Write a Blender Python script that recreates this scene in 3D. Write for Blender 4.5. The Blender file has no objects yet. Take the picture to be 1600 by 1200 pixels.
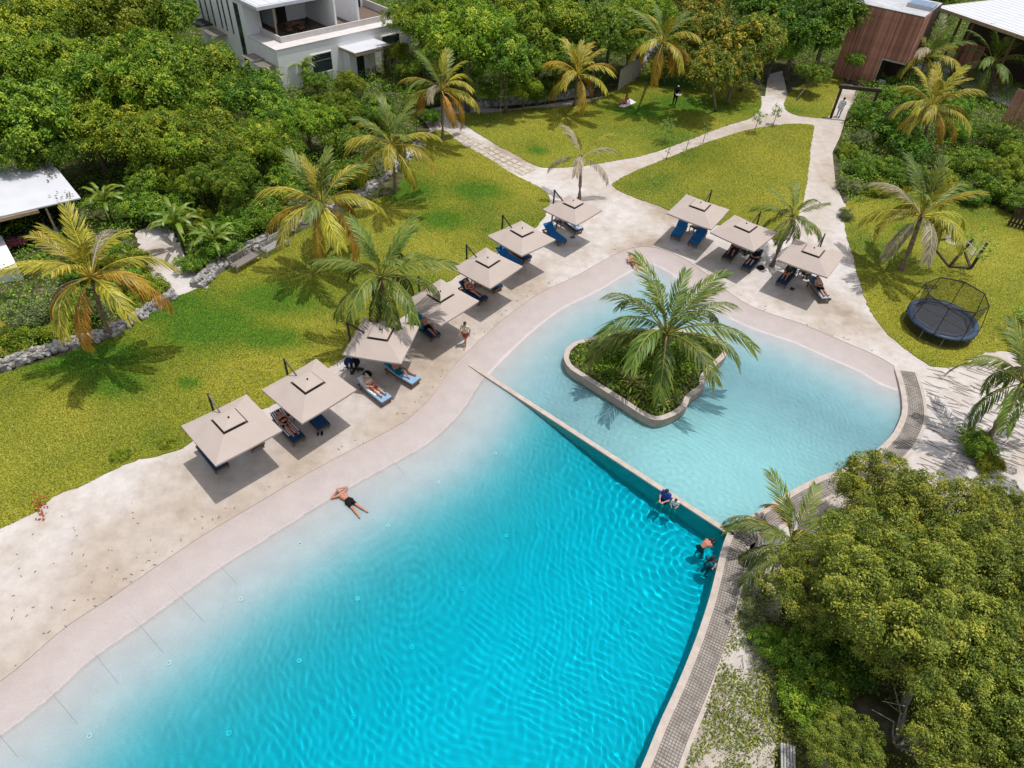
import bpy, bmesh, math, random
import numpy as np
from mathutils import Vector, Matrix, noise, geometry
from math import sin, cos, pi, radians, sqrt, atan2

sc = bpy.context.scene
C = sc.collection
random.seed(7)

# ------------------------------------------------------------------ camera
CAM_H, CAM_F, CAM_P, CAM_R = 25.0, 1080.0, radians(43.3), radians(3.5)
cam = bpy.data.objects.new('camera', bpy.data.cameras.new('camera'))
C.objects.link(cam)
cam.matrix_world = (Matrix.Translation((0, 0, CAM_H)) @ Matrix.Rotation(pi / 2 - CAM_P, 4, 'X')
                    @ Matrix.Rotation(CAM_R, 4, 'Z'))
cam.data.sensor_width = 36.0
cam.data.lens = 36.0 * CAM_F / 1600.0
cam.data.clip_start = 0.5
cam.data.clip_end = 2000
sc.camera = cam

# ------------------------------------------------------------------ sky, sun, exposure
SUN_D = Vector((-0.22, -0.08, -1.0)).normalized()          # the way the light travels
w = bpy.data.worlds.new('World')
sc.world = w
w.use_nodes = True
wn = w.node_tree
sky = wn.nodes.new('ShaderNodeTexSky')
sky.sky_type = 'NISHITA'
sky.sun_disc = False
sky.sun_elevation = math.asin(-SUN_D.z)
sky.sun_rotation = atan2(-SUN_D.x, -SUN_D.y)
sky.altitude = 0
sky.dust_density = 2.0
pale = wn.nodes.new('ShaderNodeHueSaturation')              # thin bright haze takes most of the blue out of the sky
pale.inputs['Saturation'].default_value = 0.35
wn.links.new(sky.outputs[0], pale.inputs['Color'])
wn.links.new(pale.outputs[0], wn.nodes['Background'].inputs[0])
wn.nodes['Background'].inputs[1].default_value = 0.15
sun = bpy.data.objects.new('sun', bpy.data.lights.new('sun', 'SUN'))
sun.data.energy = 3.1
sun.data.angle = radians(0.53)
sun.data.color = (1.0, 0.955, 0.90)
sun.rotation_euler = SUN_D.to_track_quat('-Z', 'Y').to_euler()
sun.location = (20, 40, 60)
sun.data.cycles.is_caustics_light = True
C.objects.link(sun)
sc.view_settings.view_transform = 'Standard'
sc.view_settings.look = 'None'
sc.view_settings.gamma = 1
sc.view_settings.use_curve_mapping = False
sc.view_settings.exposure = 0.16
sc.cycles.max_bounces = 8
sc.cycles.diffuse_bounces = 2
sc.cycles.glossy_bounces = 3
sc.cycles.transmission_bounces = 6
sc.cycles.transparent_max_bounces = 12
sc.cycles.caustics_reflective = True
sc.cycles.caustics_refractive = True

# ------------------------------------------------------------------ helpers
def at(px, py, z=0.0):
    """world point at height z seen at photograph pixel (px, py)"""
    x = (px - 800) / CAM_F
    y = (py - 600) / CAM_F
    c, s = cos(-CAM_R), sin(-CAM_R)
    x, y = c * x - s * y, s * x + c * y
    cp, sp = cos(CAM_P), sin(CAM_P)
    d = (x, cp - y * sp, -sp - y * cp)
    t = (CAM_H - z) / -d[2]
    return Vector((d[0] * t, d[1] * t, z))

def proj(P):
    X, Y, Z = P[0], P[1], P[2] - CAM_H
    cp, sp = cos(CAM_P), sin(CAM_P)
    d = Y * cp - Z * sp
    v = -(Y * sp + Z * cp)
    x, y = X / d, v / d
    c, s = cos(CAM_R), sin(CAM_R)
    return 800 + CAM_F * (c * x - s * y), 600 + CAM_F * (s * x + c * y)

def height_at(base, py):
    lo, hi = 0.0, 14.0
    for _ in range(40):
        m = (lo + hi) / 2
        if proj((base.x, base.y, m))[1] > py: lo = m
        else: hi = m
    return lo

GZ = 0.10                                                   # level of the sand around the pool

def link(o, parent=None):
    C.objects.link(o)
    if parent is not None: o.parent = parent
    return o

def props(o, label=None, cat=None, group=None, kind=None):
    if label: o['label'] = label
    if cat: o['category'] = cat
    if group: o['group'] = group
    if kind: o['kind'] = kind
    return o

def thing(name, label, cat, loc=(0, 0, 0), rz=0.0, group=None, scale=1.0):
    o = bpy.data.objects.new(name, None)
    o.empty_display_size = 0.3
    o.location = loc
    o.rotation_euler = (0, 0, rz)
    o.scale = (scale,) * 3
    C.objects.link(o)
    return props(o, label, cat, group)

def part(name, me, mat=None, parent=None, loc=None, rot=None, scale=None):
    """an object on mesh data; its material sits on the object so that data can be shared"""
    o = bpy.data.objects.new(name, me)
    if mat is not None:
        if not me.materials: me.materials.append(mat)
        if me.materials[0] is not mat:
            C.objects.link(o)
            o.material_slots[0].link = 'OBJECT'
            o.material_slots[0].material = mat
            if parent is not None: o.parent = parent
        else:
            link(o, parent)
    else:
        link(o, parent)
    if loc is not None: o.location = loc
    if rot is not None: o.rotation_euler = rot
    if scale is not None: o.scale = scale if hasattr(scale, '__len__') else (scale,) * 3
    return o

def copy_tree(o, parent=None):
    c = o.copy()
    C.objects.link(c)
    if parent is not None: c.parent = parent
    for ch in list(o.children): copy_tree(ch, c)
    return c

class MB:
    """collects shapes and links them as one mesh"""
    def __init__(s): s.v = []; s.f = []
    def add(s, vs, fs):
        n = len(s.v)
        s.v += [tuple(p) for p in vs]
        s.f += [tuple(i + n for i in f) for f in fs]
        return s
    def box(s, c, d, rz=0.0, rx=0.0, ry=0.0):
        M = Matrix.Translation(c) @ Matrix.Rotation(rz, 4, 'Z') @ Matrix.Rotation(ry, 4, 'Y') @ Matrix.Rotation(rx, 4, 'X')
        x, y, z = d[0] / 2, d[1] / 2, d[2] / 2
        vs = [M @ Vector(p) for p in ((-x, -y, -z), (x, -y, -z), (x, y, -z), (-x, y, -z), (-x, -y, z), (x, -y, z), (x, y, z), (-x, y, z))]
        return s.add(vs, [(0, 3, 2, 1), (4, 5, 6, 7), (0, 1, 5, 4), (1, 2, 6, 5), (2, 3, 7, 6), (3, 0, 4, 7)])
    def beam(s, a, b, w, h):
        a, b = Vector(a), Vector(b)
        d = (b - a); L = d.length; d.normalize()
        up = Vector((0, 0, 1)) if abs(d.z) < 0.95 else Vector((0, 1, 0))
        x = d.cross(up).normalized(); z = x.cross(d).normalized()
        vs = []
        for p in (a, b):
            for i, j in ((-1, -1), (1, -1), (1, 1), (-1, 1)): vs.append(p + x * i * w / 2 + z * j * h / 2)
        return s.add(vs, [(0, 1, 2, 3), (7, 6, 5, 4), (0, 4, 5, 1), (1, 5, 6, 2), (2, 6, 7, 3), (3, 7, 4, 0)])
    def tube(s, pts, rad, n=8, cap=True):
        pts = [Vector(p) for p in pts]
        if not hasattr(rad, '__len__'): rad = [rad] * len(pts)
        vs, fs = [], []
        prev = None
        for i, p in enumerate(pts):
            d = (pts[min(i + 1, len(pts) - 1)] - pts[max(i - 1, 0)]).normalized()
            if prev is None:
                up = Vector((0, 0, 1)) if abs(d.z) < 0.9 else Vector((1, 0, 0))
                x = d.cross(up).normalized()
            else:
                x = (prev - d * prev.dot(d)).normalized()
            prev = x
            y = d.cross(x)
            for k in range(n):
                a = 2 * pi * k / n
                vs.append(p + (x * cos(a) + y * sin(a)) * rad[i])
        for i in range(len(pts) - 1):
            for k in range(n):
                a, b = i * n + k, i * n + (k + 1) % n
                fs.append((a, b, b + n, a + n))
        if cap:
            fs.append(tuple(reversed(range(n))))
            fs.append(tuple(range((len(pts) - 1) * n, len(pts) * n)))
        return s.add(vs, fs)
    def capsule(s, a, b, ra, rb, n=10):
        a, b = Vector(a), Vector(b)
        d = b - a
        if d.length < 1e-5: d = Vector((0, 0, 1e-4))
        d = d.normalized()
        pts, rad = [], []
        for t in (-0.999, -0.8, -0.45, 0): pts.append(a + d * ra * t); rad.append(ra * sqrt(max(0, 1 - t * t)) + 1e-4)
        for t in (0, 0.45, 0.8, 0.999): pts.append(b + d * rb * t); rad.append(rb * sqrt(max(0, 1 - t * t)) + 1e-4)
        return s.tube(pts, rad, n)
    def prism(s, poly, z0, z1):
        n = len(poly)
        tri = geometry.tessellate_polygon([[Vector((p[0], p[1], 0)) for p in poly]])
        vs = [(p[0], p[1], z0) for p in poly] + [(p[0], p[1], z1) for p in poly]
        fs = [tuple(i + n for i in t) for t in tri]
        area = sum(poly[i][0] * poly[(i + 1) % n][1] - poly[(i + 1) % n][0] * poly[i][1] for i in range(n))
        for i in range(n):
            j = (i + 1) % n
            fs.append((i, j, j + n, i + n) if area > 0 else (j, i, i + n, j + n))
        return s.add(vs, fs)
    def mesh(s, name, mat=None, smooth=False, bevel=0.0):
        me = bpy.data.meshes.new(name)
        me.from_pydata(s.v, [], s.f)
        if bevel > 0:
            bm = bmesh.new(); bm.from_mesh(me)
            bmesh.ops.bevel(bm, geom=list(bm.edges), offset=bevel, segments=1, affect='EDGES', clamp_overlap=True)
            bm.to_mesh(me); bm.free()
        if mat: me.materials.append(mat)
        if smooth: me.polygons.foreach_set('use_smooth', [True] * len(me.polygons))
        return me
    def obj(s, name, mat, parent=None, smooth=False, bevel=0.0):
        return part(name, s.mesh(name, mat, smooth, bevel), None, parent)

def np_mesh(name, V, F, mat=None, tone=None, smooth=False):
    """mesh from numpy arrays; every face has the same corner count; tone is one value per face"""
    me = bpy.data.meshes.new(name)
    V = np.asarray(V, np.float32); F = np.asarray(F, np.int32)
    me.vertices.add(len(V)); me.vertices.foreach_set('co', V.ravel())
    n, k = F.shape
    me.loops.add(n * k); me.loops.foreach_set('vertex_index', F.ravel())
    me.polygons.add(n)
    me.polygons.foreach_set('loop_start', np.arange(0, n * k, k, dtype=np.int32))
    me.polygons.foreach_set('loop_total', np.full(n, k, np.int32))
    if smooth: me.polygons.foreach_set('use_smooth', np.ones(n, bool))
    me.update(calc_edges=True)
    if tone is not None:
        a = me.attributes.new('tone', 'FLOAT', 'FACE')
        a.data.foreach_set('value', np.asarray(tone, np.float32))
    if mat: me.materials.append(mat)
    return me

# ------------------------------------------------------------------ materials
def nmat(name):
    m = bpy.data.materials.new(name); m.use_nodes = True
    nt = m.node_tree
    b = nt.nodes['Principled BSDF']
    return m, nt, b

def ramp(nt, stops, fac):
    r = nt.nodes.new('ShaderNodeValToRGB')
    e = r.color_ramp.elements
    e[0].position, e[0].color = stops[0][0], (*stops[0][1], 1)
    e[1].position, e[1].color = stops[-1][0], (*stops[-1][1], 1)
    for p, c in stops[1:-1]:
        n = e.new(p); n.color = (*c, 1)
    nt.links.new(fac, r.inputs[0])
    return r.outputs[0]

def noise_fac(nt, scale, detail=4.0, rough=0.6, coord='Object', warp=None):
    if coord == 'World':
        src = nt.nodes.new('ShaderNodeNewGeometry').outputs['Position']
    else:
        src = nt.nodes.new('ShaderNodeTexCoord').outputs[coord]
    if warp:
        mp = nt.nodes.new('ShaderNodeMapping'); mp.inputs['Scale'].default_value = warp
        nt.links.new(src, mp.inputs[0]); src = mp.outputs[0]
    n = nt.nodes.new('ShaderNodeTexNoise')
    n.inputs['Scale'].default_value = scale; n.inputs['Detail'].default_value = detail; n.inputs['Roughness'].default_value = rough
    nt.links.new(src, n.inputs['Vector'])
    return n.outputs['Fac']

def mixc(nt, fac, a, b, mode='MIX'):
    m = nt.nodes.new('ShaderNodeMix'); m.data_type = 'RGBA'; m.blend_type = mode
    if hasattr(fac, 'links') or hasattr(fac, 'is_linked'): nt.links.new(fac, m.inputs[0])
    else: m.inputs[0].default_value = fac
    for i, c in ((6, a), (7, b)):
        if isinstance(c, tuple): m.inputs[i].default_value = (*c, 1)
        else: nt.links.new(c, m.inputs[i])
    return m.outputs[2]

def M(name, c, c2=None, scale=6.0, rough=0.7, bump=0.0, bscale=40.0, metal=0.0, coord='Object', spec=0.4, warp=None, lo=0.35, hi=0.65):
    """plain surface: two own colours mottled by noise, fine relief"""
    m, nt, b = nmat(name)
    b.inputs['Roughness'].default_value = rough
    b.inputs['Metallic'].default_value = metal
    b.inputs['Specular IOR Level'].default_value = spec
    if c2 is None: c2 = tuple(x * 0.8 for x in c)
    col = ramp(nt, [(lo, c2), (hi, c)], noise_fac(nt, scale, 5, 0.6, coord, warp))
    nt.links.new(col, b.inputs['Base Color'])
    if bump > 0:
        bp = nt.nodes.new('ShaderNodeBump'); bp.inputs['Strength'].default_value = bump; bp.inputs['Distance'].default_value = 0.02
        nt.links.new(noise_fac(nt, bscale, 4, 0.6, coord, warp), bp.inputs['Height'])
        nt.links.new(bp.outputs[0], b.inputs['Normal'])
    return m

def leaf_mat(name, stops, trans=0.28, rough=0.5, var=0.25, spec=0.2):
    """foliage: colour by each leaf's own 'tone', a little different per plant, light passing through"""
    m, nt, b = nmat(name)
    at_ = nt.nodes.new('ShaderNodeAttribute'); at_.attribute_name = 'tone'
    col = ramp(nt, stops, at_.outputs['Fac'])
    oi = nt.nodes.new('ShaderNodeObjectInfo')
    hs = nt.nodes.new('ShaderNodeHueSaturation')
    mr = nt.nodes.new('ShaderNodeMapRange'); mr.inputs[3].default_value = 1 - var; mr.inputs[4].default_value = 1 + var
    nt.links.new(oi.outputs['Random'], mr.inputs[0]); nt.links.new(mr.outputs[0], hs.inputs['Value'])
    mh = nt.nodes.new('ShaderNodeMapRange'); mh.inputs[3].default_value = 0.485; mh.inputs[4].default_value = 0.515
    wn_ = nt.nodes.new('ShaderNodeTexWhiteNoise'); wn_.noise_dimensions = '1D'
    nt.links.new(oi.outputs['Random'], wn_.inputs['W']); nt.links.new(wn_.outputs['Value'], mh.inputs[0]); nt.links.new(mh.outputs[0], hs.inputs['Hue'])
    nt.links.new(col, hs.inputs['Color'])
    b.inputs['Roughness'].default_value = rough
    b.inputs['Specular IOR Level'].default_value = spec
    nt.links.new(hs.outputs[0], b.inputs['Base Color'])
    t = nt.nodes.new('ShaderNodeBsdfTranslucent')
    nt.links.new(hs.outputs[0], t.inputs[0])
    mx = nt.nodes.new('ShaderNodeMixShader'); mx.inputs[0].default_value = trans
    nt.links.new(b.outputs[0], mx.inputs[1]); nt.links.new(t.outputs[0], mx.inputs[2])
    nt.links.new(mx.outputs[0], nt.nodes['Material Output'].inputs['Surface'])
    return m

def sand_mat():
    m, nt, b = nmat('sand')
    b.inputs['Roughness'].default_value = 0.9
    b.inputs['Specular IOR Level'].default_value = 0.15
    big = noise_fac(nt, 0.16, 5, 0.62, 'World')
    col = ramp(nt, [(0.33, (0.30, 0.245, 0.195)), (0.42, (0.41, 0.365, 0.325)), (0.54, (0.495, 0.465, 0.45))], big)
    da = nt.nodes.new('ShaderNodeAttribute'); da.attribute_name = 'trodden'
    col = mixc(nt, da.outputs['Fac'], col, (0.335, 0.272, 0.215))
    mid = noise_fac(nt, 1.7, 6, 0.65, 'World')
    col = mixc(nt, 0.35, col, ramp(nt, [(0.3, (0.35, 0.33, 0.31)), (0.62, (0.66, 0.65, 0.64))], mid), 'OVERLAY')
    fleck = noise_fac(nt, 9.0, 3, 0.7, 'World')
    col = mixc(nt, ramp(nt, [(0.66, (0, 0, 0)), (0.72, (0.75, 0.75, 0.75))], fleck), col, (0.20, 0.17, 0.14))
    nt.links.new(col, b.inputs['Base Color'])
    bp = nt.nodes.new('ShaderNodeBump'); bp.inputs['Strength'].default_value = 0.6; bp.inputs['Distance'].default_value = 0.05
    nt.links.new(noise_fac(nt, 5.0, 8, 0.7, 'World'), bp.inputs['Height'])
    nt.links.new(bp.outputs[0], b.inputs['Normal'])
    return m

def lawn_mat():
    m, nt, b = nmat('lawn_turf')
    b.inputs['Roughness'].default_value = 0.85
    b.inputs['Specular IOR Level'].default_value = 0.1
    big = noise_fac(nt, 0.13, 4, 0.55, 'World')
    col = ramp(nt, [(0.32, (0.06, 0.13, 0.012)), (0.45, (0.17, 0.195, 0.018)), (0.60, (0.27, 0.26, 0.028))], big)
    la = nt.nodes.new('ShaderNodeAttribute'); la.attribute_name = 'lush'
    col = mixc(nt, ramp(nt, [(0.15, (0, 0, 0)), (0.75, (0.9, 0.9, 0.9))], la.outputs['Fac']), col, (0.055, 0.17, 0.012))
    fine = noise_fac(nt, 14.0, 6, 0.75, 'World')
    col = mixc(nt, 0.8, col, ramp(nt, [(0.36, (0.02, 0.02, 0.02)), (0.62, (0.86, 0.84, 0.8))], fine), 'OVERLAY')  # dark specks imitate the shade between grass blades
    nt.links.new(col, b.inputs['Base Color'])
    bp = nt.nodes.new('ShaderNodeBump'); bp.inputs['Strength'].default_value = 0.8; bp.inputs['Distance'].default_value = 0.06
    nt.links.new(fine, bp.inputs['Height'])
    nt.links.new(bp.outputs[0], b.inputs['Normal'])
    return m

def soil_mat():
    m, nt, b = nmat('soil')
    b.inputs['Roughness'].default_value = 0.95
    b.inputs['Specular IOR Level'].default_value = 0.1
    col = ramp(nt, [(0.36, (0.022, 0.035, 0.010)), (0.5, (0.06, 0.065, 0.022)), (0.62, (0.15, 0.125, 0.085))], noise_fac(nt, 0.7, 8, 0.7, 'World'))
    nt.links.new(col, b.inputs['Base Color'])
    bp = nt.nodes.new('ShaderNodeBump'); bp.inputs['Strength'].default_value = 0.8; bp.inputs['Distance'].default_value = 0.08
    nt.links.new(noise_fac(nt, 5, 8, 0.7, 'World'), bp.inputs['Height'])
    nt.links.new(bp.outputs[0], b.inputs['Normal'])
    return m

MT = {}
MT['sand'] = sand_mat()
MT['lawn'] = lawn_mat()
MT['soil'] = soil_mat()
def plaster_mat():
    # trowelled beach render, pinkish near the sand, painted paler under water to make up for lost light
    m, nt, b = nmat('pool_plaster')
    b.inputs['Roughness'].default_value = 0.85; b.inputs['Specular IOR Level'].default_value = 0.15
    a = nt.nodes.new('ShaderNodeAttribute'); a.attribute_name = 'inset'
    col = ramp(nt, [(0.0, (0.385, 0.325, 0.305)), (0.10, (0.40, 0.355, 0.345)), (0.142, (0.40, 0.355, 0.345)), (0.165, (0.56, 0.505, 0.505)), (0.27, (0.55, 0.52, 0.54)), (0.40, (0.49, 0.47, 0.505)), (0.55, (0.44, 0.41, 0.445)), (1, (0.60, 0.60, 0.61))], a.outputs['Fac'])  # step at the waterline cancels wet darkening; bluish stops imitate sky reflection
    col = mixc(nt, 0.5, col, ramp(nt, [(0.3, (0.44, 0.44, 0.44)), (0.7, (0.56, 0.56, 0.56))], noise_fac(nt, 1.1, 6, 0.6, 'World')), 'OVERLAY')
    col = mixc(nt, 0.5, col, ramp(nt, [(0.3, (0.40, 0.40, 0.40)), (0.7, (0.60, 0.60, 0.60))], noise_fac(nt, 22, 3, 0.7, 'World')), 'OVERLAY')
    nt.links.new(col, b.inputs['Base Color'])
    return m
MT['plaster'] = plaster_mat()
MT['plaster_old'] = M('pool_plaster', (0.64, 0.57, 0.545), (0.59, 0.52, 0.495), 1.2, 0.8, 0.15, 30, coord='World', spec=0.2)
MT['coping'] = M('coping_stone', (0.47, 0.405, 0.36), (0.38, 0.325, 0.285), 3, 0.8, 0.2, 30, coord='World')
MT['planter'] = M('planter_render', (0.42, 0.34, 0.28), (0.33, 0.26, 0.21), 2.5, 0.85, 0.2, 25, coord='World')
MT['tile'] = M('mosaic_stone', (0.33, 0.295, 0.265), (0.19, 0.17, 0.15), 2.5, 0.75, 0.2, 30, coord='World')
MT['coping_joint'] = M('joint_filler', (0.38, 0.345, 0.33), None, 4, 0.9)
MT['grout'] = M('tile_grout', (0.15, 0.13, 0.11), None, 3, 0.95)
MT['paver'] = M('paving_stone', (0.50, 0.44, 0.37), (0.36, 0.31, 0.26), 3, 0.9, 0.35, 18, coord='World')
MT['rock'] = M('coral_rock', (0.44, 0.42, 0.395), (0.13, 0.125, 0.12), 3.2, 0.95, 0.8, 9, coord='World')
MT['white_rock'] = M('white_rock', (0.62, 0.60, 0.56), (0.42, 0.40, 0.37), 5, 0.9, 0.4, 14)
MT['canvas'] = M('canvas', (0.425, 0.36, 0.32), (0.40, 0.335, 0.30), 1.6, 0.85, 0.1, 60, spec=0.15)
MT['vent'] = M('light_block_brown', (0.085, 0.065, 0.055), None, 8, 0.9)
MT['black_metal'] = M('black_metal', (0.018, 0.018, 0.02), None, 8, 0.45, metal=0.2)
MT['navy'] = M('navy_fabric', (0.012, 0.045, 0.11), (0.009, 0.034, 0.085), 6, 0.85, 0.2, 50, spec=0.15)
MT['blue'] = M('blue_fabric', (0.012, 0.13, 0.34), (0.009, 0.095, 0.26), 6, 0.85, 0.2, 50, spec=0.15)
MT['teal'] = M('teal_towel', (0.01, 0.22, 0.34), (0.008, 0.17, 0.28), 8, 0.95, 0.4, 70, spec=0.1)
MT['palefab'] = M('pale_blue_fabric', (0.24, 0.38, 0.54), (0.20, 0.32, 0.46), 6, 0.9, 0.3, 60, spec=0.1)
MT['greyfab'] = M('grey_fabric', (0.20, 0.21, 0.22), (0.15, 0.16, 0.17), 6, 0.9, 0.3, 60, spec=0.1)
MT['darkfab'] = M('charcoal_fabric', (0.035, 0.042, 0.055), None, 6, 0.9, 0.3, 60, spec=0.1)
MT['white_cloth'] = M('white_cloth', (0.72, 0.72, 0.73), (0.62, 0.62, 0.64), 6, 0.9, 0.3, 60, spec=0.1)
MT['wood'] = M('lounger_wood', (0.20, 0.105, 0.05), (0.12, 0.06, 0.03), 5, 0.6, 0.2, 30, warp=(6, 6, 1))
MT['darkwood'] = M('dark_wood', (0.055, 0.035, 0.024), (0.03, 0.02, 0.014), 5, 0.7, 0.3, 25, warp=(6, 6, 1))
MT['benchwood'] = M('bleached_wood', (0.42, 0.41, 0.40), (0.26, 0.25, 0.24), 6, 0.8, 0.3, 40, warp=(8, 1, 8))
MT['bench_grey'] = M('weathered_wood', (0.27, 0.235, 0.215), (0.17, 0.15, 0.135), 6, 0.85, 0.3, 40, warp=(8, 1, 8))
MT['cladding'] = M('timber_cladding', (0.50, 0.24, 0.18), (0.32, 0.15, 0.11), 3, 0.75, 0.3, 25, warp=(5, 5, 0.6))
def board_mat():
    m = M('timber_cladding', (0.60, 0.275, 0.20), (0.42, 0.185, 0.135), 3, 0.75, 0.3, 25, warp=(5, 5, 0.6))
    nt = m.node_tree; b = nt.nodes['Principled BSDF']
    src = b.inputs['Base Color'].links[0].from_socket
    oi = nt.nodes.new('ShaderNodeObjectInfo'); hs = nt.nodes.new('ShaderNodeHueSaturation'); mr = nt.nodes.new('ShaderNodeMapRange')
    mr.inputs[3].default_value = 0.55; mr.inputs[4].default_value = 1.15
    nt.links.new(oi.outputs['Random'], mr.inputs[0]); nt.links.new(mr.outputs[0], hs.inputs['Value']); nt.links.new(src, hs.inputs['Color'])
    nt.links.new(hs.outputs[0], b.inputs['Base Color'])
    return m
MT['cladding'] = board_mat()
MT['timber'] = M('pale_timber', (0.40, 0.29, 0.18), (0.28, 0.20, 0.13), 4, 0.7, 0.2, 25)
MT['white_wall'] = M('white_render', (0.82, 0.82, 0.83), (0.77, 0.77, 0.78), 1.2, 0.85, 0.1, 20)
MT['ledge'] = M('terrace_ledge', (0.60, 0.565, 0.55), (0.52, 0.49, 0.475), 1.5, 0.85, 0.1, 20)
MT['white_roof'] = M('white_roof_sheet', (0.56, 0.57, 0.61), (0.51, 0.52, 0.56), 1.0, 0.6, 0.05, 20)
MT['flat_roof'] = M('grey_roof_screed', (0.47, 0.48, 0.50), (0.33, 0.335, 0.35), 0.9, 0.85, 0.2, 14)
MT['terrace'] = M('terrace_floor', (0.16, 0.11, 0.085), (0.11, 0.075, 0.06), 3, 0.8)
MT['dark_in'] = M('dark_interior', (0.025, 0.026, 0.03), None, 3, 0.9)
MT['glass'] = M('window_glass', (0.02, 0.035, 0.05), (0.015, 0.025, 0.04), 1, 0.06, spec=0.8)
MT['skylight'] = M('skylight_glass', (0.05, 0.16, 0.32), (0.04, 0.12, 0.25), 1, 0.08, spec=0.8)
MT['bark'] = M('bark', (0.20, 0.165, 0.13), (0.09, 0.07, 0.055), 4, 0.95, 0.8, 14)
MT['palmbark'] = M('palm_bark', (0.30, 0.215, 0.15), (0.13, 0.095, 0.07), 5, 0.95, 0.8, 14)
MT['palebark'] = M('pale_bark', (0.36, 0.33, 0.29), (0.20, 0.18, 0.155), 4, 0.95, 0.6, 14)
MT['stick'] = M('pale_sticks', (0.50, 0.46, 0.41), (0.32, 0.29, 0.25), 4, 0.9, 0.4, 20, warp=(6, 6, 1))
MT['trampad'] = M('trampoline_pad', (0.025, 0.05, 0.095), (0.018, 0.036, 0.07), 5, 0.5, 0.2, 12)
MT['trammat'] = M('trampoline_mat', (0.045, 0.05, 0.065), (0.035, 0.04, 0.05), 2, 0.6, 0.1, 60)
MT['steel'] = M('grey_steel', (0.45, 0.46, 0.48), None, 5, 0.4, metal=0.6)
MT['rope'] = M('white_rope', (0.62, 0.60, 0.56), None, 10, 0.9)
MT['lamp_disc'] = M('pool_lamp_cover', (0.70, 0.74, 0.74), (0.56, 0.62, 0.64), 8, 0.35)
MT['terracotta'] = M('red_leaf_litter', (0.42, 0.09, 0.03), (0.25, 0.05, 0.02), 8, 0.9)

def skin_mat(name, c):
    m = M(name, c, tuple(x * 0.85 for x in c), 9, 0.55, 0.05, 60, spec=0.3)
    return m
SK = {'tan': skin_mat('tan_skin', (0.42, 0.185, 0.105)), 'fair': skin_mat('fair_skin', (0.55, 0.30, 0.205)),
      'red': skin_mat('ruddy_skin', (0.47, 0.20, 0.13)), 'brown': skin_mat('brown_skin', (0.17, 0.075, 0.045)), 'dark': skin_mat('dark_skin', (0.06, 0.028, 0.018))}
HR = {'black': M('black_hair', (0.012, 0.01, 0.009), None, 30, 0.6), 'brown': M('brown_hair', (0.055, 0.028, 0.014), None, 30, 0.6),
      'grey': M('grey_hair', (0.42, 0.38, 0.34), (0.25, 0.22, 0.19), 30, 0.7), 'red': M('auburn_hair', (0.22, 0.06, 0.02), None, 30, 0.6)}
CL = {k: M(k + '_clothing', c, None, 12, 0.9, 0.2, 60, spec=0.1) for k, c in dict(
    black=(0.012, 0.012, 0.015), white=(0.72, 0.72, 0.74), navy=(0.015, 0.035, 0.09), blue=(0.035, 0.07, 0.30), red=(0.40, 0.06, 0.045),
    cream=(0.66, 0.58, 0.42), rust=(0.35, 0.10, 0.06), green=(0.04, 0.07, 0.055), grey=(0.28, 0.29, 0.32), sky=(0.20, 0.36, 0.52), teal=(0.02, 0.12, 0.15)).items()}

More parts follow.
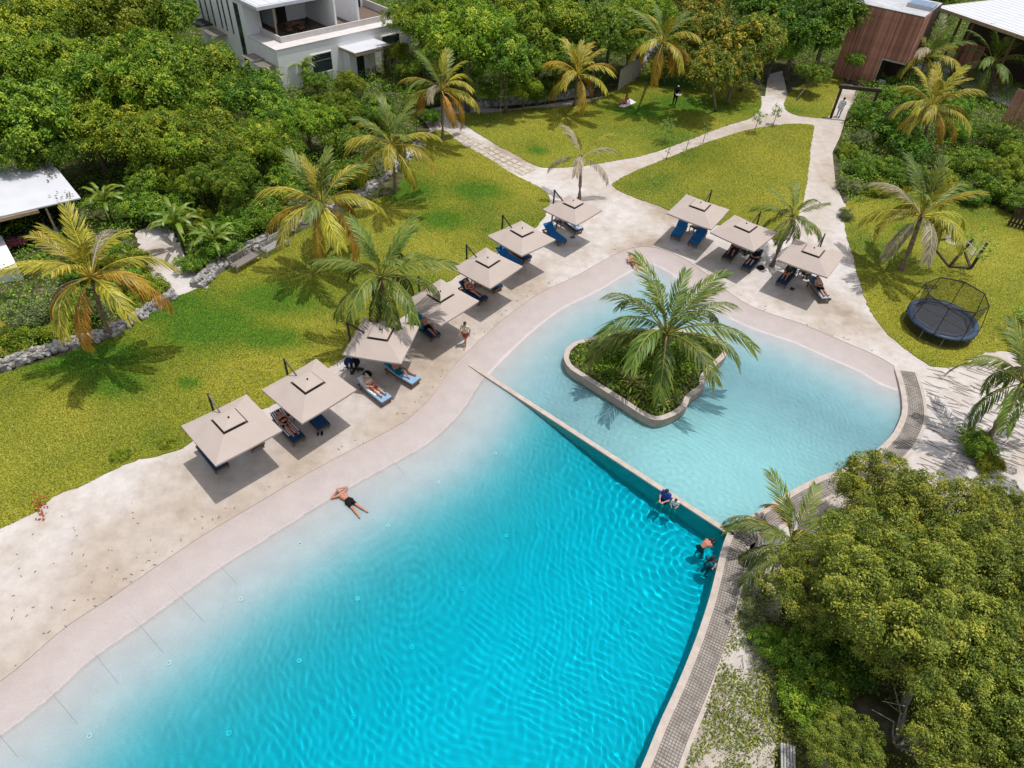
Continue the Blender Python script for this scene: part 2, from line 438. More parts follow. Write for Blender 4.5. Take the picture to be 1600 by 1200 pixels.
G1, G2 = (0.020, 0.055, 0.008), (0.105, 0.155, 0.016)
LM = {
    'feather': leaf_mat('feathery_leaves', [(0, (0.030, 0.090, 0.007)), (0.45, (0.150, 0.255, 0.013)), (1, (0.46, 0.49, 0.042))], 0.16),
    'broad': leaf_mat('broad_leaves', [(0, (0.028, 0.085, 0.010)), (0.5, (0.120, 0.240, 0.018)), (1, (0.34, 0.44, 0.040))], 0.15),
    'flush': leaf_mat('flushing_leaves', [(0, (0.035, 0.080, 0.010)), (0.52, (0.15, 0.22, 0.02)), (0.70, (0.38, 0.33, 0.035)), (1, (0.60, 0.40, 0.06))], 0.15),
    'olive': leaf_mat('olive_leaves', [(0, (0.032, 0.070, 0.011)), (0.45, (0.170, 0.225, 0.028)), (1, (0.46, 0.455, 0.06))], 0.15, var=0.12),
    'grey': leaf_mat('grey_green_leaves', [(0, (0.06, 0.105, 0.035)), (0.6, (0.20, 0.25, 0.09)), (1, (0.42, 0.44, 0.17))], 0.2),
    'lime': leaf_mat('lime_leaves', [(0, (0.07, 0.13, 0.012)), (0.6, (0.26, 0.33, 0.024)), (1, (0.52, 0.50, 0.05))], 0.25),
    'p_green': leaf_mat('palm_green', [(0, (0.028, 0.070, 0.010)), (0.55, (0.115, 0.175, 0.020)), (1, (0.30, 0.29, 0.06))], 0.15, 0.5, 0.2, 0.3),
    'p_lime': leaf_mat('palm_lime', [(0, (0.085, 0.115, 0.012)), (0.5, (0.32, 0.285, 0.022)), (1, (0.60, 0.48, 0.06))], 0.18, 0.5, 0.15, 0.3),
    'p_gold': leaf_mat('palm_gold', [(0, (0.20, 0.14, 0.015)), (0.5, (0.42, 0.23, 0.022)), (1, (0.55, 0.33, 0.06))], 0.25, 0.5, 0.15, 0.3),
    'p_dry': leaf_mat('palm_dry', [(0, (0.14, 0.12, 0.08)), (0.5, (0.30, 0.25, 0.17)), (1, (0.46, 0.40, 0.28))], 0.15, 0.7, 0.15, 0.2),
    'banana': leaf_mat('banana_leaf', [(0, (0.077, 0.140, 0.016)), (0.6, (0.168, 0.252, 0.022)), (1, (0.378, 0.378, 0.056))], 0.3, 0.4, 0.15, 0.5),
    'cordy': leaf_mat('variegated_leaf', [(0, (0.10, 0.16, 0.02)), (0.4, (0.22, 0.26, 0.04)), (1, (0.55, 0.50, 0.20))], 0.25, 0.45, 0.1),
    'blade': leaf_mat('grass_blades', [(0, (0.03, 0.075, 0.008)), (0.35, (0.13, 0.18, 0.014)), (0.68, (0.335, 0.325, 0.038)), (1, (0.52, 0.52, 0.13))], 0.2, 0.6, 0.0, 0.1),
}

def px_poly(pts, z=0.0): return [at(x, y, z) for x, y in pts]

def smooth_line(pts, step):
    """Catmull-Rom through points, resampled evenly"""
    P = [Vector(p) for p in pts]
    out = []
    for i in range(len(P) - 1):
        p0, p1, p2, p3 = P[max(i - 1, 0)], P[i], P[i + 1], P[min(i + 2, len(P) - 1)]
        n = max(2, int((p2 - p1).length / (step * 0.5)))
        for k in range(n):
            t = k / n
            out.append(0.5 * ((2 * p1) + (p2 - p0) * t + (2 * p0 - 5 * p1 + 4 * p2 - p3) * t * t + (3 * p1 - p0 - 3 * p2 + p3) * t ** 3))
    out.append(P[-1])
    res = [out[0]]; acc = 0.0
    for a, b in zip(out, out[1:]):
        acc += (b - a).length
        if acc >= step: res.append(b); acc = 0.0
    if (res[-1] - out[-1]).length > step * 0.3: res.append(out[-1])
    return res

def inside(poly, x, y):
    """vectorised even-odd test"""
    r = np.zeros(np.shape(x), bool)
    n = len(poly)
    for i in range(n):
        x1, y1 = poly[i][0], poly[i][1]; x2, y2 = poly[(i + 1) % n][0], poly[(i + 1) % n][1]
        if y1 == y2: continue
        c = ((y1 > y) != (y2 > y)) & (x < (x2 - x1) * (y - y1) / (y2 - y1) + x1)
        r ^= c
    return r

def dist_line(line, x, y):
    d = np.full(np.shape(x), 1e9)
    for a, b in zip(line, line[1:]):
        dx, dy = b[0] - a[0], b[1] - a[1]
        L = dx * dx + dy * dy + 1e-9
        t = np.clip(((x - a[0]) * dx + (y - a[1]) * dy) / L, 0, 1)
        d = np.minimum(d, np.hypot(x - a[0] - t * dx, y - a[1] - t * dy))
    return d

def sheet(name, poly, z, mat, holes=(), kind='structure', lip=0.0):
    loops = [[Vector((p[0], p[1], z)) for p in poly]] + [[Vector((p[0], p[1], z)) for p in h] for h in holes]
    tri = geometry.tessellate_polygon(loops)
    vs = [p for l in loops for p in l]
    b = MB(); b.add(vs, [t if (vs[t[1]] - vs[t[0]]).cross(vs[t[2]] - vs[t[0]]).z > 0 else t[::-1] for t in tri])
    if lip > 0:                                               # the turf's cut edge
        n = len(poly)
        area = sum(poly[i][0] * poly[(i + 1) % n][1] - poly[(i + 1) % n][0] * poly[i][1] for i in range(n))
        vv = [(p[0], p[1], z) for p in poly] + [(p[0], p[1], z - lip) for p in poly]
        ff = [((i + 1) % n, i, i + n, (i + 1) % n + n) if area < 0 else (i, (i + 1) % n, (i + 1) % n + n, i + n) for i in range(n)]
        b.add(vv, [f[::-1] for f in ff])
    o = b.obj(name, mat)
    return props(o, kind=kind)

# ================================================================== SETTING
# ------------------------------------------------------------------ pool outline (from the beach round to the tiled rim)
SHORE_PX = [(-420, 1330), (-200, 1195), (0, 1068), (100, 985), (180, 932), (260, 877), (320, 837), (383, 800), (455, 757), (517, 722), (605, 676),
            (640, 655), (675, 621), (695, 592), (715, 567), (755, 528), (800, 490), (845, 459), (900, 433), (940, 410), (975, 393), (1005, 387),
            (1037, 392), (1080, 413), (1130, 452), (1165, 476), (1200, 491), (1255, 509), (1320, 537), (1365, 556), (1396, 574)]
RIM_PX = [(1397, 580), (1405, 607), (1409, 640), (1403, 662), (1390, 685), (1362, 710), (1322, 733), (1278, 748), (1235, 770), (1190, 798),
          (1137, 832), (1125, 867), (1118, 897), (1107, 940), (1087, 1000), (1060, 1067), (1031, 1130), (1002, 1200), (955, 1295), (890, 1400)]
SHORE = smooth_line(px_poly(SHORE_PX), 0.45)
i_c = 10
RIM_A = smooth_line(px_poly(RIM_PX[:i_c + 1]), 0.45)
RIM_B = smooth_line(px_poly(RIM_PX[i_c:]), 0.45)
RIM = RIM_A + RIM_B[1:]
OUT = SHORE + RIM
DIV_A, DIV_B = at(735, 571), at(1137, 832)
DV = (DIV_B - DIV_A).normalized(); DN = Vector((-DV.y, DV.x, 0))     # towards the shallow pool
BEACH_LINE = SHORE

def sstep(a, b, t):
    t = np.clip((t - a) / (b - a), 0, 1)
    return t * t * (3 - 2 * t)

def floor_z(x, y):
    x = np.asarray(x, float); y = np.asarray(y, float)
    d = dist_line(BEACH_LINE, x, y)
    side = (x - DIV_A.x) * DN.x + (y - DIV_A.y) * DN.y
    deep = 0.083 - 0.108 * np.clip(d / 1.7, 0, 1) - 0.10 * np.clip((d - 1.7) / 3.6, 0, 1.2) - 1.36 * sstep(3.3, 11.8, d)
    shal = 0.083 - 0.098 * np.clip(d / 1.3, 0, 1) - 0.17 * sstep(1.1, 6.0, d)
    r = np.where(side > 0, shal, deep)
    return r

BIG = [(-400, -60), (400, -60), (400, 900), (-400, 900)]
sheet('ground', BIG, 0.06, MT['soil'], [OUT])
SAND_PX = [(-600, 1500), (-420, 800), (-150, 640), (0, 592), (100, 560), (180, 530), (270, 470), (350, 430), (430, 385), (520, 350), (600, 325), (640, 270),
           (650, 235), (672, 205), (655, 176), (690, 168), (800, 172), (960, 150), (1060, 130), (1160, 150), (1195, 152), (1200, 118), (1222, 112), (1230, 150),
           (1300, 152), (1312, 130), (1345, 138), (1322, 180), (1312, 215), (1300, 240), (1305, 290), (1318, 320), (1400, 330), (1600, 350), (1800, 420),
           (1900, 800), (1800, 1100), (1500, 1400), (1000, 1600), (900, 1480)]
# the sand runs along the pool outline on its inner side, so that sheet and outline share one edge
SAND = [p for p in px_poly(SAND_PX)]
def trodden(x, y):
    d = dist_line(SHORE, x, y)
    left = 1 / (1 + np.exp((x - 1.0) / 1.5))
    pd = np.minimum(dist_line(px_poly([(890, 275), (950, 270), (1020, 250), (1100, 222), (1200, 190), (1320, 180)]), x, y), dist_line(px_poly([(1290, 190), (1288, 290), (1276, 345)]), x, y))
    walk = 0.55 * np.exp(-(pd / 1.6) ** 2)
    return walk + (1 - walk) * np.exp(-((d - 0.8) / 2.6) ** 2) * (0.25 + 0.65 * left) * (0.75 + 0.25 * np.sin(1.1 * x + np.sin(.9 * y)))
def sand_sheet():
    poly = SAND + [Vector((RIM[-1].x, RIM[-1].y - 0.6, 0)), ] + list(reversed(OUT)) + [Vector((SHORE[0].x - 0.6, SHORE[0].y - 0.5, 0))]
    return fine_sheet('sand', poly, GZ, MT['sand'], 'trodden', trodden, 0.8)
CLEAR_PX = [(214, 366), (236, 354), (262, 356), (278, 378), (288, 402), (302, 428), (312, 452), (275, 468), (252, 448), (238, 428), (222, 400)]
rc_ = random.Random(3)
sheet('sand_clearing', [p + Vector((rc_.uniform(-.16, .16), rc_.uniform(-.16, .16), 0)) for p in smooth_line(px_poly(CLEAR_PX + [CLEAR_PX[0]]), 0.3)[:-1]], 0.085, MT['sand'])

# pool floor: the outline filled with a fine grid that follows the depth
def pool_floor():
    pts = []
    loop = [Vector((p.x, p.y)) for p in OUT]
    n = len(loop)
    vs = list(loop)
    es = [(i, (i + 1) % n) for i in range(n)]
    xs = [p.x for p in OUT]; ys = [p.y for p in OUT]
    gx, gy = np.meshgrid(np.arange(min(xs), max(xs), 0.5), np.arange(min(ys), max(ys), 0.5))
    gx, gy = gx.ravel(), gy.ravel()
    side = np.abs((gx - DIV_A.x) * DN.x + (gy - DIV_A.y) * DN.y)
    ok = inside(OUT, gx, gy) & (dist_line(OUT, gx, gy) > 0.2) & (side > 0.3)
    vs += [Vector((a, b)) for a, b in zip(gx[ok], gy[ok])]
    L = (DIV_B - DIV_A).length
    for s in (0.1, -0.1):                                   # the step under the dividing wall
        k0 = len(vs)
        m = int(L / 0.5)
        for k in range(m):
            q = DIV_A + DV * (0.3 + (L - 0.6) * k / (m - 1)) + DN * s
            vs.append(Vector((q.x, q.y)))
            if k: es.append((k0 + k - 1, k0 + k))
    r = geometry.delaunay_2d_cdt(vs, es, [], 1, 1e-5)
    V = np.array([(p.x, p.y) for p in r[0]])
    z = floor_z(V[:, 0], V[:, 1])
    F = [f for f in r[2]]
    me = bpy.data.meshes.new('pool_floor')
    me.from_pydata([(a, b, c) for (a, b), c in zip(V, z)], [], F)
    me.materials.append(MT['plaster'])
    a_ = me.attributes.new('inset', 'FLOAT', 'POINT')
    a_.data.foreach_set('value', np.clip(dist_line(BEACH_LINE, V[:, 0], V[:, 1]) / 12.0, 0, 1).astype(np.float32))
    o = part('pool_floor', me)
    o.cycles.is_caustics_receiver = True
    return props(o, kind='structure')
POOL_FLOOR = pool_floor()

# water: waves as real relief; what it swallows grows with the depth below
def water_mat():
    m = bpy.data.materials.new('pool_water'); m.use_nodes = True
    nt = m.node_tree; nt.nodes.clear()
    out = nt.nodes.new('ShaderNodeOutputMaterial')
    g = nt.nodes.new('ShaderNodeBsdfGlass'); g.inputs['Roughness'].default_value = 0.0; g.inputs['IOR'].default_value = 1.33
    a = nt.nodes.new('ShaderNodeAttribute'); a.attribute_name = 'depth'
    comb = nt.nodes.new('ShaderNodeCombineColor')
    for i, k in enumerate(WATER_ABS):                       # exp(-k * depth) for red, green, blue
        mu = nt.nodes.new('ShaderNodeMath'); mu.operation = 'MULTIPLY'; mu.inputs[1].default_value = -k
        ex = nt.nodes.new('ShaderNodeMath'); ex.operation = 'EXPONENT'
        nt.links.new(a.outputs['Fac'], mu.inputs[0]); nt.links.new(mu.outputs[0], ex.inputs[0]); nt.links.new(ex.outputs[0], comb.inputs[i])
    nt.links.new(comb.outputs[0], g.inputs['Color'])
    nt.links.new(g.outputs[0], out.inputs['Surface'])
    return m
WATER_ABS = (2.0, 0.10, 0.012)
SWIM_PX = [(1045, 785, 1.0), (1097, 852, 1.1), (1108, 882, 1.0), (548, 788, 1.6), (1052, 716, 1.1), (985, 412, 0.8), (1230, 640, 0.7), (952, 672, 0.6), (640, 905, 0.8)]

def water():
    xs = [p.x for p in OUT]; ys = [p.y for p in OUT]
    st = 0.06
    X = np.arange(min(xs) - 0.2, max(xs) + 0.3, st); Y = np.arange(max(min(ys), 5.0), max(ys) + 0.2, st)
    gx, gy = np.meshgrid(X, Y)
    rng = np.random.RandomState(3)
    side_ = (gx - DIV_A.x) * DN.x + (gy - DIV_A.y) * DN.y
    z = np.zeros_like(gx)
    # warp, so that crests wander
    wx = 0.5 * np.sin(0.55 * gx + 0.3 * gy) + 0.28 * np.sin(1.3 * gy - 0.7 * gx + 1.0) + 0.10 * np.sin(2.9 * gx + 2.1 * gy) + 0.07 * np.sin(4.1 * gy - 3.3 * gx)
    wy = 0.5 * np.sin(0.48 * gy - 0.35 * gx + 2.0) + 0.28 * np.sin(1.1 * gx + 0.9 * gy) + 0.10 * np.sin(2.6 * gy - 1.9 * gx) + 0.07 * np.sin(3.7 * gx + 4.4 * gy)
    for k in range(14):
        th = radians(200 + rng.normal(0, 48)); lam = rng.uniform(0.38, 1.25)
        kk = 2 * pi / lam
        env = np.clip(0.5 + 0.5 * np.sin(0.33 * gx * cos(k) + 0.33 * gy * sin(k) + k * 1.7 + 1.2 * np.sin(0.21 * gy - .17 * gx + k)), 0, 1) ** 2.2
        z += 0.0019 * lam * env * np.sin(kk * (cos(th) * (gx + wx) + sin(th) * (gy + wy)) + rng.uniform(0, 6))
    for k in range(9):                                      # short wind ripples
        th = radians(215 + rng.normal(0, 24)); lam = rng.uniform(0.24, 0.42)
        kk = 2 * pi / lam
        env = np.clip(0.4 + 0.6 * np.sin(0.5 * gx * cos(2 * k) + 0.5 * gy * sin(2 * k) + k * 2.3), 0, 1)
        z += 0.0016 * env * (1 + 1.6 * (side_ > 0)) * np.sin(kk * (cos(th) * (gx + .5 * wx) + sin(th) * (gy + .5 * wy)) + rng.uniform(0, 6))
    for px, py, s in SWIM_PX:
        p = at(px, py)
        r = np.hypot(gx - p.x, gy - p.y) + 0.25 * wx
        z += 0.0058 * s * np.sin(2 * pi * r / 0.40) * np.exp(-r / 2.8) * np.clip(r / 0.5, 0, 1)
    d = np.maximum(0.0, -floor_z(gx, gy))
    z *= np.clip(0.15 + d / 0.2, 0.15, 1.0)
    cx = (gx[:-1, :-1] + st / 2).ravel(); cy = (gy[:-1, :-1] + st / 2).ravel()
    fz = floor_z(cx, cy)
    keep = ((inside(OUT, cx, cy)) | (dist_line(RIM, cx, cy) < 0.13)) & (fz < -0.028)
    ny, nx = gx.shape
    I = (np.arange(ny - 1)[:, None] * nx + np.arange(nx - 1)[None, :]).ravel()[keep]
    F = np.stack([I, I + 1, I + nx + 1, I + nx], 1)
    used, inv = np.unique(F, return_inverse=True)
    V = np.stack([gx.ravel(), gy.ravel(), z.ravel()], 1)[used]
    me = np_mesh('water', V, inv.reshape(F.shape), water_mat(), smooth=True)
    at_ = me.attributes.new('depth', 'FLOAT', 'POINT')
    at_.data.foreach_set('value', d.ravel()[used].astype(np.float32))
    o = part('water', me)
    o.cycles.is_caustics_caster = True
    return props(o, kind='structure')
WATER = water()

def ribbon(line, off0, off1, z0, z1, close=False, side=1):
    """solid band that runs beside a line, between two offsets to its outer side"""
    n = len(line)
    N = []
    for i, p in enumerate(line):
        d = (line[min(i + 1, n - 1)] - line[max(i - 1, 0)])
        if close: d = line[(i + 1) % n] - line[i - 1]
        d.z = 0; d.normalize()
        N.append(Vector((-d.y, d.x, 0)) * side)
    b = MB(); vs = []
    for p, q in zip(line, N):
        a, c = p + q * off0, p + q * off1
        vs += [(a.x, a.y, z0), (c.x, c.y, z0), (c.x, c.y, z1), (a.x, a.y, z1)]
    fs = []
    m = n if close else n - 1
    for i in range(m):
        o, e = i * 4, ((i + 1) % n) * 4
        for k in range(4):
            l = (k + 1) % 4
            fs.append((o + k, e + k, e + l, o + l) if side > 0 else (o + l, e + l, e + k, o + k))
    if not close:
        fs += [(0, 1, 2, 3), ((n - 1) * 4 + 3, (n - 1) * 4 + 2, (n - 1) * 4 + 1, (n - 1) * 4)]
    b.add(vs, fs)
    return b, N

# dividing wall between the deep and the shallow pool
b = MB()
L = (DIV_B - DIV_A).length
mid = (DIV_A + DIV_B) / 2 - DV * 0.02
b.box((mid.x, mid.y, -0.82), (L, 0.27, 1.80), rz=atan2(DV.y, DV.x))
dw = b.obj('dividing_wall', MT['coping'], bevel=0.015)
props(dw, 'straight low wall topped with pale stone parting deep turquoise water from shallow water', 'wall')
dw.cycles.is_caustics_receiver = True

# rim walk: coping, mosaic band, outer kerb
rim = thing('rim_walkway', 'curved pale stone rim with a grey mosaic walkway round the right edge of the pool', 'walkway')
for line, nm in ((RIM_A, 'a'), (RIM_B, 'b')):
    bb, _ = ribbon(line, -0.02, 0.26, -1.75, 0.135, side=1)
    o = bb.obj('coping', MT['coping'], rim); o.cycles.is_caustics_receiver = True
    bb, _ = ribbon(line, 0.262, 1.03, -0.2, 0.105, side=1); bb.obj('walk_bed', MT['grout'], rim)
    bb, _ = ribbon(line, 1.032, 1.2, -0.2, 0.15, side=1); bb.obj('kerb', MT['coping'], rim)
def mosaic(lines):
    V = []; F = []
    rng = random.Random(4)
    for line in lines:
        fine = smooth_line(line, 0.108)
        n = len(fine)
        for i in range(n - 1):
            p = fine[i]; d = (fine[min(i + 1, n - 1)] - fine[max(i - 1, 0)]); d.z = 0; d.normalize()
            q = Vector((-d.y, d.x, 0))
            for k in range(7):
                c = p + q * (0.262 + 0.055 + k * 0.1097)
                h = 0.113 + rng.uniform(0, 0.006)
                a, e = 0.046, 0.0455
                o = len(V)
                for z, s in ((0.10, 1.0), (h, 0.93)):
                    for i1, j1 in ((-1, -1), (1, -1), (1, 1), (-1, 1)):
                        w_ = c + d * i1 * e * s + q * j1 * a * s
                        V.append((w_.x, w_.y, z))
                F += [(o + 4, o + 5, o + 6, o + 7)] + [(o + t, o + (t + 1) % 4, o + 4 + (t + 1) % 4, o + 4 + t) for t in range(4)]
    me = bpy.data.meshes.new('mosaic'); me.from_pydata(V, [], F); me.materials.append(MT['tile'])
    o = part('mosaic', me, None, rim); o['kind'] = 'stuff'
mosaic((RIM_A, RIM_B))

# joints in the pale beach plaster
for px0, px1 in (((0, 1150), (28, 1183)), ((70, 1070), (120, 1130)), ((145, 1018), (185, 1068)), ((200, 955), (255, 1020)), ((262, 912), (318, 970)), ((340, 880), (370, 912)), ((600, 705), (632, 740))):
    a, c = at(*px0), at(*px1)
    v = []
    nn = Vector((-(c - a).y, (c - a).x, 0)).normalized() * 0.008
    for t in np.linspace(0, 1, 8):
        p = a.lerp(c, t); z = float(floor_z(p.x, p.y)) + 0.006
        v += [(p.x + nn.x, p.y + nn.y, z), (p.x - nn.x, p.y - nn.y, z)]
    q = MB(); q.add(v, [(2 * i, 2 * i + 1, 2 * i + 3, 2 * i + 2) for i in range(7)])
    j_ = part('expansion_joint', q.mesh('expansion_joint', MT['coping_joint']), None, POOL_FLOOR); j_.cycles.is_caustics_receiver = True

# ------------------------------------------------------------------ lawns
LAWN_L = [(-260, 960), (0, 829), (50, 806), (90, 776), (140, 757), (170, 741), (215, 722), (260, 712), (292, 699), (330, 672), (400, 645), (440, 628), (500, 586), (540, 560),
          (575, 530), (630, 497), (680, 456), (720, 430), (765, 402), (810, 375), (842, 352), (858, 322), (850, 300), (800, 273), (760, 248), (720, 226), (695, 206),
          (672, 210), (652, 232), (636, 262), (618, 300), (575, 318), (520, 345), (480, 360), (432, 386), (350, 428), (305, 455), (270, 470), (190, 515), (100, 557), (0, 588), (-180, 640), (-330, 800)]
LAWN_C = [(704, 182), (735, 178), (770, 178), (820, 172), (880, 168), (920, 160), (955, 146), (985, 112), (1008, 82), (1030, 92), (1060, 112), (1120, 118), (1170, 128), (1187, 150), (1188, 170), (1172, 186),
          (1130, 200), (1085, 217), (1040, 234), (1000, 246), (955, 254), (905, 262), (860, 264), (836, 260), (800, 241), (765, 222), (738, 205)]
LAWN_R = [(956, 291), (972, 279), (1000, 266), (1040, 250), (1085, 232), (1130, 216), (1165, 206), (1215, 197), (1262, 196), (1271, 203), (1266, 235), (1262, 275), (1256, 310), (1244, 345), (1228, 372), (1214, 378),
          (1180, 366), (1140, 356), (1100, 352), (1060, 338), (1030, 324), (1000, 314), (970, 302)]
LAWN_B = [(1229, 150), (1225, 168), (1238, 180), (1268, 185), (1294, 184), (1304, 160), (1318, 128), (1300, 118), (1260, 130)]
LAWN_E = [(1316, 340), (1322, 372), (1330, 395), (1337, 425), (1345, 452), (1360, 490), (1384, 522), (1414, 548), (1440, 567), (1462, 576), (1500, 573), (1522, 560), (1548, 552), (1600, 556), (1760, 600), (1800, 420), (1700, 380), (1600, 345), (1540, 320), (1470, 305), (1390, 300), (1330, 312)]
rgl = random.Random(11)
def ragged(pts):
    P = smooth_line(px_poly(pts + [pts[0]]), 0.22)[:-1]
    return [p + Vector((rgl.uniform(-1, 1), rgl.uniform(-1, 1), 0)) * 0.055 for p in P]
def fine_sheet(name, poly, z, mat, attr, fn, step=0.6, lip=0.0):
    loop = [Vector((p.x, p.y)) for p in poly]; n = len(loop)
    xs = [p.x for p in poly]; ys = [p.y for p in poly]
    gx, gy = np.meshgrid(np.arange(min(xs), max(xs), step), np.arange(min(ys), max(ys), step)); gx, gy = gx.ravel(), gy.ravel()
    ok = inside(poly, gx, gy)
    gx, gy = gx[ok], gy[ok]
    ok = dist_line(list(poly) + [poly[0]], gx, gy) > 0.12
    r = geometry.delaunay_2d_cdt(loop + [Vector((a, b)) for a, b in zip(gx[ok], gy[ok])], [(i, (i + 1) % n) for i in range(n)], [], 1, 1e-5)
    V = np.array([(p.x, p.y) for p in r[0]])
    me = bpy.data.meshes.new(name)
    vv = [(a, b, z) for a, b in V]; ff = [tuple(f) for f in r[2]]
    if lip:
        k = len(vv)
        area = sum(poly[i].x * poly[(i + 1) % n].y - poly[(i + 1) % n].x * poly[i].y for i in range(n))
        vv += [(p.x, p.y, z) for p in poly] + [(p.x, p.y, z - lip) for p in poly]
        ff += [(k + i, k + (i + 1) % n, k + n + (i + 1) % n, k + n + i)[::-1 if area > 0 else 1] for i in range(n)]
    me.from_pydata(vv, [], ff); me.materials.append(mat)
    A_ = np.array(vv)
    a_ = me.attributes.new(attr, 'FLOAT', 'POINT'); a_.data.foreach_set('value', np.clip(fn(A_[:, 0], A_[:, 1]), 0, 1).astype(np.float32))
    return props(part(name, me), kind='structure')
GREEN_SPOTS = [(at(330, 510), 3.4, 2.6), (at(430, 470), 3.5, 2.0), (at(745, 300), 2.6, 1.6), (at(640, 300), 2.5, 2.2), (at(250, 480), 4, 2), (at(180, 600), 2.0, 1.2), (at(1000, 175), 3.5, 2), (at(1080, 165), 5, 2.5), (at(840, 238), 0.9, 0.8), (at(1415, 362), 0.8, 0.5), (at(130, 560), 4.5, 2), (at(1060, 130), 4, 2.5), (at(296, 600), .7, .6), (at(420, 530), 2.5, 1.2), (at(690, 345), 2.0, 1.6)]  # oval spots where turf and blades are greener
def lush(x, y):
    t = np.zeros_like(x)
    for p, a, b in GREEN_SPOTS: t = np.maximum(t, np.exp(-((x - p.x) / a) ** 2 - ((y - p.y) / b) ** 2))
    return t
sand_sheet()
LAWNS = [ragged(q) for q in (LAWN_L, LAWN_C, LAWN_R, LAWN_B, LAWN_E)]
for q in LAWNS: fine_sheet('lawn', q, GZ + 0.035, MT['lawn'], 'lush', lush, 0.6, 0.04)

def grass(name, poly, dens, z, hmin, hmax, wid, mat, seed, label, tonescale=0.12):
    rng = np.random.RandomState(seed)
    xs = np.array([p[0] for p in poly]); ys = np.array([p[1] for p in poly])
    x0, x1, y0, y1 = xs.min(), xs.max(), ys.min(), ys.max()
    n = int((x1 - x0) * (y1 - y0) * dens)
    x = rng.uniform(x0, x1, n); y = rng.uniform(y0, y1, n)
    ok = np.zeros(n, bool)
    for i in range(0, n, 60000): ok[i:i + 60000] = inside(poly, x[i:i + 60000], y[i:i + 60000])
    x, y = x[ok], y[ok]; n = len(x)
    a = rng.uniform(0, 2 * pi, n); ln = rng.uniform(0.05, 0.13, n); h = rng.uniform(hmin, hmax, n)
    wd = wid * rng.uniform(0.6, 1.4, n)
    V = np.zeros((n, 3, 3), np.float32)
    V[:, 0] = np.stack([x - np.sin(a) * wd, y + np.cos(a) * wd, np.full(n, z)], 1)
    V[:, 1] = np.stack([x + np.sin(a) * wd, y - np.cos(a) * wd, np.full(n, z)], 1)
    V[:, 2] = np.stack([x + np.cos(a) * ln, y + np.sin(a) * ln, z + h], 1)
    big = np.sin(0.31 * x + 1.3 * np.sin(0.17 * y)) * np.sin(0.27 * y + 1.1 * np.sin(0.23 * x + 2))
    tone = np.clip(0.54 + 0.17 * big + rng.normal(0, 0.31, n), 0, 1)
    if callable(tonescale): tone = np.clip(tone + tonescale(x, y), 0, 1)
    F = np.arange(n * 3).reshape(n, 3)
    me = np_mesh(name, V.reshape(-1, 3), F, mat, tone)
    return props(part(name, me), label, 'grass', kind='stuff')
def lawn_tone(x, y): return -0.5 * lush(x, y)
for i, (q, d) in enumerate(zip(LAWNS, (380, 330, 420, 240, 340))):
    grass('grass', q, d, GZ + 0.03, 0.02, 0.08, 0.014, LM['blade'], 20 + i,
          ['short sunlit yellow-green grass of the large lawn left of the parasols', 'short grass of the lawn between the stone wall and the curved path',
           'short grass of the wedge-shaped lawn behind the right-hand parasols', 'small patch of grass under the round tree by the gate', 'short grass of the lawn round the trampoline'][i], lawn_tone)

# ------------------------------------------------------------------ stone path: every slab a piece of it
path = thing('paved_path', 'path of pale square stone slabs crossing from the trees to the sand', 'path', at(740, 220, GZ))
pl = smooth_line(px_poly([(664, 178), (690, 196), (720, 214), (752, 231), (786, 250), (822, 268)], GZ), 0.62)
slab = []
for k in range(4):
    q = MB(); r_ = random.Random(k)
    n = 6
    pts = [(cx + r_.uniform(-.03, .03), cy + r_.uniform(-.03, .03)) for cx, cy in ((-.26, -.2), (0, -.22), (.26, -.2), (.26, .2), (0, .22), (-.26, .2))]
    q.prism(pts, -0.03, 0.035)
    slab.append(q.mesh('stone_slab', MT['paver'], bevel=0.012))
for i, p in enumerate(pl):
    d = (pl[min(i + 1, len(pl) - 1)] - pl[max(i - 1, 0)]); a = atan2(d.y, d.x)
    for k in (-1, 0, 1):
        if random.random() < 0.06: continue
        q = p + Vector((-sin(a), cos(a), 0)) * k * 0.52 + Vector((random.uniform(-.04, .04), random.uniform(-.04, .04), random.uniform(-.008, .012)))
        part('stone_slab', slab[random.randrange(4)], None, path, q - path.location, (random.uniform(-.02, .02), random.uniform(-.02, .02), a + random.uniform(-.06, .06)), (random.uniform(.9, 1.05), random.uniform(.95, 1.1), 1))

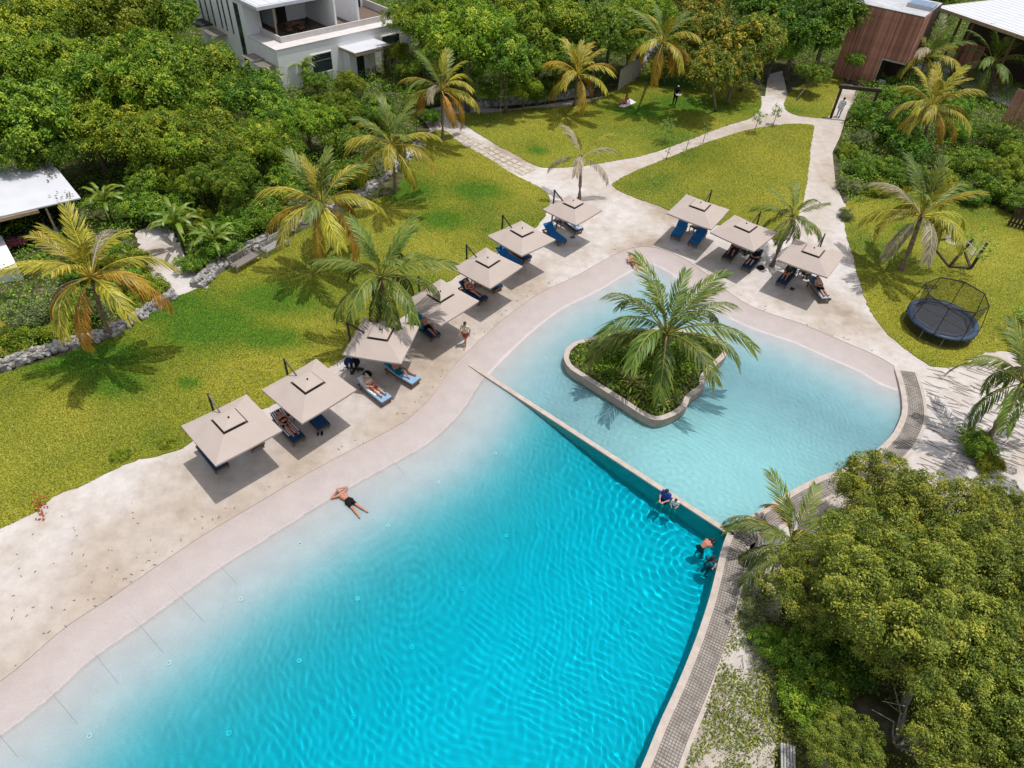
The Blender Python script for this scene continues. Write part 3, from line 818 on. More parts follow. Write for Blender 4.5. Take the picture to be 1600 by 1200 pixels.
# ------------------------------------------------------------------ dry stone walls
rocks = []
for k in range(7):
    bm = bmesh.new(); bmesh.ops.create_icosphere(bm, subdivisions=1, radius=0.5)
    r_ = random.Random(40 + k)
    for v in bm.verts: v.co *= r_.uniform(0.72, 1.15)
    me = bpy.data.meshes.new('stone'); bm.to_mesh(me); bm.free(); me.materials.append(MT['rock']); rocks.append(me)
def stone_wall(label, pts, width, height, seed, n_max=290, size=0.3):
    line = smooth_line(px_poly(pts, 0.08), 0.3)
    root = thing('stone_wall', label, 'stone wall', line[len(line) // 2])
    r_ = random.Random(seed)
    bb, _ = ribbon(line, -width * 0.36, width * 0.36, 0.0, height * 0.72)
    o = bb.obj('wall_core', MT['rock'], root)
    for v in o.data.vertices:
        v.co = Vector((v.co.x + r_.uniform(-.05, .05), v.co.y + r_.uniform(-.05, .05), v.co.z + r_.uniform(-.05, .03))) - root.location
    L = sum((b_ - a_).length for a_, b_ in zip(line, line[1:]))
    for k in range(n_max):
        t = (k + r_.random()) / n_max * (len(line) - 1)
        i = min(int(t), len(line) - 2)
        p = line[i].lerp(line[i + 1], t - i); d = (line[i + 1] - line[i]).normalized()
        off = r_.uniform(-0.5, 0.5) * width
        edge = abs(off) / (width * 0.5)
        z = height * (0.85 - 0.5 * edge ** 2) * r_.choice((1, 1, .9, .5))
        s = size * r_.uniform(0.6, 1.35)
        q = p + Vector((-d.y, d.x, 0)) * off
        part('stone', rocks[r_.randrange(7)], None, root, Vector((q.x, q.y, z)) - root.location, (r_.uniform(0, 6), r_.uniform(0, 6), r_.uniform(0, 6)), (s, s * r_.uniform(.7, 1.1), s * r_.uniform(.55, .9)))
    return root
stone_wall('long dark dry stone wall below the yellow palm left of the sandy gap', [(-60, 600), (0, 578), (60, 555), (110, 540), (170, 524), (225, 492), (274, 463)], 0.75, 0.6, 1, 290, 0.36)
stone_wall('pale dry stone wall behind the two benches', [(308, 450), (335, 425), (368, 397), (402, 385), (440, 362), (480, 340), (520, 322)], 1.25, 0.55, 2, 290, 0.34)
stone_wall('low grey stone wall under the trees behind the left lawn', [(535, 318), (570, 300), (600, 276), (630, 250), (655, 228)], 1.0, 0.5, 3, 170, 0.32)
stone_wall('dark stone wall at the far edge of the lawn beside the orange palm', [(712, 172), (760, 165), (820, 160), (880, 152), (925, 146)], 1.0, 0.8, 4, 230, 0.4)
stone_wall('grey stone wall climbing beside the pale stick fence', [(985, 128), (1000, 105), (1015, 84), (1028, 66)], 0.9, 0.9, 5, 110, 0.4)

# ------------------------------------------------------------------ planter island
ISL_PX = [(881, 560), (884, 547), (896, 536), (918, 529), (950, 520), (1000, 515), (1050, 514), (1090, 519), (1122, 530), (1137, 543), (1134, 556), (1122, 568), (1110, 580),
          (1100, 592), (1101, 603), (1090, 613), (1078, 622), (1072, 636), (1052, 650), (1028, 657), (1006, 650), (962, 622), (935, 605), (908, 588), (888, 574)]
IZ = 0.46
isl = smooth_line(px_poly(ISL_PX + [ISL_PX[0]], IZ), 0.25)[:-1]
ic = sum(isl, Vector()) / len(isl)
ctr = Vector((ic.x, ic.y, 0))
planter = thing('planter_island', 'curved planter island with a buff rendered wall standing in the shallow pool', 'planter')
area = sum(isl[i].x * isl[(i + 1) % len(isl)].y - isl[(i + 1) % len(isl)].x * isl[i].y for i in range(len(isl)))
sd = 1 if area > 0 else -1
bb, NRM = ribbon(isl, 0.0, 0.24, -0.6, IZ, close=True, side=sd)
o = bb.obj('rendered_wall', MT['planter'], planter); o.cycles.is_caustics_receiver = True
bb, _ = ribbon(isl, -0.015, 0.27, IZ, IZ + 0.035, close=True, side=sd); bb.obj('wall_cap', MT['coping'], planter)
inner = [p + q * 0.2 for p, q in zip(isl, NRM)]
so = sheet('soil_bed', inner, IZ - 0.12, MT['soil'], kind=None); so.parent = planter

def leafy_cover(name, poly, dens, z0, hmax, ll, lw, mat, seed, label, cat='ground cover', mask=None):
    """low mat of leaves nobody could count"""
    rng = np.random.RandomState(seed)
    xs = np.array([p[0] for p in poly]); ys = np.array([p[1] for p in poly])
    n = int((xs.max() - xs.min()) * (ys.max() - ys.min()) * dens)
    x = rng.uniform(xs.min(), xs.max(), n); y = rng.uniform(ys.min(), ys.max(), n)
    ok = inside(poly, x, y)
    lump = np.sin(1.9 * x + np.sin(1.3 * y)) * np.sin(1.7 * y + np.sin(2.1 * x)) * 0.5 + 0.5
    if mask is not None: ok &= mask(x, y, rng)
    x, y, lump = x[ok], y[ok], lump[ok]; n = len(x)
    z = z0 + hmax * (0.25 + 0.75 * lump) * np.sqrt(rng.uniform(0.02, 1, n))
    return leaf_quads(name, np.stack([x, y, z], 1), np.tile([0, 0, 1.0], (n, 1)), ll, lw, mat, rng, label, cat, flat=0.75)

def leaf_geo(P, Nn, ll, lw, rng, flat=0.8):
    n = len(P)
    nrm = Nn + rng.normal(0, flat, (n, 3)); nrm /= np.linalg.norm(nrm, axis=1)[:, None] + 1e-6
    t = np.cross(nrm, rng.normal(0, 1, (n, 3))); t /= np.linalg.norm(t, axis=1)[:, None] + 1e-6
    u = np.cross(nrm, t)
    s = rng.uniform(0.65, 1.35, n)[:, None]
    l, w_ = ll * s, lw * s
    V = np.empty((n, 4, 3), np.float32)
    V[:, 0] = P - t * l * 0.5
    V[:, 1] = P + u * w_ * 0.5 + nrm * w_ * 0.12
    V[:, 2] = P + t * l * 0.5 - nrm * l * 0.12
    V[:, 3] = P - u * w_ * 0.5 + nrm * w_ * 0.12
    return V.reshape(-1, 3)
def leaf_quads(name, P, Nn, ll, lw, mat, rng, label, cat, flat=0.8, tone=None):
    V = leaf_geo(P, Nn, ll, lw, rng, flat)
    n = len(P)
    if tone is None: tone = np.clip(rng.normal(0.5, 0.24, n), 0, 1)
    me = np_mesh(name, V, np.arange(n * 4).reshape(n, 4), mat, tone)
    return props(part(name, me), label, cat, kind='stuff')
def isl_mask(x, y, rng):
    e = dist_line(inner + [inner[0]], x, y)
    return (e > 0.12) & ((e > 0.75) | (rng.random(len(x)) < 0.35))
leafy_cover('ground_cover', inner, 560, IZ - 0.1, 0.42, 0.13, 0.07, LM['broad'], 5, 'dense low green ground cover filling the planter island', mask=isl_mask)

# ================================================================== VEGETATION
def crown_mesh(name, seed, R, squash, n_lobes, n_clump, n_leaf, clump_r, ll, lw, mat, droop=0.2, flat=0.55, shell=0.62, lobe_r=(0.36, 0.56)):
    """crown of leaf clumps spread through uneven lobes"""
    rng = np.random.RandomState(seed)
    lobes = []
    for k in range(n_lobes):
        a = 2.399 * k + rng.uniform(-.4, .4); r = R * (0.62 if n_lobes < 18 else 0.74) * sqrt((k + 0.3) / n_lobes) * rng.uniform(0.82, 1.2)
        lobes.append((r * cos(a), r * sin(a), R * squash * rng.uniform(-0.38, 0.52) * (1.15 - r / R), R * rng.uniform(*lobe_r)))
    P, Nn, T = [], [], []
    for k in range(n_clump):
        lx, ly, lz, lr = lobes[rng.randint(n_lobes)]
        d = rng.normal(0, 1, 3); d[2] = d[2] * 0.8 + 0.35; d /= np.linalg.norm(d)
        rr = lr * (1.0 if rng.random() < shell else rng.uniform(0.35, 0.95)) * rng.uniform(0.86, 1.14)
        c = np.array([lx, ly, lz]) + d * rr * np.array([1, 1, squash * 1.05])
        m = int(n_leaf * rng.uniform(0.6, 1.4))
        nn = d * 0.8 + np.array([0, 0, 0.75]); nn /= np.linalg.norm(nn)
        t1 = np.cross(nn, rng.normal(0, 1, 3)); t1 /= np.linalg.norm(t1); t2 = np.cross(nn, t1)
        q = rng.normal(0, 0.5, (m, 2)); rad = np.hypot(q[:, 0], q[:, 1])
        cr = clump_r * rng.uniform(0.7, 1.3)
        pts = c + cr * (q[:, :1] * t1 + q[:, 1:] * t2) + nn * (rng.normal(0, 0.16, (m, 1)) * cr) - np.array([0, 0, 1]) * (droop * cr * rad ** 2)[:, None]
        P.append(pts); Nn.append(np.tile(nn, (m, 1)) + 0.5 * (q[:, :1] * t1 + q[:, 1:] * t2))
        T.append(np.clip(rng.normal(0.5, 0.19) + rng.normal(0, 0.15, m), 0, 1))
    P = np.concatenate(P); Nn = np.concatenate(Nn); T = np.concatenate(T)
    V = leaf_geo(P, Nn, ll, lw, rng, flat)
    n = len(P)
    return np_mesh(name, V, np.arange(n * 4).reshape(n, 4), mat, T), lobes

CROWNS = {
    'feather': [crown_mesh('feathery_crown', 10 + k, 3.6, 0.70, 26, 430, 92, 0.44, 0.185, 0.072, LM['feather'], 0.8, 0.5, 0.78, (0.20, 0.40)) for k in range(3)],
    'broad': [crown_mesh('broad_crown', 20 + k, 3.2, 0.78, 20, 400, 62, 0.40, 0.21, 0.092, LM['broad'], 0.6, 0.55, 0.78, (0.22, 0.42)) for k in range(2)],
    'flush': [crown_mesh('flushing_crown', 30 + k, 3.2, 0.75, 11, 420, 46, 0.36, 0.25, 0.085, LM['flush'], 0.6, 0.6, 0.72) for k in range(2)],
    'olive': [crown_mesh('olive_crown', 40 + k, 3.0, 0.8, 30, 470, 105, 0.31, 0.105, 0.045, LM['olive'], 0.7, 0.55, 0.78, (0.16, 0.36)) for k in range(3)],
    'bush': [crown_mesh('bush_crown', 50 + k, 1.5, 0.72, 8, 230, 72, 0.24, 0.105, 0.05, LM['broad'], 0.4, 0.6) for k in range(2)],
    'greybush': [crown_mesh('grey_bush_crown', 55 + k, 1.5, 0.68, 8, 210, 66, 0.24, 0.10, 0.042, LM['grey'], 0.4, 0.65) for k in range(1)],
    'limebush': [crown_mesh('lime_bush_crown', 57 + k, 1.5, 0.6, 8, 210, 62, 0.24, 0.12, 0.05, LM['lime'], 0.4, 0.65) for k in range(1)],
}
CR = {'feather': 3.6, 'broad': 3.2, 'flush': 3.2, 'olive': 3.0, 'bush': 1.5, 'greybush': 1.5, 'limebush': 1.5}
rt = random.Random(5)
def tree(kind, px, py, z, R, label, group=None, bark='bark', base=None, cat=None, squash=1.0, trunk_r=None):
    """crown centre seen at (px, py) at height z; trunk and limbs below it"""
    c = at(px, py, z)
    b0 = gp(*base) if base else Vector((c.x + rt.uniform(-.3, .3), c.y + rt.uniform(-.3, .3), 0.05))
    sh = cat in ('bush', 'shrub')
    name = {'feather': 'feathery_tree', 'broad': 'broadleaf_tree', 'flush': 'flushing_tree', 'olive': 'olive_green_tree'}.get(kind, 'shrub')
    root = thing(name, label, cat or ('shrub' if 'bush' in kind else 'tree'), b0, 0, group)
    me, lobes = CROWNS[kind][rt.randrange(len(CROWNS[kind]))]
    s = R / CR[kind]
    rz = rt.uniform(0, 6.28)
    part('crown', me, None, root, c - b0, (0, 0, rz), (s, s, s * squash))
    q = MB()
    r0 = trunk_r or 0.05 + 0.04 * R
    top = c - b0
    low = Vector((top.x * 0.7, top.y * 0.7, max(0.2, top.z - R * 0.55)))
    pts = [Vector((0, 0, -0.1)), low * 0.35 + Vector((rt.uniform(-.1, .1), rt.uniform(-.1, .1), 0)), low * 0.7 + Vector((rt.uniform(-.12, .12), rt.uniform(-.12, .12), 0)), low]
    q.tube(pts, [r0 * 1.25, r0, r0 * 0.85, r0 * 0.7], 8)
    for lx, ly, lz, lr in lobes[:8]:
        e = top + Matrix.Rotation(rz, 3, 'Z') @ Vector((lx, ly, (lz - 0.1) * squash)) * s
        m = low.lerp(e, 0.5) + Vector((rt.uniform(-.15, .15), rt.uniform(-.15, .15), -0.12 * R * 0.3))
        st = low * rt.uniform(0.8, 1.0)
        q.tube([st, m, e, e + (e - m) * 0.55], [r0 * 0.5, r0 * 0.33, r0 * 0.2, 0.012], 5, False)
        for _ in range(2):
            t = e + Vector((rt.uniform(-1, 1), rt.uniform(-1, 1), rt.uniform(-.2, .6))) * lr * s * 0.8
            q.tube([m.lerp(e, 0.6), e.lerp(t, 0.5), t], [r0 * 0.2, r0 * 0.13, 0.01], 4, False)
    q.obj('trunk', MT[bark], root, smooth=True)
    return root
def gp(px, py): return at(px, py, GZ)

FOREST = [
 ('feather', 40, 30, 6.0, 4.2, 'feathery green tree in the far upper left corner of the woodland'),
 ('feather', 165, 12, 6.5, 4.2, 'tall feathery tree at the top edge left of the white house'),
 ('broad', 255, 20, 5.5, 3.2, 'dark leafy tree touching the left side wall of the white house'),
 ('feather', 105, 105, 6.0, 4.2, 'wide feathery tree behind the white-roofed hut, second row from the top left'),
 ('feather', 215, 108, 6.6, 4.6, 'broadest spreading feathery tree in the middle of the left woodland'),
 ('feather', 318, 108, 5.8, 3.9, 'feathery tree spreading in front of the side wall of the white house'),
 ('broad', 30, 175, 5.2, 3.4, 'broad dark tree at the left edge above the hut'),
 ('feather', 130, 190, 4.6, 3.3, 'feathery tree directly behind the hut roof'),
 ('feather', 225, 200, 4.4, 3.0, 'low feathery tree right of the hut roof'),
 ('feather', 325, 205, 4.2, 3.0, 'bright feathery tree between the banana plants and the white house'),
 ('broad', 75, 232, 3.6, 2.3, 'rounded dark tree just behind the far edge of the hut roof'),
 ('feather', 398, 215, 3.6, 2.2, 'small feathery tree left of the second palm'),
 ('feather', 480, 185, 3.4, 2.4, 'bright rounded feathery tree below the white house front'),
 ('broad', 425, 170, 3.0, 1.8, 'dark bushy tree beside the corner of the white house'),
 ('feather', 655, 25, 6.0, 3.2, 'feathery tree at the top edge right of the white house terrace'),
 ('feather', 735, 45, 6.6, 4.0, 'tall feathery tree behind the palm by the stone path'),
 ('broad', 790, 85, 5.4, 3.0, 'dark broadleaf tree left of the orange palm'),
 ('feather', 850, 20, 7.0, 4.2, 'tall feathery tree at the top edge behind the orange palm'),
 ('broad', 935, 45, 6.0, 3.4, 'dark broadleaf tree behind and right of the orange palm'),
 ('feather', 1010, 20, 6.0, 3.4, 'feathery tree behind the palm beside the stick fence'),
 ('flush', 1105, 60, 5.2, 3.7, 'large tree flushed with yellow new leaves at the far end of the lawn'),
 ('flush', 1180, 60, 5.0, 3.0, 'yellow-flushed tree at the right of its larger twin by the far path'),
 ('flush', 1090, 8, 6.0, 3.4, 'yellow-flushed tree at the top edge behind the large flushing tree'),
 ('broad', 1255, 40, 6.2, 4.0, 'big dark green tree left of the brown timber house'),
 ('broad', 1300, 12, 6.6, 3.4, 'dark green tree pressed against the timber house wall'),
 ('broad', 1195, 10, 6.2, 3.4, 'dark green tree at the top edge behind the far path'),
 ('feather', 815, 130, 3.4, 1.9, 'small green tree on the stone wall left of the orange palm'),
 ('broad', 985, 70, 4.0, 2.0, 'dark leafy tree behind the stick fence'),

 ('feather', 110, -30, 6.5, 4.4, 'feathery tree cut by the top edge at the far left'),
 ('broad', 195, -55, 6.5, 4.2, 'dark tree cut by the top edge behind the white house'),
 ('feather', 25, -70, 7.0, 4.6, 'tree crown cut by the top left corner'),
 ('broad', -40, 90, 6.0, 4.2, 'tree cut by the left edge in the second row'),
 ('feather', -50, 200, 5.0, 3.8, 'tree cut by the left edge above the hut roof'),
 ('feather', 60, 85, 5.6, 3.4, 'feathery tree in the gap between the wide tree and the left edge'),
 ('broad', 170, 150, 5.2, 2.8, 'dark tree between the two feathery trees above the hut'),
 ('feather', 275, 160, 5.2, 3.2, 'feathery tree below the broadest one, towards the white house'),
 ('broad', 390, 145, 4.0, 2.6, 'dark tree at the lower left corner of the white house'),
 ('feather', 290, 215, 4.0, 2.6, 'light green tree above the tallest banana plant'),
 ('feather', 355, 272, 3.0, 2.2, 'light green tree above the grey bench'),
 ('feather', 440, 240, 2.8, 2.2, 'light green tree between the dark bush and the second palm'),
 ('feather', 530, 165, 2.8, 2.2, 'bright tree under the porch of the white house'),
 ('feather', 700, 80, 5.0, 2.8, 'feathery tree just behind the gold palm at the stone path'),
 ('broad', 690, -20, 7.0, 4.0, 'dark tree cut by the top edge right of the white house'),
 ('feather', 790, -25, 7.0, 4.4, 'feathery tree cut by the top edge in the middle'),
 ('broad', 900, -30, 7.0, 4.2, 'dark tree cut by the top edge right of the middle'),
 ('feather', 960, 30, 6.0, 3.0, 'bright tree behind the gap above the stick fence'),
 ('broad', 1150, -40, 7.0, 4.4, 'dark tree cut by the top edge above the far path'),
 ('broad', 1240, -20, 7.0, 4.2, 'dark tree cut by the top edge left of the timber house'),
 ('flush', 1150, 105, 3.4, 2.4, 'low yellow-flushed tree beside the far path'),
 ('broad', 865, 85, 4.4, 2.6, 'dark tree right behind the orange palm crown'),
 ('broad', 1215, 75, 4.0, 2.4, 'dark tree beside the far path left of the round tree'),
 ('broad', 1470, -10, 4.5, 3.0, 'dark tree in the gap between the timber house and the pavilion'),
 ('feather', 1400, -60, 6.0, 4.0, 'tree cut by the top edge behind the timber house'),
]
for k in FOREST:
    k = list(k); k[3] += rt.uniform(-1.3, 0.5)
    tree(*k, group='trees of the wood round the resort')
tree('flush', 1112, 108, 4.5, 2.6, 'thin-trunked tree with yellow-tipped leaves standing on the far lawn', base=(1119, 174), trunk_r=0.11)
tree('broad', 1272, 112, 2.3, 1.75, 'round-crowned small green tree with a slanting trunk by the gate', base=(1243, 158), trunk_r=0.07, squash=0.9)
tree('broad', 1337, 92, 2.5, 1.1, 'small bright green tree in front of the timber wall')
tree('broad', 1288, 62, 3.6, 1.8, 'dark bushy tree between the round tree and the timber house')
BUSHES = [
 ('bush', 1390, 195, 1.3, 2.6, 'large rounded dark green bush right of the gate'),
 ('limebush', 1325, 235, 0.5, 1.1, 'low yellow-green shrub at the right edge of the sand path'),
 ('greybush', 1330, 290, 0.6, 1.0, 'grey-green bush where the sand path widens'),
 ('greybush', 1322, 335, 0.35, 0.7, 'smallest grey-green shrub at the sand edge below the path'),
 ('bush', 1385, 262, 0.7, 1.3, 'dark green bush between the gold palm and the trampoline lawn'),
 ('limebush', 1370, 295, 0.5, 1.2, 'yellow-green bush at the back of the trampoline lawn'),
 ('bush', 1500, 205, 1.2, 1.6, 'dark bush right of the gold palm trunk'),
 ('bush', 1560, 215, 1.3, 1.8, 'green bush below the dark slatted wall'),
 ('limebush', 1592, 240, 1.6, 1.9, 'bright green bush at the right edge below the slatted wall'),
 ('bush', 1555, 285, 1.2, 1.8, 'dark green bush behind the hammock'),
 ('bush', 1490, 250, 1.0, 1.5, 'dark green bush behind the palm of the trampoline lawn'),
 ('bush', 1595, 315, 1.0, 1.5, 'dark green bush at the right edge behind the hammock'),
 ('bush', 1440, 150, 1.5, 1.5, 'bushy plant under the timber house wall'),
 ('limebush', 545, 128, 1.5, 1.6, 'yellow-green hedge bush left of the entrance canopy'),
 ('bush', 495, 125, 1.6, 1.4, 'green bush under the window of the white house'),
 ('limebush', 622, 80, 2.4, 1.5, 'yellow-green bush at the right corner of the white house'),
 ('bush', 636, 105, 2.0, 1.4, 'dark green bush right of the entrance canopy'),
 ('bush', 590, 175, 1.4, 1.7, 'green bush behind the fourth palm'),
 ('bush', 540, 215, 1.6, 1.7, 'green bush between the second and fourth palms'),
 ('greybush', 590, 260, 1.0, 1.2, 'grey-green bush on the stone wall left of the fourth palm'),
 ('bush', 395, 318, 1.4, 1.9, 'green bush behind the white bench'),
 ('bush', 335, 382, 0.9, 1.5, 'dense dark bush beside the sandy gap'),
 ('bush', 365, 350, 1.2, 1.6, 'green bush above the two benches'),
 ('bush', 440, 300, 1.2, 1.6, 'green bush left of the second palm trunk'),
 ('greybush', 345, 255, 2.0, 1.9, 'silvery bush in the middle of the left wood'),
 ('broad', 240, 272, 2.2, 2.0, 'small dark tree between the hut and the banana plants'),
 ('feather', 300, 268, 2.6, 2.0, 'small feathery tree behind the middle banana plant'),
 ('limebush', 205, 412, 0.8, 1.4, 'yellow-green bush right of the yellow palm'),
 ('bush', 190, 438, 0.7, 1.2, 'dark bush at the foot of the yellow palm'),
 ('greybush', 60, 490, 0.8, 1.6, 'dry grey-green bush at the left end of the long stone wall'),
 ('limebush', 30, 530, 0.6, 1.3, 'low yellow-green bush below the dry bush at the left edge'),
 ('limebush', 215, 470, 0.4, 0.9, 'low green bush on top of the long stone wall'),
 ('bush', 730, 120, 2.0, 1.8, 'dark bush under the palm by the stone path'),
 ('bush', 765, 140, 1.6, 1.4, 'dark bush behind the stone wall at the far lawn'),
 ('bush', 870, 130, 1.6, 1.5, 'dark bush behind the orange palm trunk'),
 ('bush', 840, 145, 1.2, 1.3, 'dark bush on the stone wall left of the orange palm'),
 ('bush', 675, 180, 0.9, 1.0, 'dark bush beside the start of the stone path'),
 ('bush', 655, 150, 1.4, 1.4, 'green bush left of the palm by the stone path'),
 ('flush', 1040, 105, 1.6, 1.6, 'dark low tree with yellow tips above the standing dark figure'),
 ('bush', 1530, 695, 0.6, 1.0, 'spiky dark green shrub round the leaning palm trunk at the right edge'),
 ('limebush', 1548, 722, 0.5, 0.8, 'yellow-green shrub at the foot of the leaning palm at the right edge'),
 ('greybush', 1185, 965, 0.4, 0.8, 'low straggling shrub in the sand beside the rim walkway'),
 ('limebush', 188, 712, 0.18, 0.55, 'low green tuft on the lawn edge below the first parasol'),
 ('limebush', 262, 692, 0.18, 0.5, 'low green tuft at the lawn edge left of the first parasol'),

 ('bush', 1348, 262, 0.8, 1.3, 'dark green bush left of the curved palm crown'),
 ('broad', 1420, 225, 1.6, 1.9, 'dense dark bush between the rounded bush and the gold palm trunk'),
 ('bush', 1350, 175, 1.2, 1.4, 'grey-green side of the bushes just right of the gate'),
 ('bush', 1530, 250, 1.2, 1.6, 'dark bush behind the slim leaning tree'),
 ('limebush', 1470, 280, 0.8, 1.4, 'yellow-green bush behind the curved palm trunk'),
 ('bush', 1420, 275, 0.8, 1.4, 'dark bush at the back edge of the trampoline lawn'),
 ('feather', 1580, 265, 2.0, 1.8, 'feathery bush at the right edge above the dark upright timbers'),
 ('bush', 1400, 150, 1.5, 1.6, 'leafy bush below the dark doorway of the timber house'),
 ('bush', 1500, 165, 1.4, 1.6, 'leafy bush right of the gold palm crown'),
 ('greybush', 1350, 215, 0.8, 1.1, 'pale green bush between the path and the rounded bush'),
 ('bush', 1520, 305, 0.8, 1.2, 'green bush right behind the hammock stand'),
 ('bush', 262, 330, 1.2, 1.6, 'dark bush just behind the sandy gap'),
 ('limebush', 305, 345, 1.0, 1.4, 'yellow-green bush between the two larger banana plants'),
 ('bush', 215, 318, 1.4, 1.7, 'dark bush right of the hut roof corner'),
 ('bush', 158, 395, 1.0, 1.3, 'dark bush behind the crown of the yellow palm'),
 ('bush', 420, 335, 1.2, 1.6, 'dense bush above the white bench'),
 ('greybush', 475, 318, 1.0, 1.3, 'grey-green bush on the wall left of the second palm trunk'),
 ('bush', 465, 275, 1.4, 1.7, 'green bush behind the crown of the second palm'),
 ('bush', 300, 410, 0.7, 0.9, 'dark low bush at the right edge of the sandy gap'),
 ('bush', 545, 270, 1.2, 1.5, 'green bush between the stone wall and the fourth palm'),
 ('bush', 120, 420, 0.8, 1.2, 'green bush under the left fronds of the yellow palm'),
 ('greybush', 140, 485, 0.5, 0.9, 'dry grey bush on the long stone wall under the orange frond'),
 ('limebush', 90, 515, 0.5, 1.0, 'yellow-green bush above the left part of the long stone wall'),
 ('bush', 105, 478, 0.8, 1.2, 'green bush between the yellow palm and the left edge'),
 ('limebush', 235, 448, 0.6, 1.1, 'yellow-green bush at the right end of the long stone wall'),
]
for k in BUSHES: tree(*k)
OLIVE = [
 ('olive', 1375, 765, 3.2, 2.2, 'olive-green tree reaching over the lower right corner of the shallow pool'),
 ('olive', 1475, 815, 3.8, 2.6, 'olive-green tree with a wide crown right of the pool rim'),
 ('olive', 1272, 912, 2.8, 1.9, 'olive-green tree beside the lower rim walkway with palm fronds in it'),
 ('olive', 1400, 905, 5.0, 2.9, 'tallest olive-green tree in the lower right thicket'),
 ('olive', 1545, 910, 4.2, 2.9, 'olive-green tree at the right edge of the thicket'),
 ('bush', 1300, 1020, 0.9, 1.7, 'dark leafy shrub in the shaded heart of the thicket'),
 ('bush', 1265, 1085, 0.7, 1.3, 'dark leafy shrub left of the shaded heart, above the slatted bench'),
 ('olive', 1475, 1020, 3.6, 2.3, 'olive-green tree above the tangle of bare branches'),
 ('olive', 1580, 1050, 3.6, 2.7, 'olive-green tree in the lower right corner above the bottom edge'),
 ('olive', 1325, 1170, 1.9, 1.45, 'small olive-green tree right of the slatted bench at the bottom edge'),
 ('olive', 1530, 1165, 3.0, 2.4, 'olive-green tree cut by the bottom edge of the view'),
 ('olive', 1560, 790, 2.6, 1.6, 'olive-green tree at the right edge below the leaning palm'),
 ('olive', 1325, 842, 2.6, 1.4, 'olive-green tree behind the half-buried palm at the rim'),
 ('bush', 1215, 1010, 0.5, 0.9, 'low dark leafy shrub at the left edge of the thicket'),
 ('olive', 1600, 960, 3.4, 2.2, 'olive-green tree cut by the right edge of the view'),
 ('olive', 1345, 965, 3.0, 1.7, 'olive-green tree hanging over the shaded heart of the thicket'),
]
for k in OLIVE: tree(*k, group='olive-green trees in the lower right thicket', bark='palebark')

# undergrowth that reads as one mass between the trunks
def undergrowth():
    wood = [px_poly(q) for q in (
        [(-200, 640), (0, 575), (110, 540), (200, 500), (268, 455), (215, 420), (210, 370), (245, 350), (285, 372), (305, 440), (400, 385), (530, 318), (630, 250), (655, 205), (660, 170), (720, 165), (900, 150), (985, 120), (1010, 70), (1060, 100), (1190, 125), (1195, -60), (-700, -60), (-700, 640)],
        [(1228, 110), (1300, 118), (1340, 130), (1325, 180), (1312, 220), (1305, 290), (1325, 325), (1420, 300), (1560, 320), (1700, 370), (2100, 380), (2100, -80), (1230, -80)])]
    for i, q in enumerate(wood):
        leafy_cover('undergrowth', q, 85, 0.05, 1.1, 0.15, 0.075, LM['broad'], 60 + i, ('tangled green undergrowth between the trees of the left and far wood', 'tangled green undergrowth on the right around the timber house')[i], 'undergrowth')
undergrowth()
thick = px_poly([(1135, 1300), (1150, 1160), (1165, 1050), (1185, 930), (1215, 860), (1300, 790), (1400, 720), (1450, 760), (1540, 790), (1700, 820), (1700, 1350), (1300, 1400)])
props(sheet('thicket_shade', px_poly([(1200, 1300), (1215, 1120), (1205, 1010), (1225, 930), (1300, 850), (1400, 770), (1460, 800), (1560, 820), (1750, 860), (1700, 1400)]), GZ + .004, MT['soil']), kind='structure')  # dark sheet over the sand stands in for shade under the trees
leafy_cover('thicket_floor_plants', thick, 190, GZ, 0.4, 0.09, 0.045, LM['olive'], 71, 'patchy low plants growing through the sand under the lower right thicket', 'ground cover', mask=lambda x, y, rng: (np.sin(0.9 * x + 1.7 * np.sin(0.8 * y)) * np.sin(1.1 * y + 1.3 * np.sin(0.9 * x)) > -0.35))
strip = px_poly([(1045, 1300), (1068, 1200), (1096, 1120), (1120, 1050), (1140, 985), (1158, 925), (1195, 900), (1225, 1000), (1235, 1100), (1250, 1200), (1260, 1300)])
leafy_cover('creeping_plants', strip, 620, GZ, 0.16, 0.085, 0.042, LM['olive'], 72, 'patchy creeping plants in the sand beside the lower rim walkway', 'ground cover', mask=lambda x, y, rng: (np.sin(1.5 * x + 1.7 * np.sin(1.8 * y)) * np.sin(1.9 * y + 1.3 * np.sin(1.4 * x)) + rng.normal(0, .25, len(x)) > -0.05))
drift = px_poly([(1440, 575), (1500, 585), (1580, 610), (1640, 660), (1600, 720), (1540, 650), (1480, 630)])

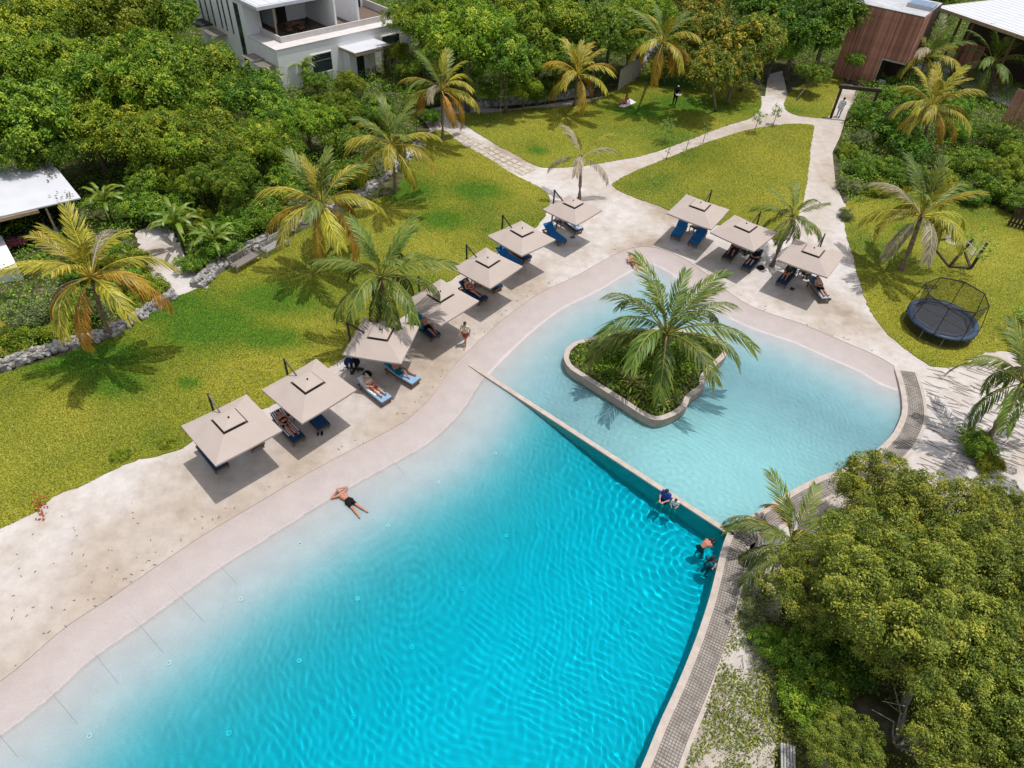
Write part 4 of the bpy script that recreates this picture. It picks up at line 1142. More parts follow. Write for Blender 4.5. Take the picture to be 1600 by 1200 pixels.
# ------------------------------------------------------------------ palms
def frond_mesh(seed, arch, droop, curl, n=42, L=1.0):
    """one palm leaf along +X, length 1: rachis that rises and bends over, leaflets folded down from it"""
    rng = np.random.RandomState(seed)
    def rach(t):
        a = 0.0
        x = z = 0.0; y = 0.0
        m = 24
        for k in range(m):
            if k / m >= t: break
            s = k / m
            ang = -arch * s ** 1.5
            x += cos(ang) / m; z += sin(ang) / m; y += curl * s / m * 0.35
        return np.array([x, y, z]), -arch * t ** 1.5
    V, F, T = [], [], []
    ts = np.linspace(0, 1, 15)
    prev = None
    for i, t in enumerate(ts):
        p, ang = rach(t)
        r = 0.011 * (1 - 0.85 * t) + 0.001
        up = np.array([-sin(ang), 0, cos(ang)])
        o = len(V)
        V += [p + np.array([0, r * 1.3, 0]), p + up * r, p - np.array([0, r * 1.3, 0]), p - up * r]
        if prev is not None:
            for k in range(4): F.append((prev + k, prev + (k + 1) % 4, o + (k + 1) % 4, o + k)); T.append(0.95)
        prev = o
    for i in range(n):
        t = 0.21 + 0.79 * (i + rng.uniform(-.45, .45)) / n
        t = min(max(t, 0.19), 0.995)
        p, ang = rach(t)
        fwd = np.array([cos(ang), curl * 0.35 * t, sin(ang)]); up = np.array([-sin(ang), 0, cos(ang)])
        ll = 0.215 * rng.uniform(0.78, 1.12) * (0.35 + 1.0 * sin(pi * min(1, (t - 0.08) / 0.98)) ** 0.75) * rng.uniform(0.85, 1.1)
        for s in (-1, 1):
            if rng.random() < 0.07: continue
            sw = 0.95 - 0.45 * t + rng.uniform(-.1, .1)                # angle to the rachis
            out = np.array([0, s, 0.0])
            lift = 0.28 - droop * 0.5
            d1 = fwd * cos(sw) + out * sin(sw) * 0.9 + up * lift; d1 /= np.linalg.norm(d1)
            d2 = d1 + np.array([0, 0, -1]) * droop * rng.uniform(0.45, 1.45); d2 /= np.linalg.norm(d2)
            d3 = d2 + np.array([0, 0, -1]) * droop * 1.1; d3 /= np.linalg.norm(d3)
            q0 = p; q1 = q0 + d1 * ll * 0.34; q2 = q1 + d2 * ll * 0.36; q3 = q2 + d3 * ll * 0.30
            wv = np.cross(d1, up); wv = wv / (np.linalg.norm(wv) + 1e-6) * 0.0088 * rng.uniform(0.75, 1.3)
            tone = np.clip(rng.normal(0.42, 0.2), 0, 1)
            o = len(V)
            V += [q0 - wv * .6, q0 + wv * .6, q1 - wv, q1 + wv, q2 - wv * .8, q2 + wv * .8, q3 - wv * .1, q3 + wv * .1]
            F += [(o, o + 1, o + 3, o + 2), (o + 2, o + 3, o + 5, o + 4), (o + 4, o + 5, o + 7, o + 6)]
            T += [tone, tone, min(1, tone + 0.15)]
    return np_mesh('frond', np.array(V), np.array(F), None, np.array(T))
FR = {'up': [frond_mesh(100 + k, 0.6 + 0.2 * k, 0.45, (-1) ** k * 0.3) for k in range(3)],
      'mid': [frond_mesh(110 + k, 1.2 + 0.22 * k, 0.8, (-1) ** k * 0.35) for k in range(3)],
      'low': [frond_mesh(120 + k, 1.5 + 0.25 * k, 1.15, (-1) ** k * 0.3) for k in range(3)]}
rp = random.Random(17)
PG, PL, PO, PD = 'p_green', 'p_lime', 'p_gold', 'p_dry'
def palm(label, base, crown, L, n, cols, tr=0.13, z=None, hang=0.0, el0=82, el1=-12, group='coconut palms', bark='palmbark', az0=None, perky=False):
    b0 = gp(*base)
    h = z if z else height_at(b0, crown[1])
    c = at(crown[0], crown[1], h)
    root = thing('palm_tree', label, 'palm', b0, 0, group)
    top = c - b0
    q = MB(); m = 14
    pts, rad = [], []
    for k in range(m + 1):
        t = k / m
        bend = Vector((top.x, top.y, 0)) * (t ** 1.35)
        pts.append(Vector((bend.x, bend.y, -0.1 + (top.z + 0.05) * t)))
        rad.append(tr * (1.55 - 1.1 * min(1, t * 3.2)) if t < 0.31 else tr * (1.2 - 0.5 * t))
    # rings of old leaf scars
    P2, R2 = [], []
    for k in range(m):
        P2 += [pts[k], pts[k].lerp(pts[k + 1], 0.8)]
        R2 += [rad[k] * 1.06, rad[k + 1] * 0.94]
    q.tube(P2 + [pts[-1]], R2 + [rad[-1]], 9)
    q.obj('trunk', MT[bark], root, smooth=False)
    q = MB(); q.capsule(top - Vector((0, 0, 0.25)), top + Vector((0, 0, 0.12)), rad[-1] * 1.25, rad[-1] * 0.8, 8)
    part('crownshaft', q.mesh('crownshaft', LM['p_lime'] if cols[0] != 'g' else LM['p_gold']), None, root)
    a0 = az0 if az0 is not None else rp.uniform(0, 6.28)
    for k in range(n):
        u = k / max(1, n - 1)
        el = radians(el0 + (el1 - el0) * u ** 0.9 + rp.uniform(-7, 7))
        az = a0 + 2.39996 * k + rp.uniform(-.25, .25)
        kind = 'up' if u < 0.3 else ('mid' if u < 0.72 or perky else 'low')
        me = FR[kind][rp.randrange(3)]
        col = cols[1] if u < 0.35 else (cols[2] if u < 0.75 else cols[3])
        if rp.random() < 0.15: col = cols[2]
        if rp.random() < 0.07 and u > 0.3: col = PD if rp.random() < .5 else PO
        s = L * rp.uniform(0.88, 1.1) * (0.82 + 0.25 * min(1, u * 3)) * (1.0 - hang * u)
        d = Vector((cos(az) * cos(el), sin(az) * cos(el), sin(el)))
        off = top + Vector((cos(az), sin(az), 0)) * rad[-1] * 0.7 + Vector((0, 0, 0.08 - 0.18 * u))
        part('frond', me, LM[col], root, off, (rp.uniform(-.25, .25), -el, az), s)
    return root
palm('big yellow-leaved palm at the left above the long stone wall', (172, 524), (142, 432), 3.4, 22, ('x', PL, PL, PO), z=5.2)
palm('palm with orange lower fronds behind the white bench', (520, 388), (503, 318), 3.5, 21, ('x', PG, PL, PO), z=4.7)
palm('grey-green drooping palm behind the parasol striped by its shadow', (603, 505), (597, 432), 3.5, 22, ('x', PG, PG, PG), hang=0.0, el1=-30, az0=4.2, z=4.5)
palm('palm with yellow fronds beside the start of the stone path, left of it', (618, 300), (612, 226), 3.3, 20, ('x', PG, PL, PL), z=4.6)
palm('palm with gold fronds rising at the start of the stone path', (692, 218), (690, 140), 3.2, 21, ('x', PG, PL, PO), z=4.5)
palm('palm with the deepest orange hanging fronds at the far lawn edge', (898, 165), (903, 116), 3.3, 20, ('x', PL, PL, PO), z=3.7)
palm('thin sparse palm with pale dry fronds standing in the sand junction', (905, 312), (908, 246), 2.7, 7, ('x', PL, PD, PD), tr=0.12, el0=80, el1=5)
palm('palm behind the far lawn beside the stick fence', (1022, 112), (1036, 66), 3.5, 18, ('x', PG, PL, PO), z=6.0)
palm('short shaggy palm between the two right-hand parasols, leaning', (1206, 416), (1238, 338), 2.3, 18, ('x', PG, PG, PD), tr=0.13, el1=-40, z=3.3)
palm('large green palm in the middle of the planter island', (1036, 578), (1042, 520), 4.25, 20, ('g', PG, PG, PG), tr=0.2, el0=76, el1=12, az0=1.45, z=2.9, perky=True)
palm('tall palm with a curved grey trunk beside the trampoline', (1408, 422), (1440, 336), 3.6, 21, ('x', PG, PL, PL), tr=0.17)
palm('palm with golden hanging fronds in front of the timber house', (1438, 235), (1455, 165), 3.7, 22, ('x', PL, PL, PO))
palm('green palm against the timber house wall', (1434, 130), (1448, 88), 3.8, 18, ('x', PG, PL, PG))
palm('dark green palm under the edge of the pale roof at the right', (1548, 145), (1552, 98), 3.7, 18, ('x', PG, PG, PG))
palm('leaning palm cut by the right edge of the view', (1538, 692), (1600, 598), 3.2, 17, ('x', PG, PG, PG), tr=0.17)
palm('grey-green palm half buried in the olive thicket by the pool rim', (1262, 880), (1238, 846), 2.8, 18, ('x', PG, PG, PL), el1=-18, z=1.5)
palm('low palm frond clump at the left edge below the yellow palm', (-30, 560), (-35, 535), 2.0, 11, ('x', PL, PL, PL), z=0.8)

# ------------------------------------------------------------------ banana plants
def banana_leaf(seed):
    rng = random.Random(seed)
    b = MB(); n = 9
    vs = []
    for i in range(n + 1):
        t = i / n
        ang = 0.35 - 2.1 * t ** 1.3
        p = Vector((0.0, 0, 0)) if i == 0 else last + Vector((cos(ang), 0, sin(ang))) / n
        last = p
        wd = 0.075 * (sin(pi * min(1, 0.08 + t * 0.92)) ** 0.6) + 0.005
        vs += [p + Vector((0, -wd * .8, -0.06 * rng.uniform(.5, 1.6))), p + Vector((0, 0, 0)), p + Vector((0, wd * .8, -0.06 * rng.uniform(.5, 1.6)))]
    fs = []
    for i in range(n):
        a = i * 3
        if rng.random() > 0.12: fs.append((a, a + 1, a + 4, a + 3))
        if rng.random() > 0.12: fs.append((a + 1, a + 2, a + 5, a + 4))
    return np_mesh('leaf', np.array([tuple(v) for v in vs]), np.array(fs), LM['banana'], np.array([rng.uniform(0.2, 0.75) for _ in fs]), True)
BL = [banana_leaf(k) for k in range(3)]
def banana(label, px, py, h, n, L):
    b0 = gp(px, py)
    root = thing('banana_plant', label, 'banana plant', b0, 0, 'banana plants at the edge of the wood')
    q = MB(); q.tube([(0, 0, -.05), (0.02, 0, h * .5), (0.05, 0.02, h)], [.11, .09, .05], 8); q.obj('stem', LM['banana'], root)
    n = int(n * 1.5)
    for k in range(n):
        az = 2.4 * k + rp.uniform(-.3, .3)
        part('leaf', BL[k % 3], None, root, (0.05, 0.02, h - 0.02 * k), (rp.uniform(-.3, .3), -radians(74 - 52 * k / n), az), L * rp.uniform(.85, 1.1))
banana('banana plant beside the right edge of the hut roof', 175, 345, 1.5, 9, 2.1)
banana('tallest banana plant with spreading leaves above the sandy gap', 285, 385, 1.7, 10, 2.4)
banana('banana plant with arching leaves near the grey bench', 342, 405, 1.4, 9, 2.0)
banana('banana plant under the corner of the white house', 432, 150, 1.6, 8, 1.8)
banana('banana plant with one upright rolled leaf before the white house', 478, 135, 1.8, 8, 1.9)
banana('small yellow-green banana plant right of the yellow palm', 212, 425, 0.8, 7, 1.3)

# island planting
def cordyline(label, px, py, L, n, mat, z=IZ - 0.1):
    b0 = at(px, py, z)
    root = thing('strap_leaf_plant', label, 'plant', b0)
    me = cordy_leaf
    for k in range(n):
        az = 2.4 * k; el = radians(70 - 62 * (k / n) ** 0.8 + rp.uniform(-8, 8))
        part('leaf', me, LM[mat], root, (0, 0, 0.12 + 0.18 * (1 - k / n)), (0, -el, az), L * rp.uniform(.8, 1.15))
cb = MB(); vs = []
for i in range(6):
    t = i / 5; wd = 0.07 * sin(pi * (0.12 + 0.86 * t)) + 0.004
    z_ = 0.12 * sin(pi * t * 0.8) - 0.35 * t ** 2.2
    vs += [(t, -wd, z_ + 0.02), (t, 0, z_), (t, wd, z_ + 0.02)]
fs = []
for i in range(5): fs += [(3 * i, 3 * i + 1, 3 * i + 4, 3 * i + 3), (3 * i + 1, 3 * i + 2, 3 * i + 5, 3 * i + 4)]
cordy_leaf = np_mesh('leaf', np.array(vs), np.array(fs), LM['cordy'], np.array([0.35, 0.75] * 5), True)
cordyline('largest yellow striped strap-leaf plant at the front of the planter island', 988, 605, 0.75, 30, 'cordy')
cordyline('yellow striped strap-leaf plant left of the largest one on the planter island', 975, 595, 0.55, 22, 'cordy')
cordyline('striped strap-leaf plant between its two larger neighbours on the planter island', 1003, 617, 0.6, 24, 'cordy')
cordyline('darker strap-leaf plant in the front corner of the planter island', 1025, 627, 0.65, 24, 'lime')
cordyline('dark strap-leaf plant at the tip of the planter island', 1036, 636, 0.5, 18, 'cordy')
def boulder(label, px, py, z, s):
    me = rocks[2].copy()
    o = part('boulder', me, None, None, at(px, py, z), (0.3, 0.2, 0.6), s)
    me.materials[0] = MT['white_rock']
    props(o, label, 'rock')
boulder('white rock lying among the plants of the planter island', 977, 581, IZ + 0.22, (0.55, 0.38, 0.42))

# saplings on the lawns
def sapling(label, px, py, h, spread, n, bare=False):
    b0 = gp(px, py); root = thing('sapling', label, 'sapling', b0)
    q = MB(); q.tube([(0, 0, -.05), (0.03, .02, h * .5), (0.05, 0, h)], [.03, .024, .012], 6)
    P, Nn = [], []
    for k in range(n):
        a = 2.4 * k; z_ = h * (0.45 + 0.55 * k / n)
        e = Vector((cos(a) * spread, sin(a) * spread, z_ + spread * .3))
        q.tube([(0.04, 0, z_), e], [.012, .005], 4, False)
        if not bare:
            for _ in range(26): P.append(e.lerp(Vector((0, 0, z_)), random.random() * .6) + Vector((random.gauss(0, .12), random.gauss(0, .12), random.gauss(0, .08)))); Nn.append((0, 0, 1.0))
        else:
            for _ in range(4): P.append(e + Vector((random.gauss(0, .06), random.gauss(0, .06), random.gauss(0, .05)))); Nn.append((0, 0, 1.0))
    q.obj('trunk', MT['palebark'], root)
    rng = np.random.RandomState(int(px)); P = np.array([tuple(p) for p in P]); Nn = np.array(Nn)
    V = leaf_geo(P, Nn, 0.17, 0.09, rng, 0.5); m = len(P)
    part('foliage', np_mesh('foliage', V, np.arange(m * 4).reshape(m, 4), LM['broad'], np.clip(rng.normal(.6, .2, m), 0, 1)), None, root)
sapling('thin young tree with dark stem on the far lawn beside the curved path', 1037, 223, 1.9, 0.7, 9)
sapling('leafy sapling at the far bend of the curved path', 1178, 208, 2.0, 0.5, 8)
sapling('short grey stump-like sapling at the inner bend of the curved path', 1041, 248, 0.9, 0.15, 4, True)
sapling('bare thin sapling on the curved path edge, nearer the pool', 1072, 234, 1.3, 0.15, 4, True)
sapling('bare thin sapling on the curved path edge, nearer the flushing tree', 1098, 224, 1.8, 0.2, 5, True)
sapling('slim green tree leaning over the hammock frame', 1502, 430, 3.0, 1.1, 12)
sapling('leafy sapling where the sand path meets the cross path', 1208, 195, 1.6, 0.4, 7)
sapling('young broad-leaved plant at the right edge beyond the trampoline', 1590, 505, 0.8, 0.6, 9)
for tx, ty, lb in ((735, 178, 'thin pale-trunked tree at the far edge of the lawn, left of two'), (745, 180, 'thin forked pale tree at the far edge of the lawn behind the gold palm'), (781, 182, 'single slim pale trunk standing on the far lawn before the stone wall')):
    sapling(lb, tx, ty, 3.2, 0.9, 10)

b0 = gp(1400, 1165)
bt = thing('bare_shrub', 'tangle of pale bare branches in the dark gap of the thicket at the bottom', 'bare shrub', b0)
q = MB(); rb_ = random.Random(6)
for k in range(22):
    a_ = rb_.uniform(0, 6.28); e1 = Vector((cos(a_) * rb_.uniform(.3, .8), sin(a_) * rb_.uniform(.3, .8), rb_.uniform(1.2, 2.3)))
    e2 = e1 + Vector((cos(a_) * rb_.uniform(.4, 1.1) + rb_.uniform(-.4, .4), sin(a_) * rb_.uniform(.4, 1.1) + rb_.uniform(-.4, .4), rb_.uniform(.1, .9)))
    q.tube([(0, 0, -.05), e1 * .5 + Vector((rb_.uniform(-.1, .1), 0, 0)), e1, e2], [.045, .036, .026, .008], 5, False)
q.obj('branches', MT['palebark'], bt)
# fallen twigs and leaf litter on the sand
def litter():
    rng = random.Random(9); q = MB()
    for k in range(520):
        if k % 7 == 3 and 260 <= k < 340: continue
        if k < 260: px, py = rng.uniform(1445, 1640), rng.uniform(572, 735); ln = rng.uniform(.25, 1.3)
        elif k < 340: px, py = rng.uniform(0, 330), rng.uniform(800, 1010); ln = rng.uniform(.04, .15)
        elif k < 430:
            i = rng.randrange(len(SHORE) - 2); p = SHORE[i]; px, py = proj((p.x, p.y, GZ)); px += rng.uniform(-14, 2); py += rng.uniform(-14, -1); ln = rng.uniform(.04, .18)
        else: px, py = rng.uniform(1140, 1230), rng.uniform(960, 1200); ln = rng.uniform(.1, .4)
        p = gp(px, py)
        a = rng.uniform(-0.9, -0.2) if k < 260 else rng.uniform(0, 6.28)
        if inside(OUT, np.array([p.x]), np.array([p.y]))[0]: continue
        d = Vector((cos(a), sin(a), 0)) * ln / 2
        q.tube([p - d + Vector((0, 0, .015)), p + Vector((rng.uniform(-.03, .03), rng.uniform(-.03, .03), .03)), p + d + Vector((0, 0, .015))], [.012, .016, .006], 3, False)
    o = q.obj('twigs', MT['bark'])
    props(o, 'scattered fallen twigs and bits of dry leaf on the pale sand', 'litter', kind='stuff')
litter()
rng_ = np.random.RandomState(9)
pp = [at(76 + rng_.normal(0, 9), 266 + rng_.normal(0, 7), 2.9) for _ in range(46)] + [at(100 + rng_.normal(0, 10), 304 + rng_.normal(0, 3), 2.86) for _ in range(18)]
leaf_quads('fallen_leaves', np.array([tuple(p + Vector((0, 0, .04))) for p in pp]), np.tile([0, 0, 1.0], (64, 1)), 0.2, 0.11, MT['bark'], rng_, 'dark fallen leaves lying on the corner of the white hut roof', 'leaves', 0.3)
rng_ = np.random.RandomState(8)
pp = np.array([tuple(gp(63 + a, 790 + b) + Vector((0, 0, .06))) for a, b in zip(rng_.normal(0, 5, 60), rng_.normal(0, 9, 60))])
leaf_quads('fallen_leaves', pp, np.tile([0, 0, 1.0], (60, 1)), 0.14, 0.09, MT['terracotta'], rng_, 'small heap of rust-red fallen leaves on the lower lawn edge', 'leaves')

# ================================================================== BUILDINGS
def frame_of(a, b):
    """angle of the direction a -> b on the ground"""
    return atan2(b.y - a.y, b.x - a.x)

def white_house():
    zl = 3.7
    a, c = at(431, 79, zl), at(641, 32, zl)                  # ledge corners of the garden front
    rz = frame_of(a, c); W = (Vector((c.x - a.x, c.y - a.y, 0))).length
    o = Vector((a.x, a.y, 0))
    t = thing('white_house', 'white two-storey house with a roofed terrace and tall narrow side windows behind the trees', 'house', o, rz)
    D = 15.0                                                 # local x along the front, y going back from it
    def bx(b, x0, x1, y0, y1, z0, z1): b.box(((x0 + x1) / 2, (y0 + y1) / 2, (z0 + z1) / 2), (x1 - x0, y1 - y0, z1 - z0))
    q = MB(); bx(q, 0, W, 0, D, 0, zl - 0.02); q.obj('wall', MT['white_wall'], t, bevel=0.03)
    # upper ledge and terrace
    LY, LX = 1.25, 1.3
    q = MB(); bx(q, -0.06, W + 0.06, -0.06, LY, zl - 0.018, zl + 0.06); bx(q, -0.06, LX, LY + 0.002, 4.9, zl - 0.018, zl + 0.06); bx(q, W - 0.9, W + 0.06, LY + 0.002, 6.5, zl - 0.018, zl + 0.06)
    q.obj('ledge', MT['ledge'], t, bevel=0.02)
    q = MB(); bx(q, LX, W - 0.9, LY, 6.5, zl - 0.02, zl + 0.03); q.obj('terrace_floor', MT['terrace'], t)
    q = MB(); bx(q, LX, W - 0.9, LY, LY + 0.12, zl + 0.032, zl + 0.55); bx(q, LX, LX + 0.12, LY + 0.122, 4.9, zl + 0.032, zl + 0.55); bx(q, W - 1.02, W - 0.9, LY + 0.122, 6.5, zl + 0.032, zl + 0.75)
    q.obj('parapet', MT['ledge'], t, bevel=0.015)
    # upper storey behind, side wall flush with the lower one
    H2 = 6.9
    q = MB(); bx(q, 0.0, W - 0.4, 6.5, D, zl - 0.019, H2); bx(q, 0.0, 1.6, 4.9, 6.498, zl - 0.019, H2); q.obj('upper_wall', MT['white_wall'], t, bevel=0.03)
    x1, x2 = W * 0.49, W * 0.66
    for x in (x1, x2):
        q = MB(); bx(q, x - 0.1, x + 0.1, LY + 0.14, 6.49, zl + 0.04, H2 - 0.5); q.obj('partition_wall', MT['white_wall'], t, bevel=0.01)
    q = MB(); bx(q, -0.1, x1 + 0.15, 2.0, 6.8, H2 - 0.48, H2 - 0.16); r = q.obj('roof', MT['white_roof'], t, bevel=0.03)
    q = MB(); bx(q, 0.05, x1, 2.15, 6.7, H2 - 0.158, H2 - 0.12); q.obj('roof_sheet', MT['white_roof'], r)
    q = MB(); bx(q, 1.55, 1.67, 2.3, 2.42, zl + 0.04, H2 - 0.482); q.obj('terrace_post', MT['timber'], t)
    for x, w_ in ((2.2, 1.6), (4.0, 1.0)):
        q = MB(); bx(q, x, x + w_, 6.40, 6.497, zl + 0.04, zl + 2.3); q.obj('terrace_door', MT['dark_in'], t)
    q = MB(); bx(q, LX + 0.35, LX + 0.42, 2.5, 6.3, zl + 0.9, zl + 2.6); q.obj('side_glass', MT['glass'], t)
    q = MB(); bx(q, x2 + 0.3, W - 1.4, 6.38, 6.497, zl + 0.04, zl + 2.2); q.obj('terrace_door', MT['glass'], t)
    for x in np.arange(0.4, x1 - 0.2, 1.0):
        q = MB(); bx(q, x, x + 0.03, 2.16, 6.69, H2 - 0.119, H2 - 0.10); q.obj('roof_seam', MT['ledge'], r)
    # windows of the garden front
    def window(x0, x1_, z0, z1, side=False, bars=0):
        f = MB()
        if not side:
            for (p0, p1, r0, r1) in ((x0 - .09, x0, z0 - .09, z1 + .09), (x1_, x1_ + .09, z0 - .09, z1 + .09), (x0, x1_, z1, z1 + .09), (x0, x1_, z0 - .09, z0)): bx(f, p0, p1, -0.07, 0.0, r0, r1)
        else:
            for (p0, p1, r0, r1) in ((x0 - .05, x0, z0 - .05, z1 + .05), (x1_, x1_ + .05, z0 - .05, z1 + .05), (x0, x1_, z1, z1 + .05), (x0, x1_, z0 - .05, z0)): bx(f, -0.04, 0.0, p0, p1, r0, r1)
        w_ = f.obj('window', MT['white_wall'], t)
        g = MB()
        if not side: bx(g, x0, x1_, -0.035, -0.004, z0, z1)
        else: bx(g, -0.025, -0.004, x0, x1_, z0, z1)
        g.obj('pane', MT['glass'], w_)
        if bars:
            g = MB()
            if not side: bx(g, x0, x1_, -0.05, -0.037, (z0 + z1) / 2 + .2, (z0 + z1) / 2 + .26)
            g.obj('glazing_bar', MT['steel'], w_)
    window(W * 0.225, W * 0.365, 1.0, 2.6, bars=1)
    window(W * 0.76, W * 0.90, 0.6, 2.8, bars=1)
    for y0, y1, z0, z1 in ((5.6, 6.5, 0.9, 6.2), (7.4, 7.75, 3.2, 6.3), (8.6, 8.95, 3.2, 6.3), (9.5, 9.85, 3.2, 6.3), (11.0, 11.35, 3.0, 5.6), (12.2, 12.55, 3.0, 5.6), (13.4, 13.75, 3.0, 5.4)):
        window(y0, y1, z0, z1, True)
    # side awnings of slats
    for y0, y1, z in ((0.6, 2.0, 2.2), (2.4, 4.2, 2.3), (9.2, 11.5, 2.7)):
        a_ = MB(); bx(a_, -1.35, -0.02, y0, y0 + 0.06, z, z + 0.08); bx(a_, -1.35, -0.02, y1 - .06, y1, z, z + 0.08)
        aw = a_.obj('awning', MT['timber'], t)
        for x in np.arange(-1.3, -0.05, 0.16):
            s_ = MB(); bx(s_, x, x + 0.11, y0 - .05, y1 + .05, z + 0.082, z + 0.11); s_.obj('slat', MT['bench_grey'], aw)
    q = MB(); bx(q, -1.5, -0.02, 11.8, 14.0, 3.0, 3.12); q.obj('canopy', MT['dark_in'], t)
    # entrance porch
    px0, px1 = W * 0.43, W * 0.70
    pc = MB(); bx(pc, px0 + .25, px1 - 0.9, -1.2, -0.01, 0, 2.5); pc.obj('porch_wall', MT['white_wall'], t)
    q = MB(); bx(q, px0 + 1.0, px0 + 1.8, -1.26, -1.203, 0.05, 2.1); q.obj('door', MT['dark_in'], t)
    q = MB(); q.box(((px0 + px1) / 2, -1.2, 2.86), (px1 - px0, 2.9, 0.06), rx=-0.04); rf = q.obj('porch_roof', MT['white_roof'], t)
    for y in (-2.62, 0.16):
        q = MB(); q.box(((px0 + px1) / 2, y, 2.75 + 0.04 * (y + 1.2)), (px1 - px0 + .1, 0.09, 0.17)); q.obj('fascia', MT['timber'], rf)
    for x in (px0 - 0.03, px1 + 0.03):
        q = MB(); q.box((x, -1.23, 2.79), (0.07, 2.9, 0.16), rx=-0.04); q.obj('fascia', MT['timber'], rf)
    for x, y in ((px0 + 1.6, -2.5), (px1 - 0.12, -2.5)):
        q = MB(); bx(q, x - .05, x + .05, y - .05, y + .05, 0, 2.65); q.beam((x, y, 1.9), (x - .5, y, 2.6), 0.06, 0.06); q.obj('porch_post', MT['timber'], t)
    for k in range(9):
        q = MB(); bx(q, px1 - 0.5 + k * 0.17, px1 - 0.38 + k * 0.17, -2.0, -1.96, 0, 1.5); q.obj('fence_board', MT['darkwood'], t)
    # furniture on the terrace
    s_ = Matrix.Rotation(rz, 4, 'Z')
    def w2(x, y, z): return o + (s_ @ Vector((x, y, z)))
    tb = thing('terrace_table', 'dark table standing under the terrace roof of the white house', 'table', w2(4.0, 3.6, zl + .03), rz)
    q = MB(); q.box((0, 0, .72), (1.6, .85, .05)); q.obj('tabletop', MT['wood'], tb)
    for x in (-.7, .7):
        for y in (-.35, .35): q = MB(); q.box((x, y, .35), (.06, .06, .69)); q.obj('leg', MT['darkwood'], tb)
    for k, (x, y, r, lb) in enumerate(((3.2, 3.0, 0, 'red-cushioned terrace chair nearest the terrace post'), (4.4, 2.9, .2, 'red-cushioned terrace chair in the middle of the terrace edge'), (5.3, 3.5, 1.6, 'dark terrace chair nearest the partition wall'))):
        ch = thing('terrace_chair', lb, 'chair', w2(x, y, zl + .03), rz + r, 'chairs on the house terrace')
        q = MB(); q.box((0, 0, .45), (.5, .5, .08)); q.obj('seat', CL['rust' if k < 2 else 'navy'], ch)
        q = MB(); q.box((0, -.24, .72), (.5, .05, .5), rx=.1); q.obj('backrest', MT['darkwood'], ch)
        for sx in (-.21, .21):
            for sy in (-.21, .21): q = MB(); q.box((sx, sy, .2), (.05, .05, .41)); q.obj('leg', MT['darkwood'], ch)
white_house()

def timber_house():
    base = at(1362, 134, 0.05)
    # height: wall top stands above the foot of the doorway
    lo = 0.0
    z = 7.0
    a, c = at(1339, 4, z), at(1446, 27, z)
    rz = frame_of(a, c); W = Vector((c.x - a.x, c.y - a.y, 0)).length
    o = Vector((a.x, a.y, 0))
    t = thing('timber_house', 'house clad in upright dark red-brown boards with a flat grey roof and a dark doorway', 'house', o, rz)
    def bx(b, x0, x1, y0, y1, z0, z1): b.box(((x0 + x1) / 2, (y0 + y1) / 2, (z0 + z1) / 2), (x1 - x0, y1 - y0, z1 - z0))
    D = 7.0
    dl = (base - o); DX = (dl.x * cos(rz) + dl.y * sin(rz)) / W
    q = MB(); bx(q, 0.05, W * DX, 0.06, D, 0, z - .08); bx(q, W * DX + .002, W - .06, 0.06, D, 2.75, z - .08); bx(q, W * DX + .002, W - .06, 3.2, D, 0, 2.748); q.obj('wall', MT['darkwood'], t)
    q = MB(); bx(q, 0.08, W - .1, 0.1, D, z - .078, z - .02); rf = q.obj('roof', MT['flat_roof'], t)
    q = MB(); bx(q, -0.02, W, -0.03, 0.09, z - .018, z + .03); bx(q, -0.02, 0.09, 0.092, D, z - .018, z + .03); q.obj('roof_edge', MT['steel'], rf)
    sk = MB(); bx(sk, W * .62, W * .98, 2.6, 4.9, z - .018, z + .32); so_ = sk.obj('skylight', MT['steel'], rf)
    for k in range(3):
        q = MB(); bx(q, W * .64 + k * W * .11, W * .74 + k * W * .11, 2.75, 4.75, z + .322, z + .34); q.obj('pane', MT['skylight'], so_)
    n = int(W / 0.155)
    me_full = MB(); me_full.box((0, 0, (z - 0.1) / 2), (0.135, 0.045, z - 0.1)); mf = me_full.mesh('board', MT['cladding'])
    me_s = MB(); me_s.box((0, 0, (z - 0.1 + 2.7) / 2), (0.135, 0.045, z - 0.1 - 2.7)); ms = me_s.mesh('board', MT['cladding'])
    r_ = random.Random(2)
    for k in range(n):
        x = 0.08 + k * W / n
        part('board', mf if x < W * DX else ms, None, t, (x, 0.02 + r_.uniform(-.008, .008), 0))
    for k in range(int(3.0 / 0.155)):
        part('board', ms, None, t, (W - 0.02, 0.1 + k * 0.155, 0), (0, 0, pi / 2))
    q = MB(); bx(q, W * DX - .02, W * DX + .07, -0.03, 0.05, 0.0, 2.75); bx(q, W * DX + .072, W, -0.03, 0.05, 2.62, 2.75); q.obj('door_frame', MT['steel'], t)
    # pot in the doorway
    pot = thing('plant_pot', 'round white plant pot standing in the dark doorway of the timber house', 'pot', o + Matrix.Rotation(rz, 3, 'Z') @ Vector((W * DX + .7, .5, .05)))
    q = MB(); q.tube([(0, 0, 0), (0, 0, .15), (0, 0, .4), (0, 0, .6), (0, 0, .62)], [.22, .34, .40, .30, .26], 14); q.obj('pot', MT['white_rock'], pot, smooth=True)
    q = MB()
    for k in range(7): q.tube([(0, 0, .6), (.15 * cos(k), .15 * sin(k), .95), (.42 * cos(k), .42 * sin(k), 1.05)], [.02, .05, .005], 4, False)
    q.obj('plant', LM['broad'], pot)
timber_house()

